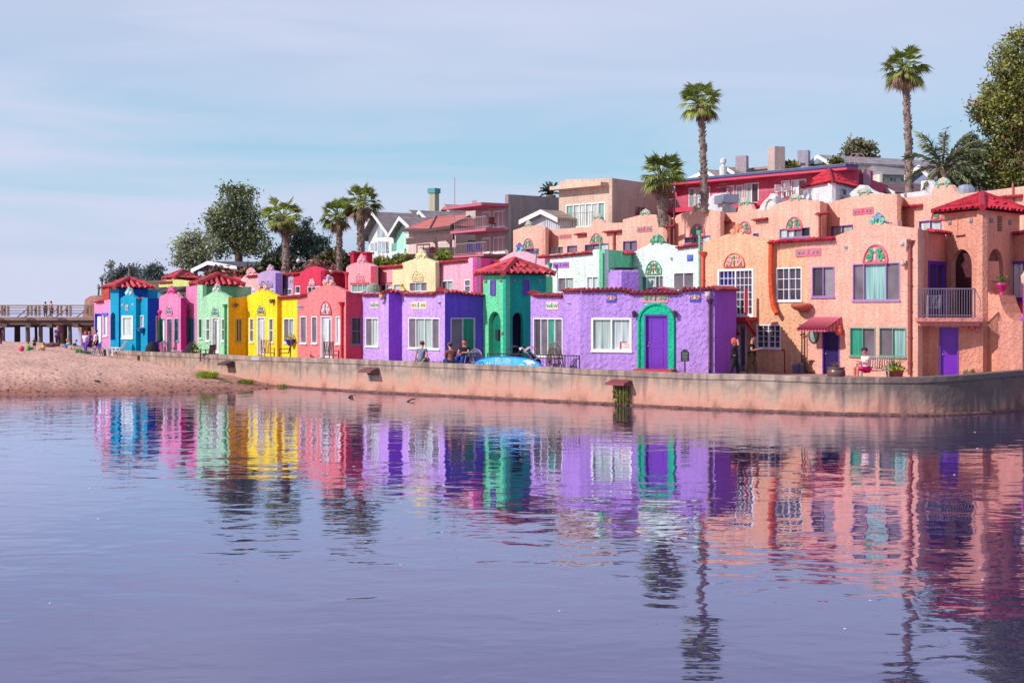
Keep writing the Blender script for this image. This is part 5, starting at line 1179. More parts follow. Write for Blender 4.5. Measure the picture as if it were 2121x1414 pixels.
# rooftops behind
def rh(label,gabs,extra=None):
    r=thing('hill_house',label,'house',tuple(XY(gabs[0][0][0],gabs[0][3][0]))+(10,),0,G5)
    for g_ in gabs: gable(r,*g_[:1],g_[5],g_[1],g_[2],g_[3],g_[4],g_[6],WH,.5,8)
    return r
CRM=M('#d8ccc4','boards')
r=rh('house with brown shingle roof and twin-flued grey chimney behind the tall palm',[((1470,352),(1428,372),(1500,372),(138,134),CRM,(14,5),DR2)])
gable(r,(1512,346),(10,5),(1500,356),(1530,358),(133,131),CRM,DR2,WH,.4,8)
mb=MB(); c=XY(1537,132); mb.box((c.x,c.y,ZY(350,132)),(1.0,1.0,2.4),-.4); o=mb.build('chimney',M('#b8a8b0','stucco'),r); mb=MB(); 
for k in(-.25,.25): mb.tube([(c.x+k,c.y,ZY(339,132)),(c.x+k,c.y,ZY(325,132))],.18,8)
mb.build('flue',M('#5a4a50'),o)
mb=MB(); c=XY(1498,128); mb.tube([(c.x,c.y,ZY(372,128)),(c.x,c.y,ZY(345,128))],.35,10); mb.tube([(c.x,c.y,ZY(345,128)),(c.x,c.y,ZY(334,128))],.18,8); mb.lathe((c.x,c.y,ZY(338,128)),[(.28,0),(.28,.35),(.1,.45)],10); mb.build('vent_pipe',M('#dcdce0'),r)
r,p=building('hill_house','low flat-roofed cream house with plain square chimney behind the red block',[seg(1570,132,1655,128,[(1570,346),(1655,338)])],CRM,'house',G5,back=6,base=8)
mb=MB(); c=XY(1608,124); mb.box((c.x,c.y,ZY(336,124)),(1.0,1.3,2.6),.3); mb.build('chimney',M('#cfb8b0','stucco'),r)
mb=MB(); box_on(mb,p[0],-.5,ZY(348,130),p[0].L+.5,ZY(343,130),-.3,.4); mb.build('fascia',M('#a88a84'),r)
r=rh('white gabled house with grey roof and half-round gable window behind the red block',[((1703,321),(1680,342),(1727,335),(134,131),M('#e4ddd4','boards'),(16,7),M('#9a9296','roof',.9))])
gable(r,(1668,333),(12,6),(1648,350),(1690,346),(136,133),M('#e4ddd4','boards'),M('#9a9296','roof',.9),WH,.4,8)
mb=MB(); pl=Plane(1680,134,1727,131); c=pl.uv(1703,340); mb.add([pl.pt(c[0]+math.cos(math.pi*k/8)*.75,c[1]+math.sin(math.pi*k/8)*.6,.55) for k in range(9)],[tuple(range(9))]); mb.build('window',M('#8a98a8','glass'),r)
mb=MB(); c=XY(1665,133); mb.box((c.x,c.y,ZY(330,133)),(1.0,1.0,1.6),-.4); mb.build('chimney',M('#a8a0b0','stucco'),r)
GRF=M('#948a8c','roof',.9)
r,p=building('hill_house','cream two-storey house with grey roof right of the red block',[seg(1800,126,1822,122.5,[(1800,362),(1822,361)]),seg(1822,122.5,1900,128,[(1822,361),(1900,364)],W_((1826,367,1832,378),'t',frame='#e8e8e0'),W_((1842,367,1856,378),'nt',frame='#e8e8e0'),W_((1862,367,1872,378),'t',frame='#e8e8e0'))],M('#e4dccc','boards'),'house',G5,back=6,base=8)
mb=MB(); a=p[0].P(1796,361,.5);b=p[1].P(1822,362,.5); c=p[1].P(1902,363,.5); d1=P(1806,343,130); d2=P(1892,352,133)
mb.add([a,b,d1],[(0,1,2)]); mb.add([b,c,d2,d1],[(0,1,2,3)]); mb.build('roof',GRF,r)
r=rh('coral pink gabled house with grey roof just left of the tall right palm trunk',[((1819,377),(1792,391),(1866,398),(112,108),M('#e88c88','boards'),(10,4.5),M('#7a5a5c','roof',.8))])
r=rh('dark gabled house half hidden behind the feathery palm',[((1915,342),(1885,365),(1945,372),(120,116),M('#8a90b0','boards'),(10,5),GRF)])
r=rh('grey-purple house under the big dark tree',[((440,541),(405,558),(500,552),(135,131),M('#a890a8','boards'),(10,5),M('#5a5460','roof'))])
# ================================================================ vegetation
def leafquad(mb,c,s,rng,flat=.0,drop=0):
    d=Vector((rng.gauss(0,1),rng.gauss(0,1),rng.gauss(0,1)*(1-flat)-drop)).normalized(); u=d.orthogonal().normalized(); u=Matrix.Rotation(rng.uniform(0,6.28),3,d)@u; v=d.cross(u)
    a=s*rng.uniform(.6,1.3); b=a*rng.uniform(.3,.55)
    mb.add([c-u*a,c-v*b,c+u*a,c+v*b],[(0,1,2,3)])
def tree(name,label,D,base,blobs,trunks,leafcol,leaf=.28,dens=1.0,cat='tree',group=None,bark='#6a5a54',accent=None,depth=.8,gapf=.25,seed=1,clump=.75,flat=0):
    """blobs: (px,py,rpx,rpy); trunks: list of polylines [(px,py,rpx)..]"""
    rng=random.Random(seed); b=XY(*base[:1],D) if False else XY(base[0],D); zb=ZY(base[1],D)
    root=thing(name,label,cat,(b.x,b.y,zb),0,group); mb=MB()
    s=D/F
    for t in trunks:
        off=rng.uniform(-1,1); pts=[P(x,y,D+off*k/len(t)) for k,(x,y,r) in enumerate(t)]; mb.tube(pts,[r*s for x,y,r in t],8)
    mb.build('trunk',M(bark,'bark'),root,smooth=True)
    mb=MB(); mb2=MB(); acc=MB()
    for (px,py,rx,ry) in blobs:
        c=P(px,py,D); X,Z=rx*s,ry*s; Y=(X+Z)/2*depth; R=(X*Y*Z)**(1/3)
        c.y+=rng.uniform(-.4,.4)*Y; n=int(dens*11*(R/clump)**2)+5
        # limb towards the blob
        for k in range(n):
            th=rng.uniform(0,6.283); cz=rng.uniform(-1,1); q=math.sqrt(1-cz*cz); rr=rng.uniform(.55,1.02)
            p=c+Vector((math.cos(th)*q*X,math.sin(th)*q*Y,cz*Z))*rr
            cl=clump*rng.uniform(.5,1.15)
            m=int(22*rng.uniform(.6,1.3)); tgt=mb; mb.m=1 if (cz<-.2 and rng.random()<.5) else 0  # some lower clumps use a darker leaf copy: painted crown shade
            if accent and rng.random()<accent[1]: tgt=acc
            for j in range(m):
                v=Vector((rng.gauss(0,.38),rng.gauss(0,.38),rng.gauss(0,.28)))*cl
                leafquad(tgt,p+v,leaf,rng,flat)
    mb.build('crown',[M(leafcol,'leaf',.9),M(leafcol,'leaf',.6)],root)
    if accent and acc.v: acc.build('blossom',M(accent[0],'leaf',.8),root)
    return root
def fan_palm(label,D,base,top,rpx,lean=0,rtr=(9,6),seed=1,skirt=.5,group='tall fan palms above the rooftops',n=52,brown='#a08068',green='#8c9a48',squash=1.0):
    rng=random.Random(seed); s=D/F; b=P(base[0],base[1],D); t=P(top[0],top[1],D); root=thing('fan_palm',label,'palm tree',tuple(b),0,group)
    mb=MB(); K=16; pts=[];rs=[]
    for k in range(K+1):
        f=k/K; p=b.lerp(t,f); p.x+=math.sin(f*math.pi)*lean*s; pts.append(p); rs.append(lerp(rtr[0],rtr[1],f**.7)*s*rng.uniform(.94,1.06))
    mb.tube(pts,rs,10)
    # old frond boots
    for k in range(150):
        f=rng.uniform(0,1); i=min(K-1,int(f*K)); p=pts[i].lerp(pts[i+1],f*K-i); a=rng.uniform(0,6.283); r=lerp(rtr[0],rtr[1],f**.7)*s; o=Vector((math.cos(a),math.sin(a),0)); 
        q=p+o*r*.95; mb.bar(q,q+o*.08+Vector((0,0,.16)),.09,.05)
    mb.build('trunk',M('#9a857c','bark'),root)
    R=rpx*s*1.22; cr=MB(); dd=MB(); hub=t
    def frond(tgt,az,elv,L,fan,nb,droop,w):
        d=Vector((math.cos(az)*math.cos(elv),math.sin(az)*math.cos(elv),math.sin(elv))); pe=hub+d*L*.5+Vector((0,0,-droop*.1*L)); tgt.tube([hub+Vector((0,0,rng.uniform(-.3,.1))),pe],[.035,.02],4,False)
        side=d.cross(Vector((0,0,1))); 
        if side.length<.1: side=Vector((1,0,0))
        side.normalize(); up=side.cross(d)
        roll=rng.uniform(-.5,.5); side=Matrix.Rotation(roll,3,d)@side
        for k in range(nb):
            a=(k/(nb-1)-.5)*fan; bd=(d*math.cos(a)+side*math.sin(a)).normalized(); ln=fanl=L*.56*(1-.25*abs(a)/(fan/2))*rng.uniform(.85,1.1)
            mid=pe+bd*ln*.6+Vector((0,0,-.03*ln)); tip=pe+bd*ln+Vector((0,0,-(.22+droop*.35)*ln*rng.uniform(.6,1.3))); wv=(side*math.cos(a)-d*math.sin(a))*w*.5*L
            tgt.add([pe,mid+wv,tip,mid-wv],[(0,1,2,3)])
    for k in range(n):
        az=rng.uniform(0,6.283); e=math.asin(rng.uniform(-.62,.99)); frond(cr,az,e*squash,R*rng.uniform(.8,1.12)*(1 if e>-.2 else .92),2.0,13,max(0,.35-e*.5),.06)
    for k in range(int(n*skirt)):
        az=rng.uniform(0,6.283); e=rng.uniform(-1.25,-.45); frond(dd,az,e,R*rng.uniform(.6,.9),1.4,9,.4,.06)
    cr.build('crown',M(green,'leaf',.9),root); dd.build('dead_fronds',M(brown,'leaf',.9),root)
    return root
fan_palm('bushy fan palm left of the dark conifer, its crown low over the lilac row house',112,(590,590),(586,448),40,4,(8,7),1,.8,n=60,green='#88943c')
fan_palm('smaller fan palm, left one of the pair beside the white A-frame house',112,(702,570),(700,448),35,2,(6,5),2,.6,n=44)
fan_palm('taller fan palm, right one of the pair beside the white A-frame house',110,(748,560),(747,420),41,0,(8,7),3,.7,n=54)
fan_palm('stout short-trunked fan palm in front of the tan block',88,(1373,470),(1370,362),47,-1,(10,9),4,.5,n=60)
fan_palm('tall slender fan palm rising in front of the red apartment block',88,(1459,440),(1452,212),42,1,(7.6,5.6),5,.5,n=56)
fan_palm('tallest fan palm with narrow crown near the right edge',82,(1883,410),(1873,140),46,3,(8,6),6,.5,n=54)
fan_palm('tiny far fan palm above the blue cottage roof',250,(230,610),(229,547),10,0,(1.5,1),7,.9,'distant palms above the cliff',n=30,green='#7a8a60')
fan_palm('smaller of the two tiny fan palms above the cliff',250,(212,612),(211,577),6.5,0,(1.2,1),8,.9,'distant palms above the cliff',n=24,green='#7a8a60')
fan_palm('smallest far palm low over the cliff edge',250,(204,612),(205.5,594),5.5,0,(1,.8),9,.9,'distant palms above the cliff',n=20,green='#7a8a60')
# feather palms
def feather_palm(label,D,base,hub,fr,seed=1,green='#5c6640',name='feather_palm'):
    rng=random.Random(seed); s=D/F; b=P(*base,D); h=P(*hub,D); root=thing(name,label,'palm tree',tuple(b)); mb=MB(); mb.tube([b,h],[14*s,10*s],10); mb.build('trunk',M('#7a6a5c','bark'),root)
    mb=MB(); st=MB()
    for (dx,dy,L) in fr:
        y=rng.uniform(-.5,.5); 
        p0=h; p3=P(hub[0]+dx,hub[1]+dy,D)+Vector((0,y*L*s*1.0,0)); mid=p0.lerp(p3,.5)+Vector((0,0,abs(dx)*s*.28+.1*L*s)); pts=[]
        for k in range(15):
            f=k/14; pts.append(p0*(1-f)**2+mid*2*f*(1-f)+p3*f*f)
        st.tube(pts,[.06]*3+[.035]*12,4)
        for k in range(2,15):
            p=pts[k]; d=(pts[k]-pts[k-1]).normalized(); sd=d.cross(Vector((0,0,1))).normalized() if abs(d.z)<.97 else Vector((1,0,0))
            for sg in(-1,1):
                for j in range(3):
                    q=p+d*rng.uniform(-.2,.2); ll=L*s*.26*rng.uniform(.7,1.15)*(1.1-.5*abs(k/14-.5)); v=(sd*sg*rng.uniform(.35,1)+d*.5+Vector((0,0,rng.uniform(-.9,.15)))).normalized()
                    w=v.cross(d).normalized()*.045
                    mb.add([q-w,q+v*ll*.6-w*.9,q+v*ll,q+v*ll*.6+w*.9,q+w],[(0,1,2,3,4)])
    st.build('stem',M('#8a7a4a'),root); mb.build('crown',M(green,'leaf',.9),root); return root
feather_palm('shaggy grey-green feather palm between the tall palm and the big right tree',80,(1955,400),(1953,352),[(-50,-70,95),(-66,-30,90),(-62,12,80),(-40,34,60),(0,-78,60),(8,-74,60),(50,-72,95),(72,-40,95),(70,0,85),(48,30,60),(-25,-45,70),(30,-40,70),(-20,20,50),(25,24,50),(-45,-50,80),(62,-55,90),(15,35,45)],3,'#87906a')
feather_palm('small feather palm peeping over the grey apartment flank',130,(1141,430),(1141,404),[(-20,-8,24),(-14,-20,24),(0,-26,24),(10,-24,24),(17,-14,20),(-22,2,20),(18,-2,20),(-8,-24,22),(-18,-14,24)],4,'#4c5a38')
# broad trees
tree('evergreen_tree','large dark spreading tree with rounded crown on the bluff, biggest tree at left',142,(495,560),
 [(492,412,33,24),(500,430,30,20),(463,440,30,24),(445,455,22,20),(525,452,28,20),(480,468,36,24),(452,478,26,22),(515,480,34,22),(535,500,22,18),(485,498,36,20),(440,505,26,20),(545,520,16,12),(510,515,28,14),(455,520,22,12),(475,395,18,12),(508,398,20,12)],
 [[(496,565,9),(494,530,8),(488,495,6),(486,450,4),(490,410,2)],[(494,530,6),(510,500,4),(525,465,2)],[(494,525,6),(470,495,4),(455,465,2)],[(490,500,4),(505,470,2),(515,440,1)]],
 '#7e875c',.19,3.6,seed=11,clump=1.25,depth=.7,group='trees on the bluff')
tree('evergreen_tree','pale olive tree with open drooping crown, left of the biggest dark tree',138,(408,585),
 [(385,500,22,18),(378,520,22,18),(400,490,18,12),(395,530,26,18),(375,540,16,12),(410,515,20,18),(425,535,20,14),(400,550,20,10),(430,505,16,16)],
 [[(410,590,5),(405,565,4),(398,540,3),(390,510,2)],[(405,565,3),(420,545,2),(432,520,1)],[(400,550,2.5),(380,535,1.2)]],'#a8ae88',.18,2.4,seed=12,clump=1.1,group='trees on the bluff')
tree('conifer_tree','dark blue-green pointed cypress behind the first fan palm',146,(640,545),
 [(612,490,12,16),(628,478,14,12),(640,500,26,18),(660,505,20,14),(620,515,26,16),(650,525,34,14),(675,525,14,8),(600,530,20,10),(585,518,12,10),(633,465,8,8),(690,540,10,8)],
 [[(640,550,5),(635,510,4),(632,470,2)]],'#56685a',.19,3.6,seed=13,clump=1.1,group='trees on the bluff')
tree('evergreen_tree','distant wide dark tree above the turquoise cottage',240,(262,610),
 [(262,556,20,10),(245,566,16,9),(280,562,18,10),(290,572,12,9),(235,575,14,8),(262,572,30,10),(270,583,28,8),(226,580,6,5)],[[(262,612,2.5),(264,590,2),(265,565,1.5)],[(264,590,1.5),(245,570,1)]],'#767e7c',.28,2.6,seed=14,clump=1.6,group='distant dark trees')
tree('conifer_tree','distant layered conifer right of the turquoise cottage tower',230,(318,612),
 [(318,555,12,5),(305,560,10,4),(332,561,12,4),(318,567,20,4),(303,572,10,4),(335,573,12,4),(318,580,16,4),(322,549,6,4)],[[(318,614,1.8),(318,580,1.4),(318,550,.8)],[(318,585,1),(303,570,.6)],[(318,585,1),(335,571,.6)]],'#768280',.25,2.4,seed=15,clump=1.2,group='distant dark trees')
tree('evergreen_tree','tall right-edge tree with yellow-green foliage and pink flowers',84,(2110,420),
 [(2100,110,32,30),(2085,150,34,30),(2110,170,36,32),(2060,190,28,22),(2045,215,26,22),(2080,215,34,26),(2120,230,40,34),(2040,240,22,14),(2095,265,34,30),(2125,290,40,36),(2070,300,24,26),(2100,330,38,30),(2060,340,26,26),(2085,370,36,20),(2130,360,36,30),(2060,375,28,20),(2030,225,18,16),(2050,260,22,18),(2040,320,20,20),(2035,350,18,16),(2110,400,40,20),(2115,80,24,18),(2150,200,50,90),(2160,320,50,70)],
 [[(2125,440,14),(2120,350,12),(2112,260,9),(2105,160,5),(2108,100,3)],[(2115,280,6),(2080,240,4),(2050,220,2)],[(2115,230,5),(2090,180,3)]],
 '#8f9044',.12,5.0,accent=('#b8605c',.04),seed=16,clump=.85,depth=.8)
tree('evergreen_tree','dense shrubby dark green tree behind the feather palm',84,(2010,400),[(2020,300,22,20),(2005,330,24,20),(2030,330,24,24),(1990,360,26,18),(2020,365,30,18),(1985,378,24,10),(2040,375,20,10)],[[(2015,420,8),(2014,360,5),(2018,310,2)]],'#66744a',.13,3.6,seed=17,clump=.7)
tree('evergreen_tree','two-lobed brownish green tree behind the white gabled house',142,(1785,345),[(1768,308,18,12),(1775,298,14,8),(1798,310,16,14),(1760,318,14,8),(1800,325,14,8),(1783,322,18,8)],[[(1782,348,3),(1778,325,2),(1770,305,1)],[(1782,335,2),(1796,312,1)]],'#85805e',.24,2.0,seed=18,clump=.9)
tree('shrub','small round shrub beside the half-round gable window',118,(1733,350),[(1733,337,11,8)],[[(1733,350,1),(1733,340,1)]],'#7a7a38',.22,1.5,cat='shrub',seed=19,clump=.5,group='small shrubs among the hill roofs')
tree('shrub','small shrub on the cream flat roof beside the square chimney',124,(1640,352),[(1636,344,14,6)],[[(1640,352,1),(1640,346,1)]],'#7a7a40',.22,1.5,cat='shrub',seed=20,clump=.5,group='small shrubs among the hill roofs')
# bushes on the bluff
for i,(x,y,rx,ry,c,lab,nm) in enumerate((
 (478,578,34,18,'#a87060','reddish pampas-like scrub below the purple house','scrub'),
 (675,555,40,16,'#b88074','pinkish dry scrub between the two fan palm groups','scrub'),
 (612,570,24,14,'#a88070','dry pinkish scrub beside the globe street lamp','scrub'),
 (540,560,30,10,'#5a5a34','trimmed olive hedge below the parked van','hedge'),
 (735,545,24,22,'#6a6a48','grey-green bush at the foot of the paired palms','bush'),
 (695,532,34,14,'#68683e','olive bush at the right foot of the dark cypress','bush'),
 (580,540,40,14,'#4a5438','dark low bush under the first fan palm','bush'),
 (802,545,24,10,'#86903a','yellow-green roof garden shrub beside the cream gable','bush'),
 (832,540,18,9,'#8a8a3e','yellow-green and rust leafed shrub left of the cream gable crest','bush'),
 (918,528,10,8,'#8a9a40','small bright shrub behind the cream gable','bush'),
 (448,563,16,10,'#7a5a50','brown scrub at the left of the bluff','scrub'))):
    D=100 if i in(7,8,9) else 118
    tree(nm,lab,D,(x,y+ry),[(x,y,rx,ry),(x-rx*.5,y+ry*.3,rx*.5,ry*.7),(x+rx*.5,y+ry*.2,rx*.5,ry*.7)],[[(x,y+ry+3,1.2),(x,y,.8)]],c,.22,1.6,cat='shrub',seed=30+i,clump=.6)
# grass tufts on the sand and plants hanging from the drain
def tuft(name,label,c,n,L,colr,spread,up=1.0,cat='plant',seed=1,group=None,mat=None,drop=0):
    rng=random.Random(seed); root=None; mb=MB(); c=Vector(c)
    for k in range(n):
        a=rng.uniform(0,6.283); p=c+Vector((math.cos(a),math.sin(a),0))*rng.uniform(0,spread)*.7; d=Vector((math.cos(a)*rng.uniform(.2,.9),math.sin(a)*rng.uniform(.2,.9),up*rng.uniform(.5,1))).normalized(); l=L*rng.uniform(.5,1.1); w=d.cross(Vector((0,0,1))).normalized()*.02
        q=p+d*l*.6; t=p+d*l+Vector((0,0,-.12*l-drop*l)); mb.add([p-w,q-w,t,q+w,p+w],[(0,1,2,3,4)])
    o=mb.build(name,mat or M(colr,'leaf',.9),None,loc=tuple(c)); tag(o,label,cat,group); return o
def sandpt(px,D): q=XY(px,D); return (q.x,q.y,sandz(px,D))
tuft('grass_tuft','large bright green weed tuft on the sand, left of the drain hood',sandpt(430,75.5),520,.5,'#a2b83e',.75,1.0,'weeds',1)
tuft('grass_tuft','smaller weed tuft on the sand under the first hooded drain',sandpt(509,74.5),300,.35,'#8a9a44',.6,.9,'weeds',2)
tuft('grass_tuft','thin pale weed sprouting at the tip of the sand spit',sandpt(588,75.0),90,.22,'#9aa860',.5,.9,'weeds',3)
tuft('grass_tuft','tiny pale weed on the sand between the two larger tufts',sandpt(468,74.5),60,.2,'#a0aa60',.3,.9,'weeds',9)
pl=wallplane(1290); t,z=pl.uv(1292,800); rng=random.Random(5); mb=MB()
for k in range(420):
    a=pl.pt(t+rng.uniform(-.38,.38),z+rng.uniform(-.75,.1),rng.uniform(.08,.3)); leafquad(mb,a,.075,rng)
for k in range(30):
    a=pl.pt(t+rng.uniform(-.38,.4),z+.05,rng.uniform(.1,.4)); mb.bar(a,a+Vector((rng.uniform(-.05,.05),0,-rng.uniform(.3,.95))),.015)
o=mb.build('hanging_plant',M('#7c7a3c','leaf',.8),None,loc=tuple(pl.pt(t,z))); tag(o,'trailing green plant hanging below the rightmost drain hood in the seawall','plant')
# ================================================================ people
def skin_mesh(name,verts,edges,mat,parent,sub=2,root=0,smooth=True):
    me=bpy.data.meshes.new(name); me.from_pydata([v[:3] for v in verts],edges,[]); me.materials.append(mat); o=bpy.data.objects.new(name,me); col.objects.link(o); o.parent=parent
    md=o.modifiers.new('skin','SKIN'); md.use_smooth_shade=True; md.branch_smoothing=.3
    sv_=me.skin_vertices[0].data
    for i,v in enumerate(verts):
        r=v[3]; sv_[i].radius=(r,r) if not isinstance(r,tuple) else r; sv_[i].use_root=(i==root)
    if sub: s=o.modifiers.new('sub','SUBSURF'); s.levels=sub; s.render_levels=sub
    return o
SKIN={'p':'#d8907a','r':'#e07a6e','d':'#b06a58'}
def person(label,loc,rz,h=1.7,pose='stand',arms=('down','down'),shirt=('#222222','cloth'),pants=('#2a2a30','cloth'),hair='#3a241c',hairlen=0,cap=None,skin='p',shorts=False,sleeve=True,group=None,lean=0,shoes='#e8e4e0',name='person',legs=None,face=True):
    root=thing(name,label,'person' if h>1.2 else 'child',loc,rz,group); root.scale=(h/1.7*1.14,h/1.7*1.14,h/1.7)
    sit={'stand':0,'walk':0,'sit':1,'floor':2}[pose]
    pz={0:.93,1:.12,2:.1}[sit]
    def up(z,fwd=0): # torso point at height above the pelvis, leaning
        return (0,-(z)*math.sin(lean)-fwd,pz+z*math.cos(lean))
    spine=[up(0),up(.2),up(.38),up(.5),up(.58,.01)]
    V=[];E=[]
    def add(p,r,link=None):
        V.append((p[0],p[1],p[2],r)); i=len(V)-1
        if link is not None: E.append((link,i))
        return i
    pel=add(spine[0],(.12,.15)); w1=add(spine[1],(.1,.135),pel); w2=add(spine[2],(.105,.16),w1); nk=add(spine[3],.055,w2)
    hd=up(.7,.02); n2=add(up(.58,.01),.05,nk); h0=add(up(.64,.035),.075,n2); h1=add(up(.72,.03),.092,h0); h2=add(up(.79,.015),.07,h1)
    hands=[];J={}
    for sgn,am in((-1,arms[0]),(1,arms[1])):
        sh=(sgn*.17,spine[2][1],spine[2][2]+.07)
        el,wr=dict(down=((.21,.03,-.24),(.22,-.05,-.47)),phone=((.2,-.02,-.24),(.04,-.27,-.18)),head=((.26,-.16,.08),(.07,-.13,.26)),lap=((.2,-.02,-.24),(.1,-.25,-.3)),prop=((.23,.06,-.24),(.27,.02,-.5)),table=((.22,-.1,-.22),(.1,-.34,-.25)),ear=((.26,-.1,-.18),(.1,-.1,.16)))[am]
        el=(sgn*el[0],sh[1]+el[1],sh[2]+el[2]); wr=(sgn*wr[0],sh[1]+wr[1],sh[2]+wr[2])
        s=add(sh,.062,w2); e=add(el,.043,s); w_=add(wr,.03,e); d=(Vector(wr)-Vector(el)).normalized()
        pm=Vector(wr)+d*.07; p=add(pm,(.038,.02),w_); sd=Vector((0,0,1)).cross(d); sd=sd.normalized() if sd.length>.1 else Vector((1,0,0))
        for k in range(4):
            q=pm+d*(.055-.008*abs(k-1.5))+sd*(k-1.5)*.021; q2=q+d*.028+Vector((0,0,-.02)); a=add(q,.0095,p); add(q2,.0085,a)
        tb=Vector(wr)+d*.035+sd*.038; a=add(tb,.011,w_); add(tb+d*.03+sd*.012,.009,a)
        J[sgn]=(sh,el,wr)
    L={}
    for sgn in(-1,1):
        hp=(sgn*.09,0,pz-.05)
        if sit==0:
            st=(0 if pose=='stand' else sgn*.17); kn=(sgn*.1,-.03-st*.6,.5); an=(sgn*.1,.03-st,.09); to=(sgn*.11,-.12-st,.035)
        elif sit==1: kn=(sgn*.13,-.44,pz+.02); an=(sgn*.12,-.42 if not legs else -.5,pz-.38); to=(sgn*.12,an[1]-.15,pz-.43)
        else: kn=(sgn*.2,-.3,pz+.25); an=(sgn*.14,-.5,pz-.02); to=(sgn*.15,-.62,pz-.02)
        a=add(hp,.09,pel); b=add(kn,.058,a); c=add(((an[0]+kn[0])/2,(an[1]+kn[1])/2+.015,(an[2]+kn[2])/2+.04),.052,b); d=add(an,.034,c); add(to,.032,d); L[sgn]=(hp,kn,an,to)
    skin_mesh('body',V,E,M(SKIN[skin],'paint',.9,.6),root)
    # shirt
    V2=[];E2=[]
    def a2(p,r,l=None): V2.append((p[0],p[1],p[2],r)); i=len(V2)-1; E2.append((l,i)) if l is not None else 0; return i
    b0=a2(up(-.13),(.14,.185)); b1=a2(up(.2),(.145,.18),b0); b2=a2(up(.38),(.15,.2),b1); b3=a2(up(.47),.085,b2)
    for s_ in(-1,1):
        sh,el,wr=J[s_]; q=a2(sh,.092,b2); f=.62 if sleeve==True else .98
        a2([lerp(sh[i],el[i],f) for i in range(3)],.075,q) if sleeve!='long' else a2([lerp(el[i],wr[i],.9) for i in range(3)],.045,a2(el,.058,q))
    skin_mesh('shirt',V2,E2,M(*shirt),root)
    V2=[];E2=[]; b0=a2(up(.02),(.135,.165))
    for s_ in(-1,1):
        hp,kn,an,to=L[s_]; q=a2(hp,.125,b0); 
        if shorts: a2([lerp(hp[i],kn[i],.85) for i in range(3)],.1,q)
        else: a2([an[0],an[1],an[2]+.03],.06,a2(kn,.09,q))
    skin_mesh('shorts' if shorts else 'trousers',V2,E2,M(*pants),root)
    for s_ in(-1,1):
        hp,kn,an,to=L[s_]; mb=MB(); c=Vector(an).lerp(Vector(to),.5); mb.ball(c+Vector((0,0,-.01)),(.052,.13,.05),8,5); mb.build('shoe',M(shoes,'cloth'),root,smooth=True,local=True)
    # hair
    hc=Vector(up(.735,.01)); mb=MB()
    mb.ball(hc+Vector((0,.028,.02)),(.1,.105,.1),12,8)
    if hairlen: mb.ball(hc+Vector((0,.06,-.08*hairlen)),(.1,.07,.12*hairlen),10,6)
    mb.build('hair',M(hair,'cloth'),root,smooth=True,local=True)
    if cap:
        mb=MB(); bk=1 if cap[1]=='back' else -1
        mb.lathe(hc+Vector((0,.01,.02)),[(.112,0),(.112,.04),(.085,.09),(.03,.11)],12); mb.prism([hc+Vector((x,bk*y-.0,.022)) for x,y in((-.08,.07),(.08,.07),(.06,.19),(0,.21),(-.06,.19))],(0,0,.015)); mb.build('cap',M(cap[0],'cloth'),root,local=True)
    mb=MB(); f=Vector(up(.72,.03)); 
    for s_ in(-1,1):
        mb.ball(f+Vector((s_*.034,-.083,.012)),(.012,.008,.007),6,4)
    mb.ball(f+Vector((0,-.08,-.045)),(.022,.01,.005),6,4); mb.build('face',M('#5a2a28','paint'),root,local=True)
    mb=MB(); mb.ball(f+Vector((0,-.098,-.012)),(.013,.018,.02),6,4)
    for s_ in(-1,1): mb.ball(f+Vector((s_*.093,.012,-.005)),(.012,.022,.03),6,4)
    mb.build('nose_and_ears',M(SKIN[skin],'paint',.9,.6),root,local=True)
    return root
def g3(px,D,z=PZ): q=XY(px,D); return (q.x,q.y,z)
D_=rad
BP='people around the beach and promenade'
person('person in grey T-shirt sitting on the seawall with back turned, left of the seated pair',g3(873,Wd(873)+.22,wtop(873)),rad(165),1.78,'sit',('prop','prop'),('#7a8296','cloth'),('#8a8078','cloth'),'#6a4438',skin='p',lean=.12)
person('person in brown plaid shirt and backwards cap sitting on the seawall',g3(934,Wd(934)+.22,wtop(934)),rad(200),1.72,'sit',('lap','lap'),('#8a4a44','plaid'),('#2c3a6a','cloth'),'#2a1a18',cap=('#5a5058','back'),sleeve='long',lean=.15)
person('person in black T-shirt seated at the small metal table facing left',g3(962,Wd(962)+1.9,PZ+.5),rad(-25),1.8,'sit',('table','table'),('#16141a','cloth'),('#2a48a8','cloth'),'#2a1814',skin='r')
person('person with ginger hair in black clothes raising both hands to the head',g3(1521,61.2),rad(80),1.64,'walk',('head','head'),('#1c1a28','cloth'),('#1c1a24','cloth'),'#e06a48',1,skin='r',sleeve=False,shoes='#e8dcd8')
person('person in black T-shirt and olive trousers walking and holding a phone',g3(1557,61.8),rad(75),1.73,'walk',('phone','phone'),('#121216','cloth'),('#5a4a3c','cloth'),'#161014',skin='p')
ph=MB(); q=g3(1570,61.7,PZ+1.13); ph.box(q,(.09,.16,.012),rad(75)); tag(ph.build('phone',M('#1a1a20','paint',.85,.2),None,loc=q),'small dark phone held by the walking person in olive trousers','phone')
BX=XY(1796,58.4)
person('person in white T-shirt, black cap and magenta shorts sitting on the grey bench',(XY(1795,58.3).x,XY(1795,58.3).y,PZ+.42),rad(-75),1.68,'sit',('phone','phone'),('#f0ecf0','cloth'),('#d8186a','cloth'),'#2a1a18',cap=('#22303a','front'),skin='r',shorts=True,lean=.12)
def bs(px,D): q=XY(px,D); return (q.x,q.y,sandz(px,D))
person('person in dark shirt standing on the sand, cut by the left edge of the view',bs(-1,97),rad(30),1.5,'stand',('down','down'),('#2a2440','cloth'),('#6a4a50','cloth'),'#7a3a38',group=None)
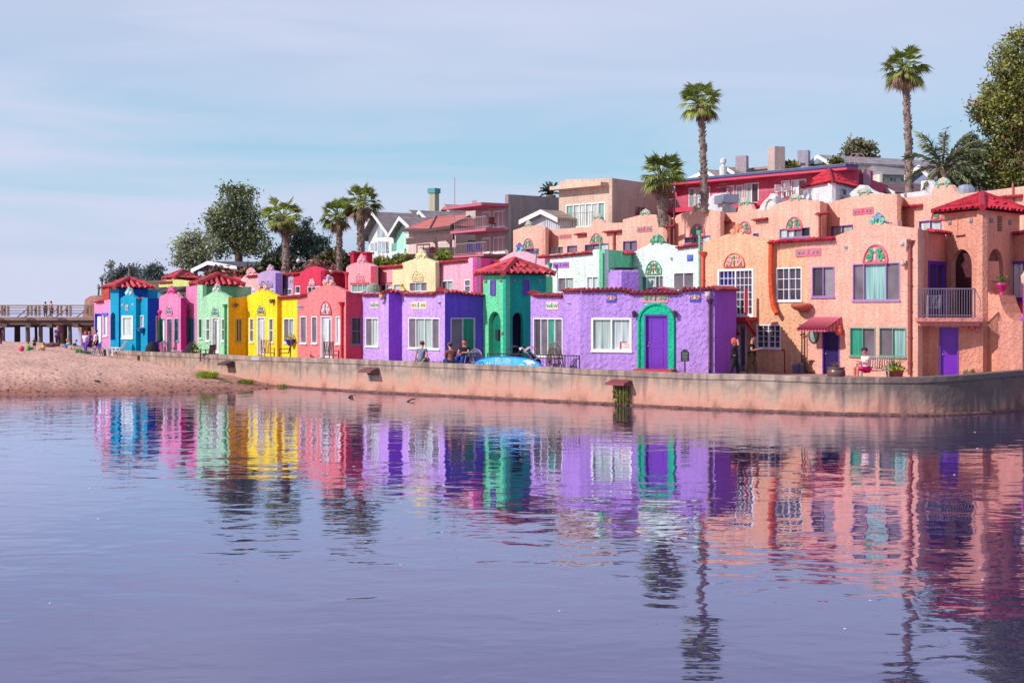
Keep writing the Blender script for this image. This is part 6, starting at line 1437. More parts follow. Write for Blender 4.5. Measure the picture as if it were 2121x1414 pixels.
person('child in green shirt sitting on the sand',(XY(59,90).x,XY(59,90).y,sandz(59,90)),rad(150),.95,'floor',('lap','lap'),('#1fb85a','cloth'),('#1a7a4a','cloth'),'#7a3a30')
person('toddler in dark swimsuit standing on the sand between the two sitting children',bs(71,92),rad(20),.78,'stand',('lap','down'),('#2a3438','cloth'),('#1a4a38','cloth'),'#6a3428',shorts=True,shoes='#d89080')
person('child in yellow-green shirt sitting on the sand',(XY(90,90.5).x,XY(90,90.5).y,sandz(90,90.5)),rad(-60),.95,'floor',('table','lap'),('#d2d82a','cloth'),('#e0a890','cloth'),'#5a2a20',1)
person('person in plum tank top with reddish hair standing behind the log',bs(120,103),rad(10),1.45,'stand',('down','down'),('#5a3a68','cloth'),('#3a2440','cloth'),'#a83a3a',1,skin='r',sleeve=False)
person('person in mint top sitting hunched on the sand with a blue towel',(XY(144,101).x,XY(144,101).y,sandz(144,101)),rad(-40),1.3,'floor',('lap','lap'),('#5ac8a8','cloth'),('#3a68d0','cloth'),'#d8a060',lean=.3)
person('person in navy hooded top sitting with back turned on the sand',(XY(152,99.5).x,XY(152,99.5).y,sandz(152,99.5)),rad(120),1.35,'floor',('lap','lap'),('#22305a','cloth'),('#222a48','cloth'),'#b88858',sleeve='long',lean=.3)
person('person in white tank top and purple leggings walking towards the lagoon',bs(177,95.5),rad(-10),1.42,'walk',('down','down'),('#e8dcf0','cloth'),('#7a4ad0','cloth'),'#d84a3a',1,skin='r',sleeve=False)
person('person in violet shirt half hidden behind the purple-legging walker',bs(185,96.8),rad(20),1.4,'stand',('down','down'),('#6a3ab0','cloth'),('#3a2a50','cloth'),'#3a2a28')
person('person in pale shirt and black shorts holding a phone by the pink cottage',bs(199,94.0),rad(-60),1.5,'stand',('ear','down'),('#d8d2e4','cloth'),('#18161e','cloth'),'#2a1614',shorts=True,skin='r')
ZD=ZY(655,112)
person('person in dark top leaning at the pier railing, left of the pair',(XY(94,113.6).x,113.6,ZD-.09),rad(180),1.2,'stand',('down','down'),('#4a3a48','cloth'),('#3a3038','cloth'),'#1a1418')
person('person in tan top at the pier railing, right of the pair',(XY(106,113.6).x,113.6,ZD-.09),rad(160),1.24,'stand',('down','down'),('#b08a80','cloth'),('#4a4048','cloth'),'#4a3028')
# ================================================================ furniture helpers
def slat_chair(label,loc,rz,colr='#8a5048',h=1.05,group='wooden slat chairs behind the seawall',cat='chair'):
    r=thing('slat_chair',label,cat,loc,rz,group); m_=M(colr,'wood')
    mb=MB(); 
    for k in range(5): mb.box((0,-.22+.11*k,.42),(.54,.095,.035))
    mb.build('seat',m_,r,local=True); mb=MB()
    for k in range(6): x=-.22+.088*k; mb.bar((x,.24,.44),(x,.36,h-.05),.06,.025)
    mb.bar((-.26,.36,h-.04),(.26,.36,h-.04),.07,.03); mb.build('backrest',m_,r,local=True)
    for sx in(-1,1):
        mb=MB(); mb.bar((sx*.27,-.26,0),(sx*.27,-.26,.64),.05); mb.build('leg',m_,r,local=True)
        mb=MB(); mb.bar((sx*.27,.3,0),(sx*.27,.37,h),.05); mb.build('leg',m_,r,local=True)
        mb=MB(); mb.bar((sx*.28,-.3,.65),(sx*.28,.32,.66),.07,.03); mb.build('armrest',m_,r,local=True)
    return r
slat_chair('slatted wooden chair beside the yellow cottage door, seen from behind',g3(555,77.6,PZ+.15),rad(170),'#b07860',1.15)
slat_chair('slatted wooden chair seen side-on under the blue hanging pot',g3(589,76.8,PZ+.15),rad(-80),'#7a4440',1.12)
slat_chair('slatted reddish chair beside the coral cottage door',g3(687,73.4,PZ+.15),rad(160),'#8a4a4e',1.15)
def bench():
    q=XY(1812,58.6); r=thing('bench','weathered grey slatted bench with armrests in front of the right ground floor window','bench',(q.x,q.y,PZ),rad(-35)); m_=M('#9a9090','wood')
    mb=MB(); 
    for k in range(5): mb.box((0,-.2+.1*k,.42),(1.35,.08,.03))
    mb.build('seat',m_,r,local=True); mb=MB(); mb.bar((-.68,.32,.95),(.68,.32,.95),.1,.035); mb.bar((-.68,.27,.5),(.68,.27,.5),.07,.03)
    for k in range(13): x=-.6+k*.1; mb.bar((x,.27,.5),(x,.32,.93),.065,.025)
    mb.build('backrest',m_,r,local=True)
    for sx in(-1,1):
        for y,z in((-.25,.66),(.3,1.0)): mb=MB(); mb.bar((sx*.68,y-.02*(y>0),0),(sx*.68,y+.04*(y>0),z),.06); mb.build('leg',m_,r,local=True)
        mb=MB(); mb.bar((sx*.68,-.3,.67),(sx*.68,.3,.67),.07,.035); mb.build('armrest',m_,r,local=True)
bench()
def pot(name,label,loc,prof,colr,plant=None,cat='planter',group=None,sc=1):
    r=thing(name,label,cat,loc,0,group); mb=MB(); mb.lathe((0,0,0),[(a*sc,b*sc) for a,b in prof],20); mb.build('pot',M(colr,'paint',.85,.35),r,smooth=True,local=True)
    R=prof[-2][0]*sc; Z=prof[-2][1]*sc
    mb=MB(); mb.lathe((0,0,Z-.04),[(R*.9,0),(R*.9,.01)],14); mb.build('soil',M('#3a2a24'),r,local=True)
    if plant:
        kind,c,h,n=plant; rng=random.Random(hash(label)%99 if False else len(label)); mb=MB()
        for k in range(n):
            a=rng.uniform(0,6.28)
            if kind=='grass':
                d=Vector((math.cos(a)*rng.uniform(.1,.7),math.sin(a)*rng.uniform(.1,.7),1)).normalized(); p=Vector((math.cos(a),math.sin(a),0))*R*rng.uniform(0,.5)+Vector((0,0,Z-.03)); w=Vector((-math.sin(a),math.cos(a),0))*.014; l=h*rng.uniform(.6,1.1)
                mb.add([p-w,p+d*l*.6-w,p+d*l,p+d*l*.6+w,p+w],[(0,1,2,3,4)])
            else:
                rr=R*rng.uniform(0,1.25); p=Vector((math.cos(a)*rr,math.sin(a)*rr,Z+h*rng.uniform(0,1)*(1-.5*rr/R)-(.25*h if rr>R else 0))); leafquad(mb,p,.07,rng)
        mb.build('plant',M(c,'leaf',.9),r,local=True)
    return r
big=[(.2,0),(.3,.08),(.38,.26),(.36,.42),(.31,.47),(.37,.5),(.37,.53),(.3,.53)]
pot('large_pot','large round brown glazed pot with dry twigs beside the dark doorway',g3(1732,58.9),big,'#6a5050',('grass','#7a6048',.35,25),sc=1.02)
r=pot('flower_pot','brick red pot with spiky grass and trailing lime leaves right of the bench',g3(1853,58.6),[(.25,0),(.3,.1),(.36,.36),(.38,.4),(.38,.44),(.32,.44)],'#9a4440',('grass','#5a7a2c',.62,70))
mb=MB(); rng=random.Random(4)
for k in range(230):
    a=rng.uniform(0,6.28); rr=rng.uniform(.15,.52); leafquad(mb,Vector((math.cos(a)*rr,math.sin(a)*rr,.48+.12*rng.random()-max(0,rr-.36)*1.2*rng.random())),.07,rng)
mb.build('trailing_leaves',M('#b0b830','leaf',.9),r,local=True)
pot('large_pot','wide low brown glazed pot standing right of the ground floor purple door',g3(2014,58.4),[(.24,0),(.32,.1),(.38,.28),(.36,.33),(.38,.36),(.31,.36)],'#8a4a44',('leaf','#8a8a60',.12,50))
def hang(label,plane,px,py,colr,R,plant):
    a=plane.P(px,py,R*.8); r=pot('wall_pot',label,(a.x,a.y,a.z),[(R*.35,-R*.9),(R*.8,-R*.3),(R,R*.35),(R*1.08,R*.45),(R*.95,R*.45)],colr,plant,group='hanging pots on the cottage walls'); return r
hang('deep blue wall pot with yellow flowers on the yellow cottage corner',Plane(583,80.2,616,78.8),608,707,'#2a34b8',.27,('leaf','#c8b838',.35,120))
hang('blue bowl wall pot below the small window of the turquoise cottage',Plane(290.5,89.7,305.5,89.0),297,683,'#1470b8',.23,('leaf','#4a6a58',.1,30))
pot('urn','magenta and purple pedestal urn with leafy plant on the stair wall',(lambda p:(p.x,p.y,p.z))(Plane(2035,60.5,2118,59.0).P(2061,610.5,-.5)),[(.16,0),(.16,.04),(.06,.1),(.06,.14),(.2,.24),(.27,.4),(.3,.5),(.26,.5)],'#c02a70',('leaf','#5c7038',.42,130))
pot('flower_pot','white pot with bright lime shrub beside the covered grill',g3(404,83),[(.2,0),(.26,.4),(.28,.46),(.24,.46)],'#e8e0dc',('leaf','#a8c028',.5,160),sc=1.3)
# striped lamp post on the stair wall
p0=Plane(2035,60.5,2118,59.0).P(2108,664,-.5); r=thing('lamp_post','short lamp post with candy-striped red and violet shaft on the stair wall','lamp post',tuple(p0))
mb=MB(); 
for k in range(40):
    z=.12+k*.0345; mb.m=0; mb.lathe((0,0,z),[(.075,0),(.075,.0345)],12)
    for j in range(12): mb.mi[-14+j]=1 if ((j+k)//3)%2 else 0
mb.build('shaft',[M('#7a3ab8','paint',.85,.35),M('#d83a50','paint',.85,.35)],r,local=True)
mb=MB(); mb.lathe((0,0,0),[(.2,0),(.2,.05),(.12,.1),(.085,.16)],12); mb.build('base',M('#8a4ac0'),r,local=True)
mb=MB(); mb.lathe((0,0,1.5),[(.07,0),(.13,.08),(.16,.34),(.17,.36),(.05,.5),(.02,.58)],10); mb.build('lantern',M('#d8b8a8','paint',.85,.4),r,local=True)
# street lamp on the bluff, van, pole
p0=P(618,566,112); r=thing('street_lamp','black street lamp with frosted globe on the bluff behind the crimson house','street lamp',tuple(p0)); mb=MB(); mb.tube([p0,p0+Vector((0,0,1.0))],[.06,.045],8); mb.lathe(p0,[(.1,0),(.1,.2),(.06,.25)],8); mb.build('post',M('#22202a','metal'),r)
mb=MB(); c=P(618,541,112); mb.lathe(c,[(.07,-.15),(.17,-.02),(.17,.1),(.06,.2),(.02,.26)],10); mb.build('globe',M('#dfe6e0','paint',.9,.3),r)
p0=P(568,553,122); r=thing('parked_van','pale blue-white van parked on the bluff above the lilac house','van',tuple(p0),0); L=1.1
mb=MB(); x0,x1=P(552,550,122).x,P(581,550,122).x; z0=p0.z; s=(x1-x0)/2; cx=(x0+x1)/2
prof=[(-1,.12),(1,.12),(1,.55),(.88,.62),(.62,1.0),(-.9,1.0),(-1,.8)]
mb.prism([(cx+a*s,p0.y,z0+b*.62) for a,b in prof],(0,.9,0)); mb.build('body',M('#b8c6dc','paint',.85,.3),r)
mb=MB(); mb.prism([(cx+a*s,p0.y-.02,z0+b*.62) for a,b in((-.85,.62),(.72,.62),(.56,.92),(-.82,.92))],(0,.01,0)); mb.build('window',M('#4a5870','glass'),r)
for a in(-.6,.6): mb=MB(); mb.tube([(cx+a*s,p0.y-.03,z0+.09),(cx+a*s,p0.y+.12,z0+.09)],.1,12); mb.build('wheel',M('#1c1c22'),r)
p0=P(1103,566,76); q=P(1111,524,76.3); mb=MB(); mb.tube([p0-Vector((0,0,1)),q],.05,8); mb.lathe(q,[(.09,0),(.13,.1),(.13,.18),(.05,.22)],8); tag(mb.build('vent_pipe',M('#8a8494','metal'),None,loc=tuple(p0)),'leaning grey metal flue pipe with cap behind the green tower roof','vent pipe')
# sign post
pl=Plane(1410,61.6,1428,61.4); r=thing('sign_post','small dark plaque sign with pale lettering on a thin post before the lilac wall','sign',tuple(pl.P(1419,778,0)))
mb=MB(); t0,z0,t1,z1=pl.rect((1410.5,728,1427,748)); c=(t0+t1)/2; box_on(mb,pl,t0,z0,t1,z1,-.03,.03); mb.prism([pl.pt(a,b,-.03) for a,b in((t0+.05,z1),(t1-.05,z1),(t1-.09,z1+.08),(c,z1+.1),(t0+.09,z1+.08))],Vector((pl.n.x*.06,pl.n.y*.06,0))); mb.build('plaque',M('#1a2220','paint',.85,.4),r)
mb=MB(); mb.bar(pl.pt(c,PZ,0),pl.pt(c,z0,0),.05); mb.build('post',M('#14141a'),r)
mb=MB(); rng=random.Random(3)
for k in range(6):
    zz=z1-.03-k*(z1-z0-.03)/6.2; x=c-.12+rng.uniform(0,.03)
    while x<c+.11: w=rng.uniform(.015,.04); box_on(mb,pl,x,zz-.02,x+w,zz,.031,.035); x+=w+.012
mb.build('lettering',M('#8fa090'),r)
# closed parasol, covers, loungers, chairs at left
p0=Vector(g3(331,86.6)); r=thing('parasol','closed dark green parasol on a magenta pole before the pink cottage','parasol',tuple(p0)); 
mb=MB(); mb.tube([p0,p0+Vector((0,0,2.75))],.05,8); mb.lathe(p0+Vector((0,0,2.6)),[(.06,0),(.15,.2),(.1,.28),(.02,.3)],8); mb.build('pole',M('#e0287a'),r)
mb=MB(); mb.lathe(p0,[(.08,.95),(.2,1.02),(.2,1.15),(.15,1.6),(.12,2.2),(.05,2.45)],9,1,1); mb.build('canopy',M('#1f4a34','cloth'),r)
def cover(label,px,D,w,h):
    r=MB(); q=Vector(g3(px,D)); prof=[(w*1.0,0),(w*.98,h*.35),(w*.8,h*.7),(w*.45,h*.95),(w*.1,h*1.0)]
    r.lathe(q,prof,9,1,.8); o=r.build('grill_cover',M('#2a2630','cloth',.8),None,loc=tuple(q)); tag(o,label,'grill cover',)
    return o
cover('lower black fabric grill cover in front of the turquoise cottage side wall',314,86.6,.42,.95)
cover('taller black fabric grill cover in front of the pink recessed wall',397,82.9,.46,.98)
def lounger(label,px,D,rz):
    r=thing('deck_chair',label,'deck chair',g3(px,D),rz,'white deck chairs before the turquoise cottage'); m_=M('#f2eef4','paint')
    mb=MB(); mb.box((0,0,.32),(.5,.55,.04)); mb.build('seat',m_,r,local=True); mb=MB()
    for k in range(5): mb.bar((-.2+.1*k,.25,.34),(-.2+.1*k,.62,.95),.08,.02)
    mb.build('backrest',m_,r,local=True)
    for sx in(-1,1):
        for y in(-.25,.25): mb=MB(); mb.bar((sx*.26,y,0),(sx*.26,y,.5),.07,.03); mb.build('leg',m_,r,local=True)
        mb=MB(); mb.box((sx*.28,-.02,.52),(.1,.62,.03)); mb.build('armrest',m_,r,local=True)
lounger('white plastic deck chair nearer the arch of the turquoise cottage',231,90.6,rad(100)); lounger('white plastic deck chair reclined below the picture window',244,89.6,rad(-100))
slat_chair('dark brown low chair with rounded back before the mint green cottage',g3(429,80.6),rad(-110),'#4a2a2c',.95)
slat_chair('grey mesh patio chair in front of the pink cottage door',g3(348,84.9),rad(175),'#6a6068',1.0)
def table(name,label,loc,w,h,colr,cat='table',rz=0):
    r=thing(name,label,cat,loc,rz); m_=M(colr,'metal'); mb=MB(); mb.lathe((0,0,h-.03),[(w,0),(w,.03)],18); mb.build('tabletop',m_,r,local=True)
    for sx in(-1,1):
        for sy in(-1,1): mb=MB(); mb.bar((sx*w*.3,sy*w*.3,h-.03),(sx*w*.75,sy*w*.75,0),.03); mb.build('leg',m_,r,local=True)
table('side_table','small white side table between the patio chair and the grill cover',g3(366,84.2),.35,.5,'#e8dcdc'); 
table('cafe_table','small round grey metal table beside the person in the black T-shirt',g3(972,Wd(972)+1.3),.42,.92,'#b0a8b0')
table('beach_table','blue folding table at the far end of the seawall',(XY(201,91.3).x,XY(201,91.3).y,PZ-.1),.42,.55,'#2a50c8')
def round_chair(label,loc,rz,colr,group=None,h=1.0,name='wicker_chair',rings=7):
    r=thing(name,label,'chair',loc,rz,group); m_=M(colr,'wood'); mb=MB(); mb.lathe((0,0,.42),[(.27,0),(.28,.04)],14); mb.build('seat',m_,r,local=True)
    mb=MB(); arc=[(math.cos(a)*.3,.05+math.sin(a)*.27,.46+ (h-.46)*max(0,math.sin(a))**.6) for a in[math.pi*k/12 for k in range(13)]]; mb.tube(arc,.025,6)
    for k in range(1,rings*2): 
        a=math.pi*k/(rings*2); mb.bar((math.cos(a)*.27,math.sin(a)*.2,.46),(math.cos(a)*.3,.05+math.sin(a)*.27,.46+(h-.46)*math.sin(a)**.6),.014)
    for f in(.35,.65): mb.tube([(x*.98,y*.95,.46+(z-.46)*f) for x,y,z in arc],.012,5)
    mb.build('backrest',m_,r,local=True)
    for sx in(-1,1):
        for sy in(-1,1): mb=MB(); mb.bar((sx*.2,sy*.2,.44),(sx*.24,sy*.24,0),.035); mb.build('leg',m_,r,local=True)
    return r
WC='stacked brown wicker chairs behind the railing'
round_chair('lower brown wicker chair of the stack behind the railing',g3(1150,64.6),rad(150),'#7a5a54',WC,1.2)
round_chair('upper brown wicker chair of the stack behind the railing',(XY(1153,64.7).x,64.7,PZ+.28),rad(150),'#8a6a60',WC,1.15)
round_chair('pale grey mesh round-backed chair against the green tower',g3(987,Wd(987)+1.5),rad(10),'#a09aae',None,1.05,'mesh_chair',14)
def stroller(label,px,D,rz,frame,hood,sc=1):
    r=thing('stroller',label,'stroller',g3(px,D),rz,'strollers parked by the green tower'); r.scale=(sc,)*3; fm=M(frame,'metal'); mb=MB()
    for sx in(-.24,.24):
        mb.tube([(sx,.5,1.02),(sx,.1,.55),(sx,-.45,.12)],.02,6); mb.tube([(sx,.38,.12),(sx,.05,.55),(sx,-.1,.62)],.018,6); mb.tube([(sx,.5,1.02),(sx,.58,1.0),(sx,.6,.94)],.028,6)
    mb.tube([(-.24,.38,.14),(.24,.38,.14)],.015,6); mb.tube([(-.24,-.42,.14),(.24,-.42,.14)],.015,6); mb.tube([(-.24,.6,.96),(.24,.6,.96)],.025,6); mb.build('frame',fm,r,local=True)
    mb=MB(); mb.add([(-.2,.18,.85),(.2,.18,.85),(.2,.05,.42),(-.2,.05,.42),(.2,-.28,.38),(-.2,-.28,.38)],[(0,1,2,3),(3,2,4,5)]); mb.prism([(-.2,.2,.8),(-.2,.05,.4),(-.2,-.25,.4),(-.2,-.2,.55)],(.02,0,0)); mb.prism([(.2,.2,.8),(.2,.05,.4),(.2,-.25,.4),(.2,-.2,.55)],(.02,0,0)); mb.build('seat',M('#221e28','cloth'),r,local=True)
    mb=MB(); n=6
    for k in range(n):
        a0=rad(20+k*22);a1=rad(20+(k+1)*22); o=(0,.16,.72); R=.36
        vs=[]
        for a in(a0,a1): 
            for x in(-.22,-.11,.11,.22): rr=R*(1 if abs(x)<.2 else .82); vs.append((x,o[1]+math.cos(a)*rr*.9,o[2]+math.sin(a)*rr))
        mb.add(vs,[(0,1,5,4),(1,2,6,5),(2,3,7,6)])
    mb.build('hood',M(hood,'cloth'),r,local=True)
    for sx in(-.26,.26):
        for y in(.38,-.42): mb=MB(); mb.lathe((0,0,0),[(.12,-.02),(.12,.02)],12); mb=MB(); mb.tube([(sx-.02,y,.12),(sx+.02,y,.12)],.12,12); mb.build('wheel',M('#1a1a1e'),r,local=True)
    return r
stroller('black stroller with folded dark hood left of the tower doorway',1058,67.2,rad(-85),'#22202a','#2a2630',1.15)
stroller('silver-framed stroller with beige-pink hood beside the wicker chairs',1108,65.4,rad(95),'#d8d0d8','#b8948e',1.15)
# railing in front of the tower
r=thing('railing','thin dark metal railing with gate and balusters behind the paddleboard','railing',g3(1150,Wd(1150)+.7)); m_=M('#3a2c3a','metal')
a=Vector(g3(1010,Wd(1010)+.9)); b=Vector(g3(1200,Wd(1200)+.7)); mb=MB(); Z=Vector((0,0,.88))
mb.bar(a+Z,b+Z,.045); mb.bar(a+Vector((0,0,.15)),b+Vector((0,0,.15)),.03); mb.build('rail',m_,r)
for f in(0,.33,.66,.85,1): mb=MB(); q=a.lerp(b,f); mb.bar(q,q+Z,.05); mb.build('post',m_,r)
mb=MB()
for k in range(34): q=a.lerp(b,k/34); mb.bar(q+Vector((0,0,.15)),q+Z,.02)
mb.bar(a.lerp(b,.87)+Vector((0,0,.15)),b+Z*.95,.03); mb.build('baluster',m_,r)
# paddleboard
BD=Plane(978,Wd(978)+.55,1125,Wd(1125)+.5); r=thing('paddleboard','long blue and white patterned paddleboard lying on its edge behind the seawall','paddleboard',tuple(BD.P(1052,768,0)))
tc_,zc_=BD.uv(1052,764); rw=abs(BD.sD(1124)[0]-BD.sD(980)[0])/2; rh_=(ZY(737.5,Wd(1052))-ZY(764,Wd(1052)))
def el(t): a=math.pi*2*t; c,s_=math.cos(a),math.sin(a); return tc_+rw*abs(c)**.85*(1 if c>0 else -1), zc_+rh_*abs(s_)**.8*(1 if s_>0 else -1)
mb=MB(); ring=[el(k/40) for k in range(40)]
mb.prism([BD.pt(a,b,.05) for a,b in ring],Vector((-BD.n.x*.1,-BD.n.y*.1,0))); mb.build('board',M('#1c7ae0','paint',.9,.25),r)
mb=MB(); mb.prism([BD.pt(tc_+(a-tc_)*.95,zc_+(b-zc_)*.9,.056) for a,b in ring],Vector((-BD.n.x*.002,-BD.n.y*.002,0))); mb.build('deck_panel',M('#3fb4ee','paint',.9,.3),r)
mb=MB(); rng=random.Random(8)
def stroke(pts,w=.03,m_=0): mb.m=m_; mb.tube([BD.pt(tc_+x*rw,zc_+z*rh_,.062) for x,z in pts],w,5)
for x in(-.42,-.12,.22): stroke([(x,.1),(x+.02,.86)],.012)
# palm-leaf motif and lettering-like strokes in white
for k in range(5): a=rad(20+k*28); stroke([(.62,.42),(.62+math.cos(a)*.1,.42+math.sin(a)*.3),(.62+math.cos(a)*.2,.42+math.sin(a)*.32)],.045)
stroke([(.3,.2),(.42,.42),(.52,.22),(.64,.4),(.76,.16)],.02); stroke([(.3,.08),(.44,.28),(.56,.1),(.7,.26)],.02)
for gx,gz,rows in((-.34,.22,4),(-.06,.2,4)):
    for k in range(rows):
        z=gz+.17*k; x=gx
        while x<gx+.17:
            stroke([(x,z),(x+.012,z+.1)],.014); 
            if rng.random()<.6: stroke([(x,z+.1),(x+.03,z+.1)],.012)
            x+=.034
for k in range(9): stroke([(-.62+.02*k,.2+.07*(k%4)),(-.6+.02*k,.26+.07*(k%4))],.035)
stroke([(-.9,.1),(-.82,.3),(-.78,.12)],.022,1); stroke([(-.84,.42),(-.7,.5),(-.68,.1)],.022,1); stroke([(-.75,.25),(-.62,.3)],.02,1)
mb.build('deck_graphic',[M('#e6f4fb','paint'),M('#12204a','paint')],r)
# small things left on the wall
for i,(px,c,w,label,nm,ct) in enumerate(((897,'#2a5ab0',.2,'blue sandal lying on the seawall between the grey shirt and the plaid shirt','sandal','sandal'),(906,'#c04a5a',.22,'red sandal on the seawall next to the blue one','sandal','sandal'),(913,'#6a2a3a',.18,'dark red sandal on the seawall nearest the plaid shirt','sandal','sandal'))):
    q=g3(px,Wd(px)+.2,wtop(px)); mb=MB(); mb.prism([(q[0]-w/2,q[1]-.05,q[2]),(q[0]+w/2,q[1]-.05,q[2]),(q[0]+w/2,q[1]+.05,q[2]),(q[0]-w/2,q[1]+.05,q[2])],(0,0,.03)); mb.tube([(q[0]-.02,q[1]-.05,q[2]+.03),(q[0]+.03,q[1],q[2]+.11),(q[0]-.02,q[1]+.05,q[2]+.03)],.012,5); tag(mb.build(nm,M(c,'cloth'),None,loc=q),label,ct,'sandals on the seawall')
# pipes and meters by the dark doorway
pp=Plane(1456.5,70.5,1672,65.3); r=thing('meter_pipes','rusty utility pipes with two gas meters on the peach wall left of the oval window','utility meters',tuple(pp.P(1664,775,.1)))
mb=MB(); mb.tube([pp.P(1660,673,.12),pp.P(1665,673,.14),pp.P(1665,760,.14)],.035,6); mb.tube([pp.P(1671,686,.14),pp.P(1671,765,.14)],.03,6); mb.tube([pp.P(1662,694,.14),pp.P(1672,690,.16)],.03,6); mb.tube([pp.P(1664,735,.14),pp.P(1671,737,.2)],.04,6); mb.build('pipe',M('#6a4244','metal'),r)
for x,y,w in((1660,764,.42),(1669,765,.3)): mb=MB(); c=pp.P(x,y,.25); mb.box(c,(w,.25,.4),pp.rz); mb.ball(c+Vector((0,0,.22)),(.12,.1,.08),8,5); mb.build('meter',M('#8a86a0','metal'),r)
mb=MB(); c=Vector(g3(1682,65)); 
for k in range(5): mb.tube([c+Vector((math.cos(a)*.28,0,.33+math.sin(a)*.28-.0))+Vector((0,.04*k,0)) for a in[2*math.pi*j/14 for j in range(15)]],.03,6,False)
tag(mb.build('hose_reel',M('#7a5a4a','cloth'),None,loc=tuple(c)),'coiled brown garden hose on the ground beside the gas meters','hose')
q=pp.P(1640,772,.5); mb=MB(); q.z=PZ; mb.tube([q,q+Vector((0,0,1.05)),q+Vector((-.1,0,1.1))],.035,6); mb.tube([q+Vector((-.12,0,1.1)),q+Vector((-.05,0,1.04))],.05,6); tag(mb.build('standpipe',M('#8a3a38','metal'),None,loc=tuple(q)),'short red-brown standpipe with tap in the shade before the orange wall','standpipe')
# things on flat roofs
q=P(774,598,86); mb=MB(); mb.lathe(q,[(.3,-.6),(.36,-.3),(.36,.0),(.3,.25),(.12,.35)],12); r=tag(mb.build('basket_chair',M('#8a9a88','wood'),None,loc=tuple(q)),'domed grey-green basket chair on the roof terrace behind the lilac bay','chair')
q=P(836,600,84); mb=MB(); mb.tube([q+Vector((.15,0,-.4)),q+Vector((.1,0,0)),q+Vector((-.05,0,.2)),q+Vector((-.12,0,.25))],[.1,.07,.05,.05],7); mb.ball(q+Vector((-.1,0,.28)),(.12,.08,.09),8,5); tag(mb.build('roof_ornament',M('#e8b82a'),None,loc=tuple(q)),'bright yellow curved ornament standing on the roof of the lilac cottage','ornament')
q=P(915,600,83); mb=MB(); mb.prism([q+Vector(v) for v in((-.3,0,-.35),(.3,0,-.35),(.32,0,-.05),(-.05,0,.18),(-.3,0,0))],(0,.4,0)); tag(mb.build('folded_chair',M('#c8283c','cloth'),None,loc=tuple(q)),'folded red chair sticking up behind the lilac parapet','chair')
q=P(1369,606,68); r=thing('folded_parasol','collapsed crimson parasol resting on the lilac roof behind its coping','parasol',tuple(q)); mb=MB(); mb.lathe(q,[(.95,-.1),(.9,.05),(.6,.22),(.2,.28),(.05,.3)],12,1,.5); mb.build('canopy',M('#c02a48','cloth'),r); mb=MB(); mb.tube([q+Vector((-.6,-.35,.1)),q+Vector((0,-.4,.25)),q+Vector((.6,-.35,.12))],.03,6); mb.build('rib',M('#b8a8b0','metal'),r)
q=P(842,614.5,1) 
# awning-blue parasol left
q=P(323,613,104); mb=MB(); mb.lathe(q,[(.75,-.1),(.45,.12),(.05,.3)],10); mb2=thing('parasol','open sky-blue parasol behind the pink cottage gable','parasol',tuple(q)); mb.build('canopy',M('#1fb4e0','cloth'),mb2); mb=MB(); mb.tube([q-Vector((0,0,2)),q],.03,6); mb.build('pole',M('#c8c8d0'),mb2)
# balcony furniture
def chairset(label,q,rz,colr,group):
    r=thing('balcony_chair',label,'chair',tuple(q),rz,group); m_=M(colr,'cloth'); mb=MB(); mb.box((0,0,.4),(.5,.5,.08)); mb.build('seat',m_,r,local=True); mb=MB(); mb.box((0,.26,.7),(.5,.08,.55)); mb.build('backrest',m_,r,local=True)
    for sx in(-1,1):
        for sy in(-1,1): mb=MB(); mb.bar((sx*.22,sy*.22,0),(sx*.22,sy*.22,.4),.04); mb.build('leg',M('#5a4a58','metal'),r,local=True)
RB=Plane(1423,114.6,1774,100); 
def onb(pl,px,py,d): q=pl.P(px,py,d); return q
chairset('magenta chair on the red block balcony, left of the pair',onb(RB,1509,424,.7),rad(60),'#e0286a','magenta chairs on the red block'); chairset('magenta chair on the red block balcony, right of the pair',onb(RB,1531,421,.7),rad(60),'#e0286a','magenta chairs on the red block')
chairset('white deck chair on the right balcony of the red block beside the window',onb(RB,1629,410,.7),rad(20),'#e8dce0','white chairs on the red block'); chairset('white deck chair on the right balcony of the red block nearer the white tower',onb(RB,1648,408,.7),rad(20),'#e8dce0','white chairs on the red block')
GB=Plane(985,121,1053,116.5)
chairset('blue patterned chair on the lower balcony of the grey block, left one',onb(GB,1000,528,1.2),rad(20),'#4a5ac8','blue chairs on the grey block'); chairset('blue patterned chair on the lower balcony of the grey block, right one',onb(GB,1018,527,1.2),rad(20),'#4a5ac8','blue chairs on the grey block')
chairset('brown chair on the upper balcony of the grey block',onb(GB,1046,475,1.2),rad(20),'#7a3a3a',None); 
PBb=Plane(1900,59.4,2035,59.1); slat_chair('grey slatted chair on the peach corner balcony behind the railing',tuple(PBb.P(1935,658,-1.0)),rad(190),'#a8a0b0',.95,'balcony furniture on the peach house')
r=round_chair('dark chair at the right on the peach corner balcony',tuple(PBb.P(1975,658,-1.4)),rad(150),'#3a2c48','balcony furniture on the peach house',.95,'balcony_chair'); 
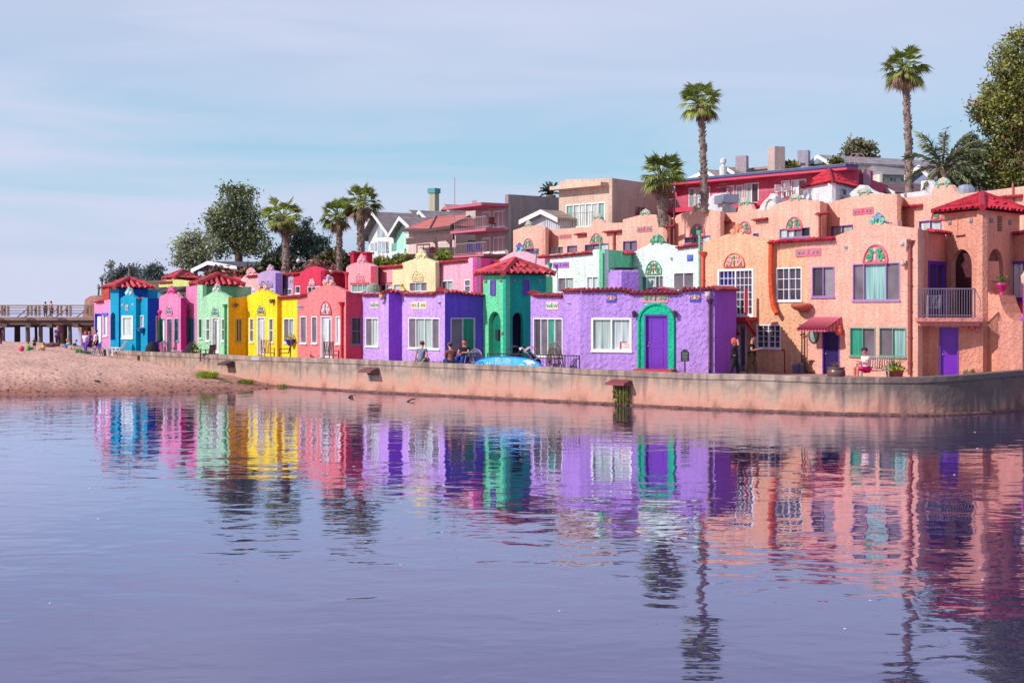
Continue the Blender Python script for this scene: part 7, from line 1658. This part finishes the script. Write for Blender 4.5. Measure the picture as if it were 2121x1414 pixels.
# beach clutter
def lumber(name,label,a,b,r,c,cat):
    mb=MB(); a=Vector(a);b=Vector(b); m_=a.lerp(b,.5)+Vector((.05,0,.06)); mb.tube([a,m_,b],[r,r*1.1,r*.6],7); mb.tube([m_,m_+(b-a).normalized().cross(Vector((0,0,1)))*.25+Vector((0,0,.05))],[r*.6,r*.2],5); tag(mb.build(name,M(c,'bark'),None,loc=tuple(a)),label,cat)
lumber('log','long weathered log lying on the sand in front of the standing bather',bs(90,100.5),(XY(124,101).x,101,sandz(124,101)+.2),.16,'#8a5a54','log')
lumber('driftwood','forked driftwood stick floating near the seawall',(XY(843,63.2).x,63.2,.0),(XY(860,63.6).x,63.6,.06),.03,'#6a4a44','driftwood')
lumber('driftwood','small dark wood chunk half sunk left of the floating stick',(XY(722,66).x,66,.0),(XY(730,66.2).x,66.2,.02),.045,'#5a3a38','driftwood')
lumber('driftwood','dark stick on the wet sand near the middle of the beach',bs(197,71.5),bs(207,71.2),.05,'#4a2e30','driftwood')
q=bs(45,88.5); mb=MB(); mb.ball((q[0],q[1],q[2]+.15),.17,14,10); tag(mb.build('beach_ball',M('#e8206a','paint',.9,.4),None,smooth=True,loc=q),'pink ball lying on the sand left of the green-shirted child','ball')
mb=MB(); vs=[]; rng=random.Random(12)
for k in range(900):
    px=rng.uniform(158,200); D=rng.uniform(94.5,99.5); q=XY(px,D); z=max(sandz(px,D),.9); a=rng.uniform(0,6.28); w=Vector((math.cos(a),math.sin(a),0))*.05; p=Vector((q.x,q.y,z)); mb.add([p-w,p+w,p+Vector((0,0,.22*rng.uniform(.5,1)))],[(0,1,2)])
tag(mb.build('grass',M('#4a8a50','leaf',.9),None,loc=(XY(180,97).x,97,1)),'strip of short green grass behind the beach walkers','grass',kind='stuff')
# wrack line debris on the wet sand
mb=MB(); rng=random.Random(21)
for k in range(260):
    px=rng.uniform(-60,600); D=interp(SH,px)+.3+rng.random()**2.2*6; q=XY(px,D); z=sandz(px,D); s_=rng.uniform(.012,.05); mb.ball((q.x,q.y,z+s_*.2),(s_*rng.uniform(1,2.5),s_,s_*.5),5,3)
tag(mb.build('seaweed_debris',M('#4a2c2c','bark'),None,loc=(-15,70,0)),'scattered dark seaweed bits and pebbles along the wet shoreline','debris',kind='stuff')
mb=MB(); rng=random.Random(22)
for k in range(30):
    D=rng.uniform(13,50); px=rng.uniform(0,2121); q=XY(px,D); s_=.006+.0005*D; mb.ball((q.x,q.y,.003),(s_*rng.uniform(1,2.2),s_,.006),5,3)
tag(mb.build('floating_flecks',M('#e8dcd8','paint'),None,loc=(0,30,0)),'sparse pale foam flecks and feathers floating on the lagoon','foam',kind='stuff')
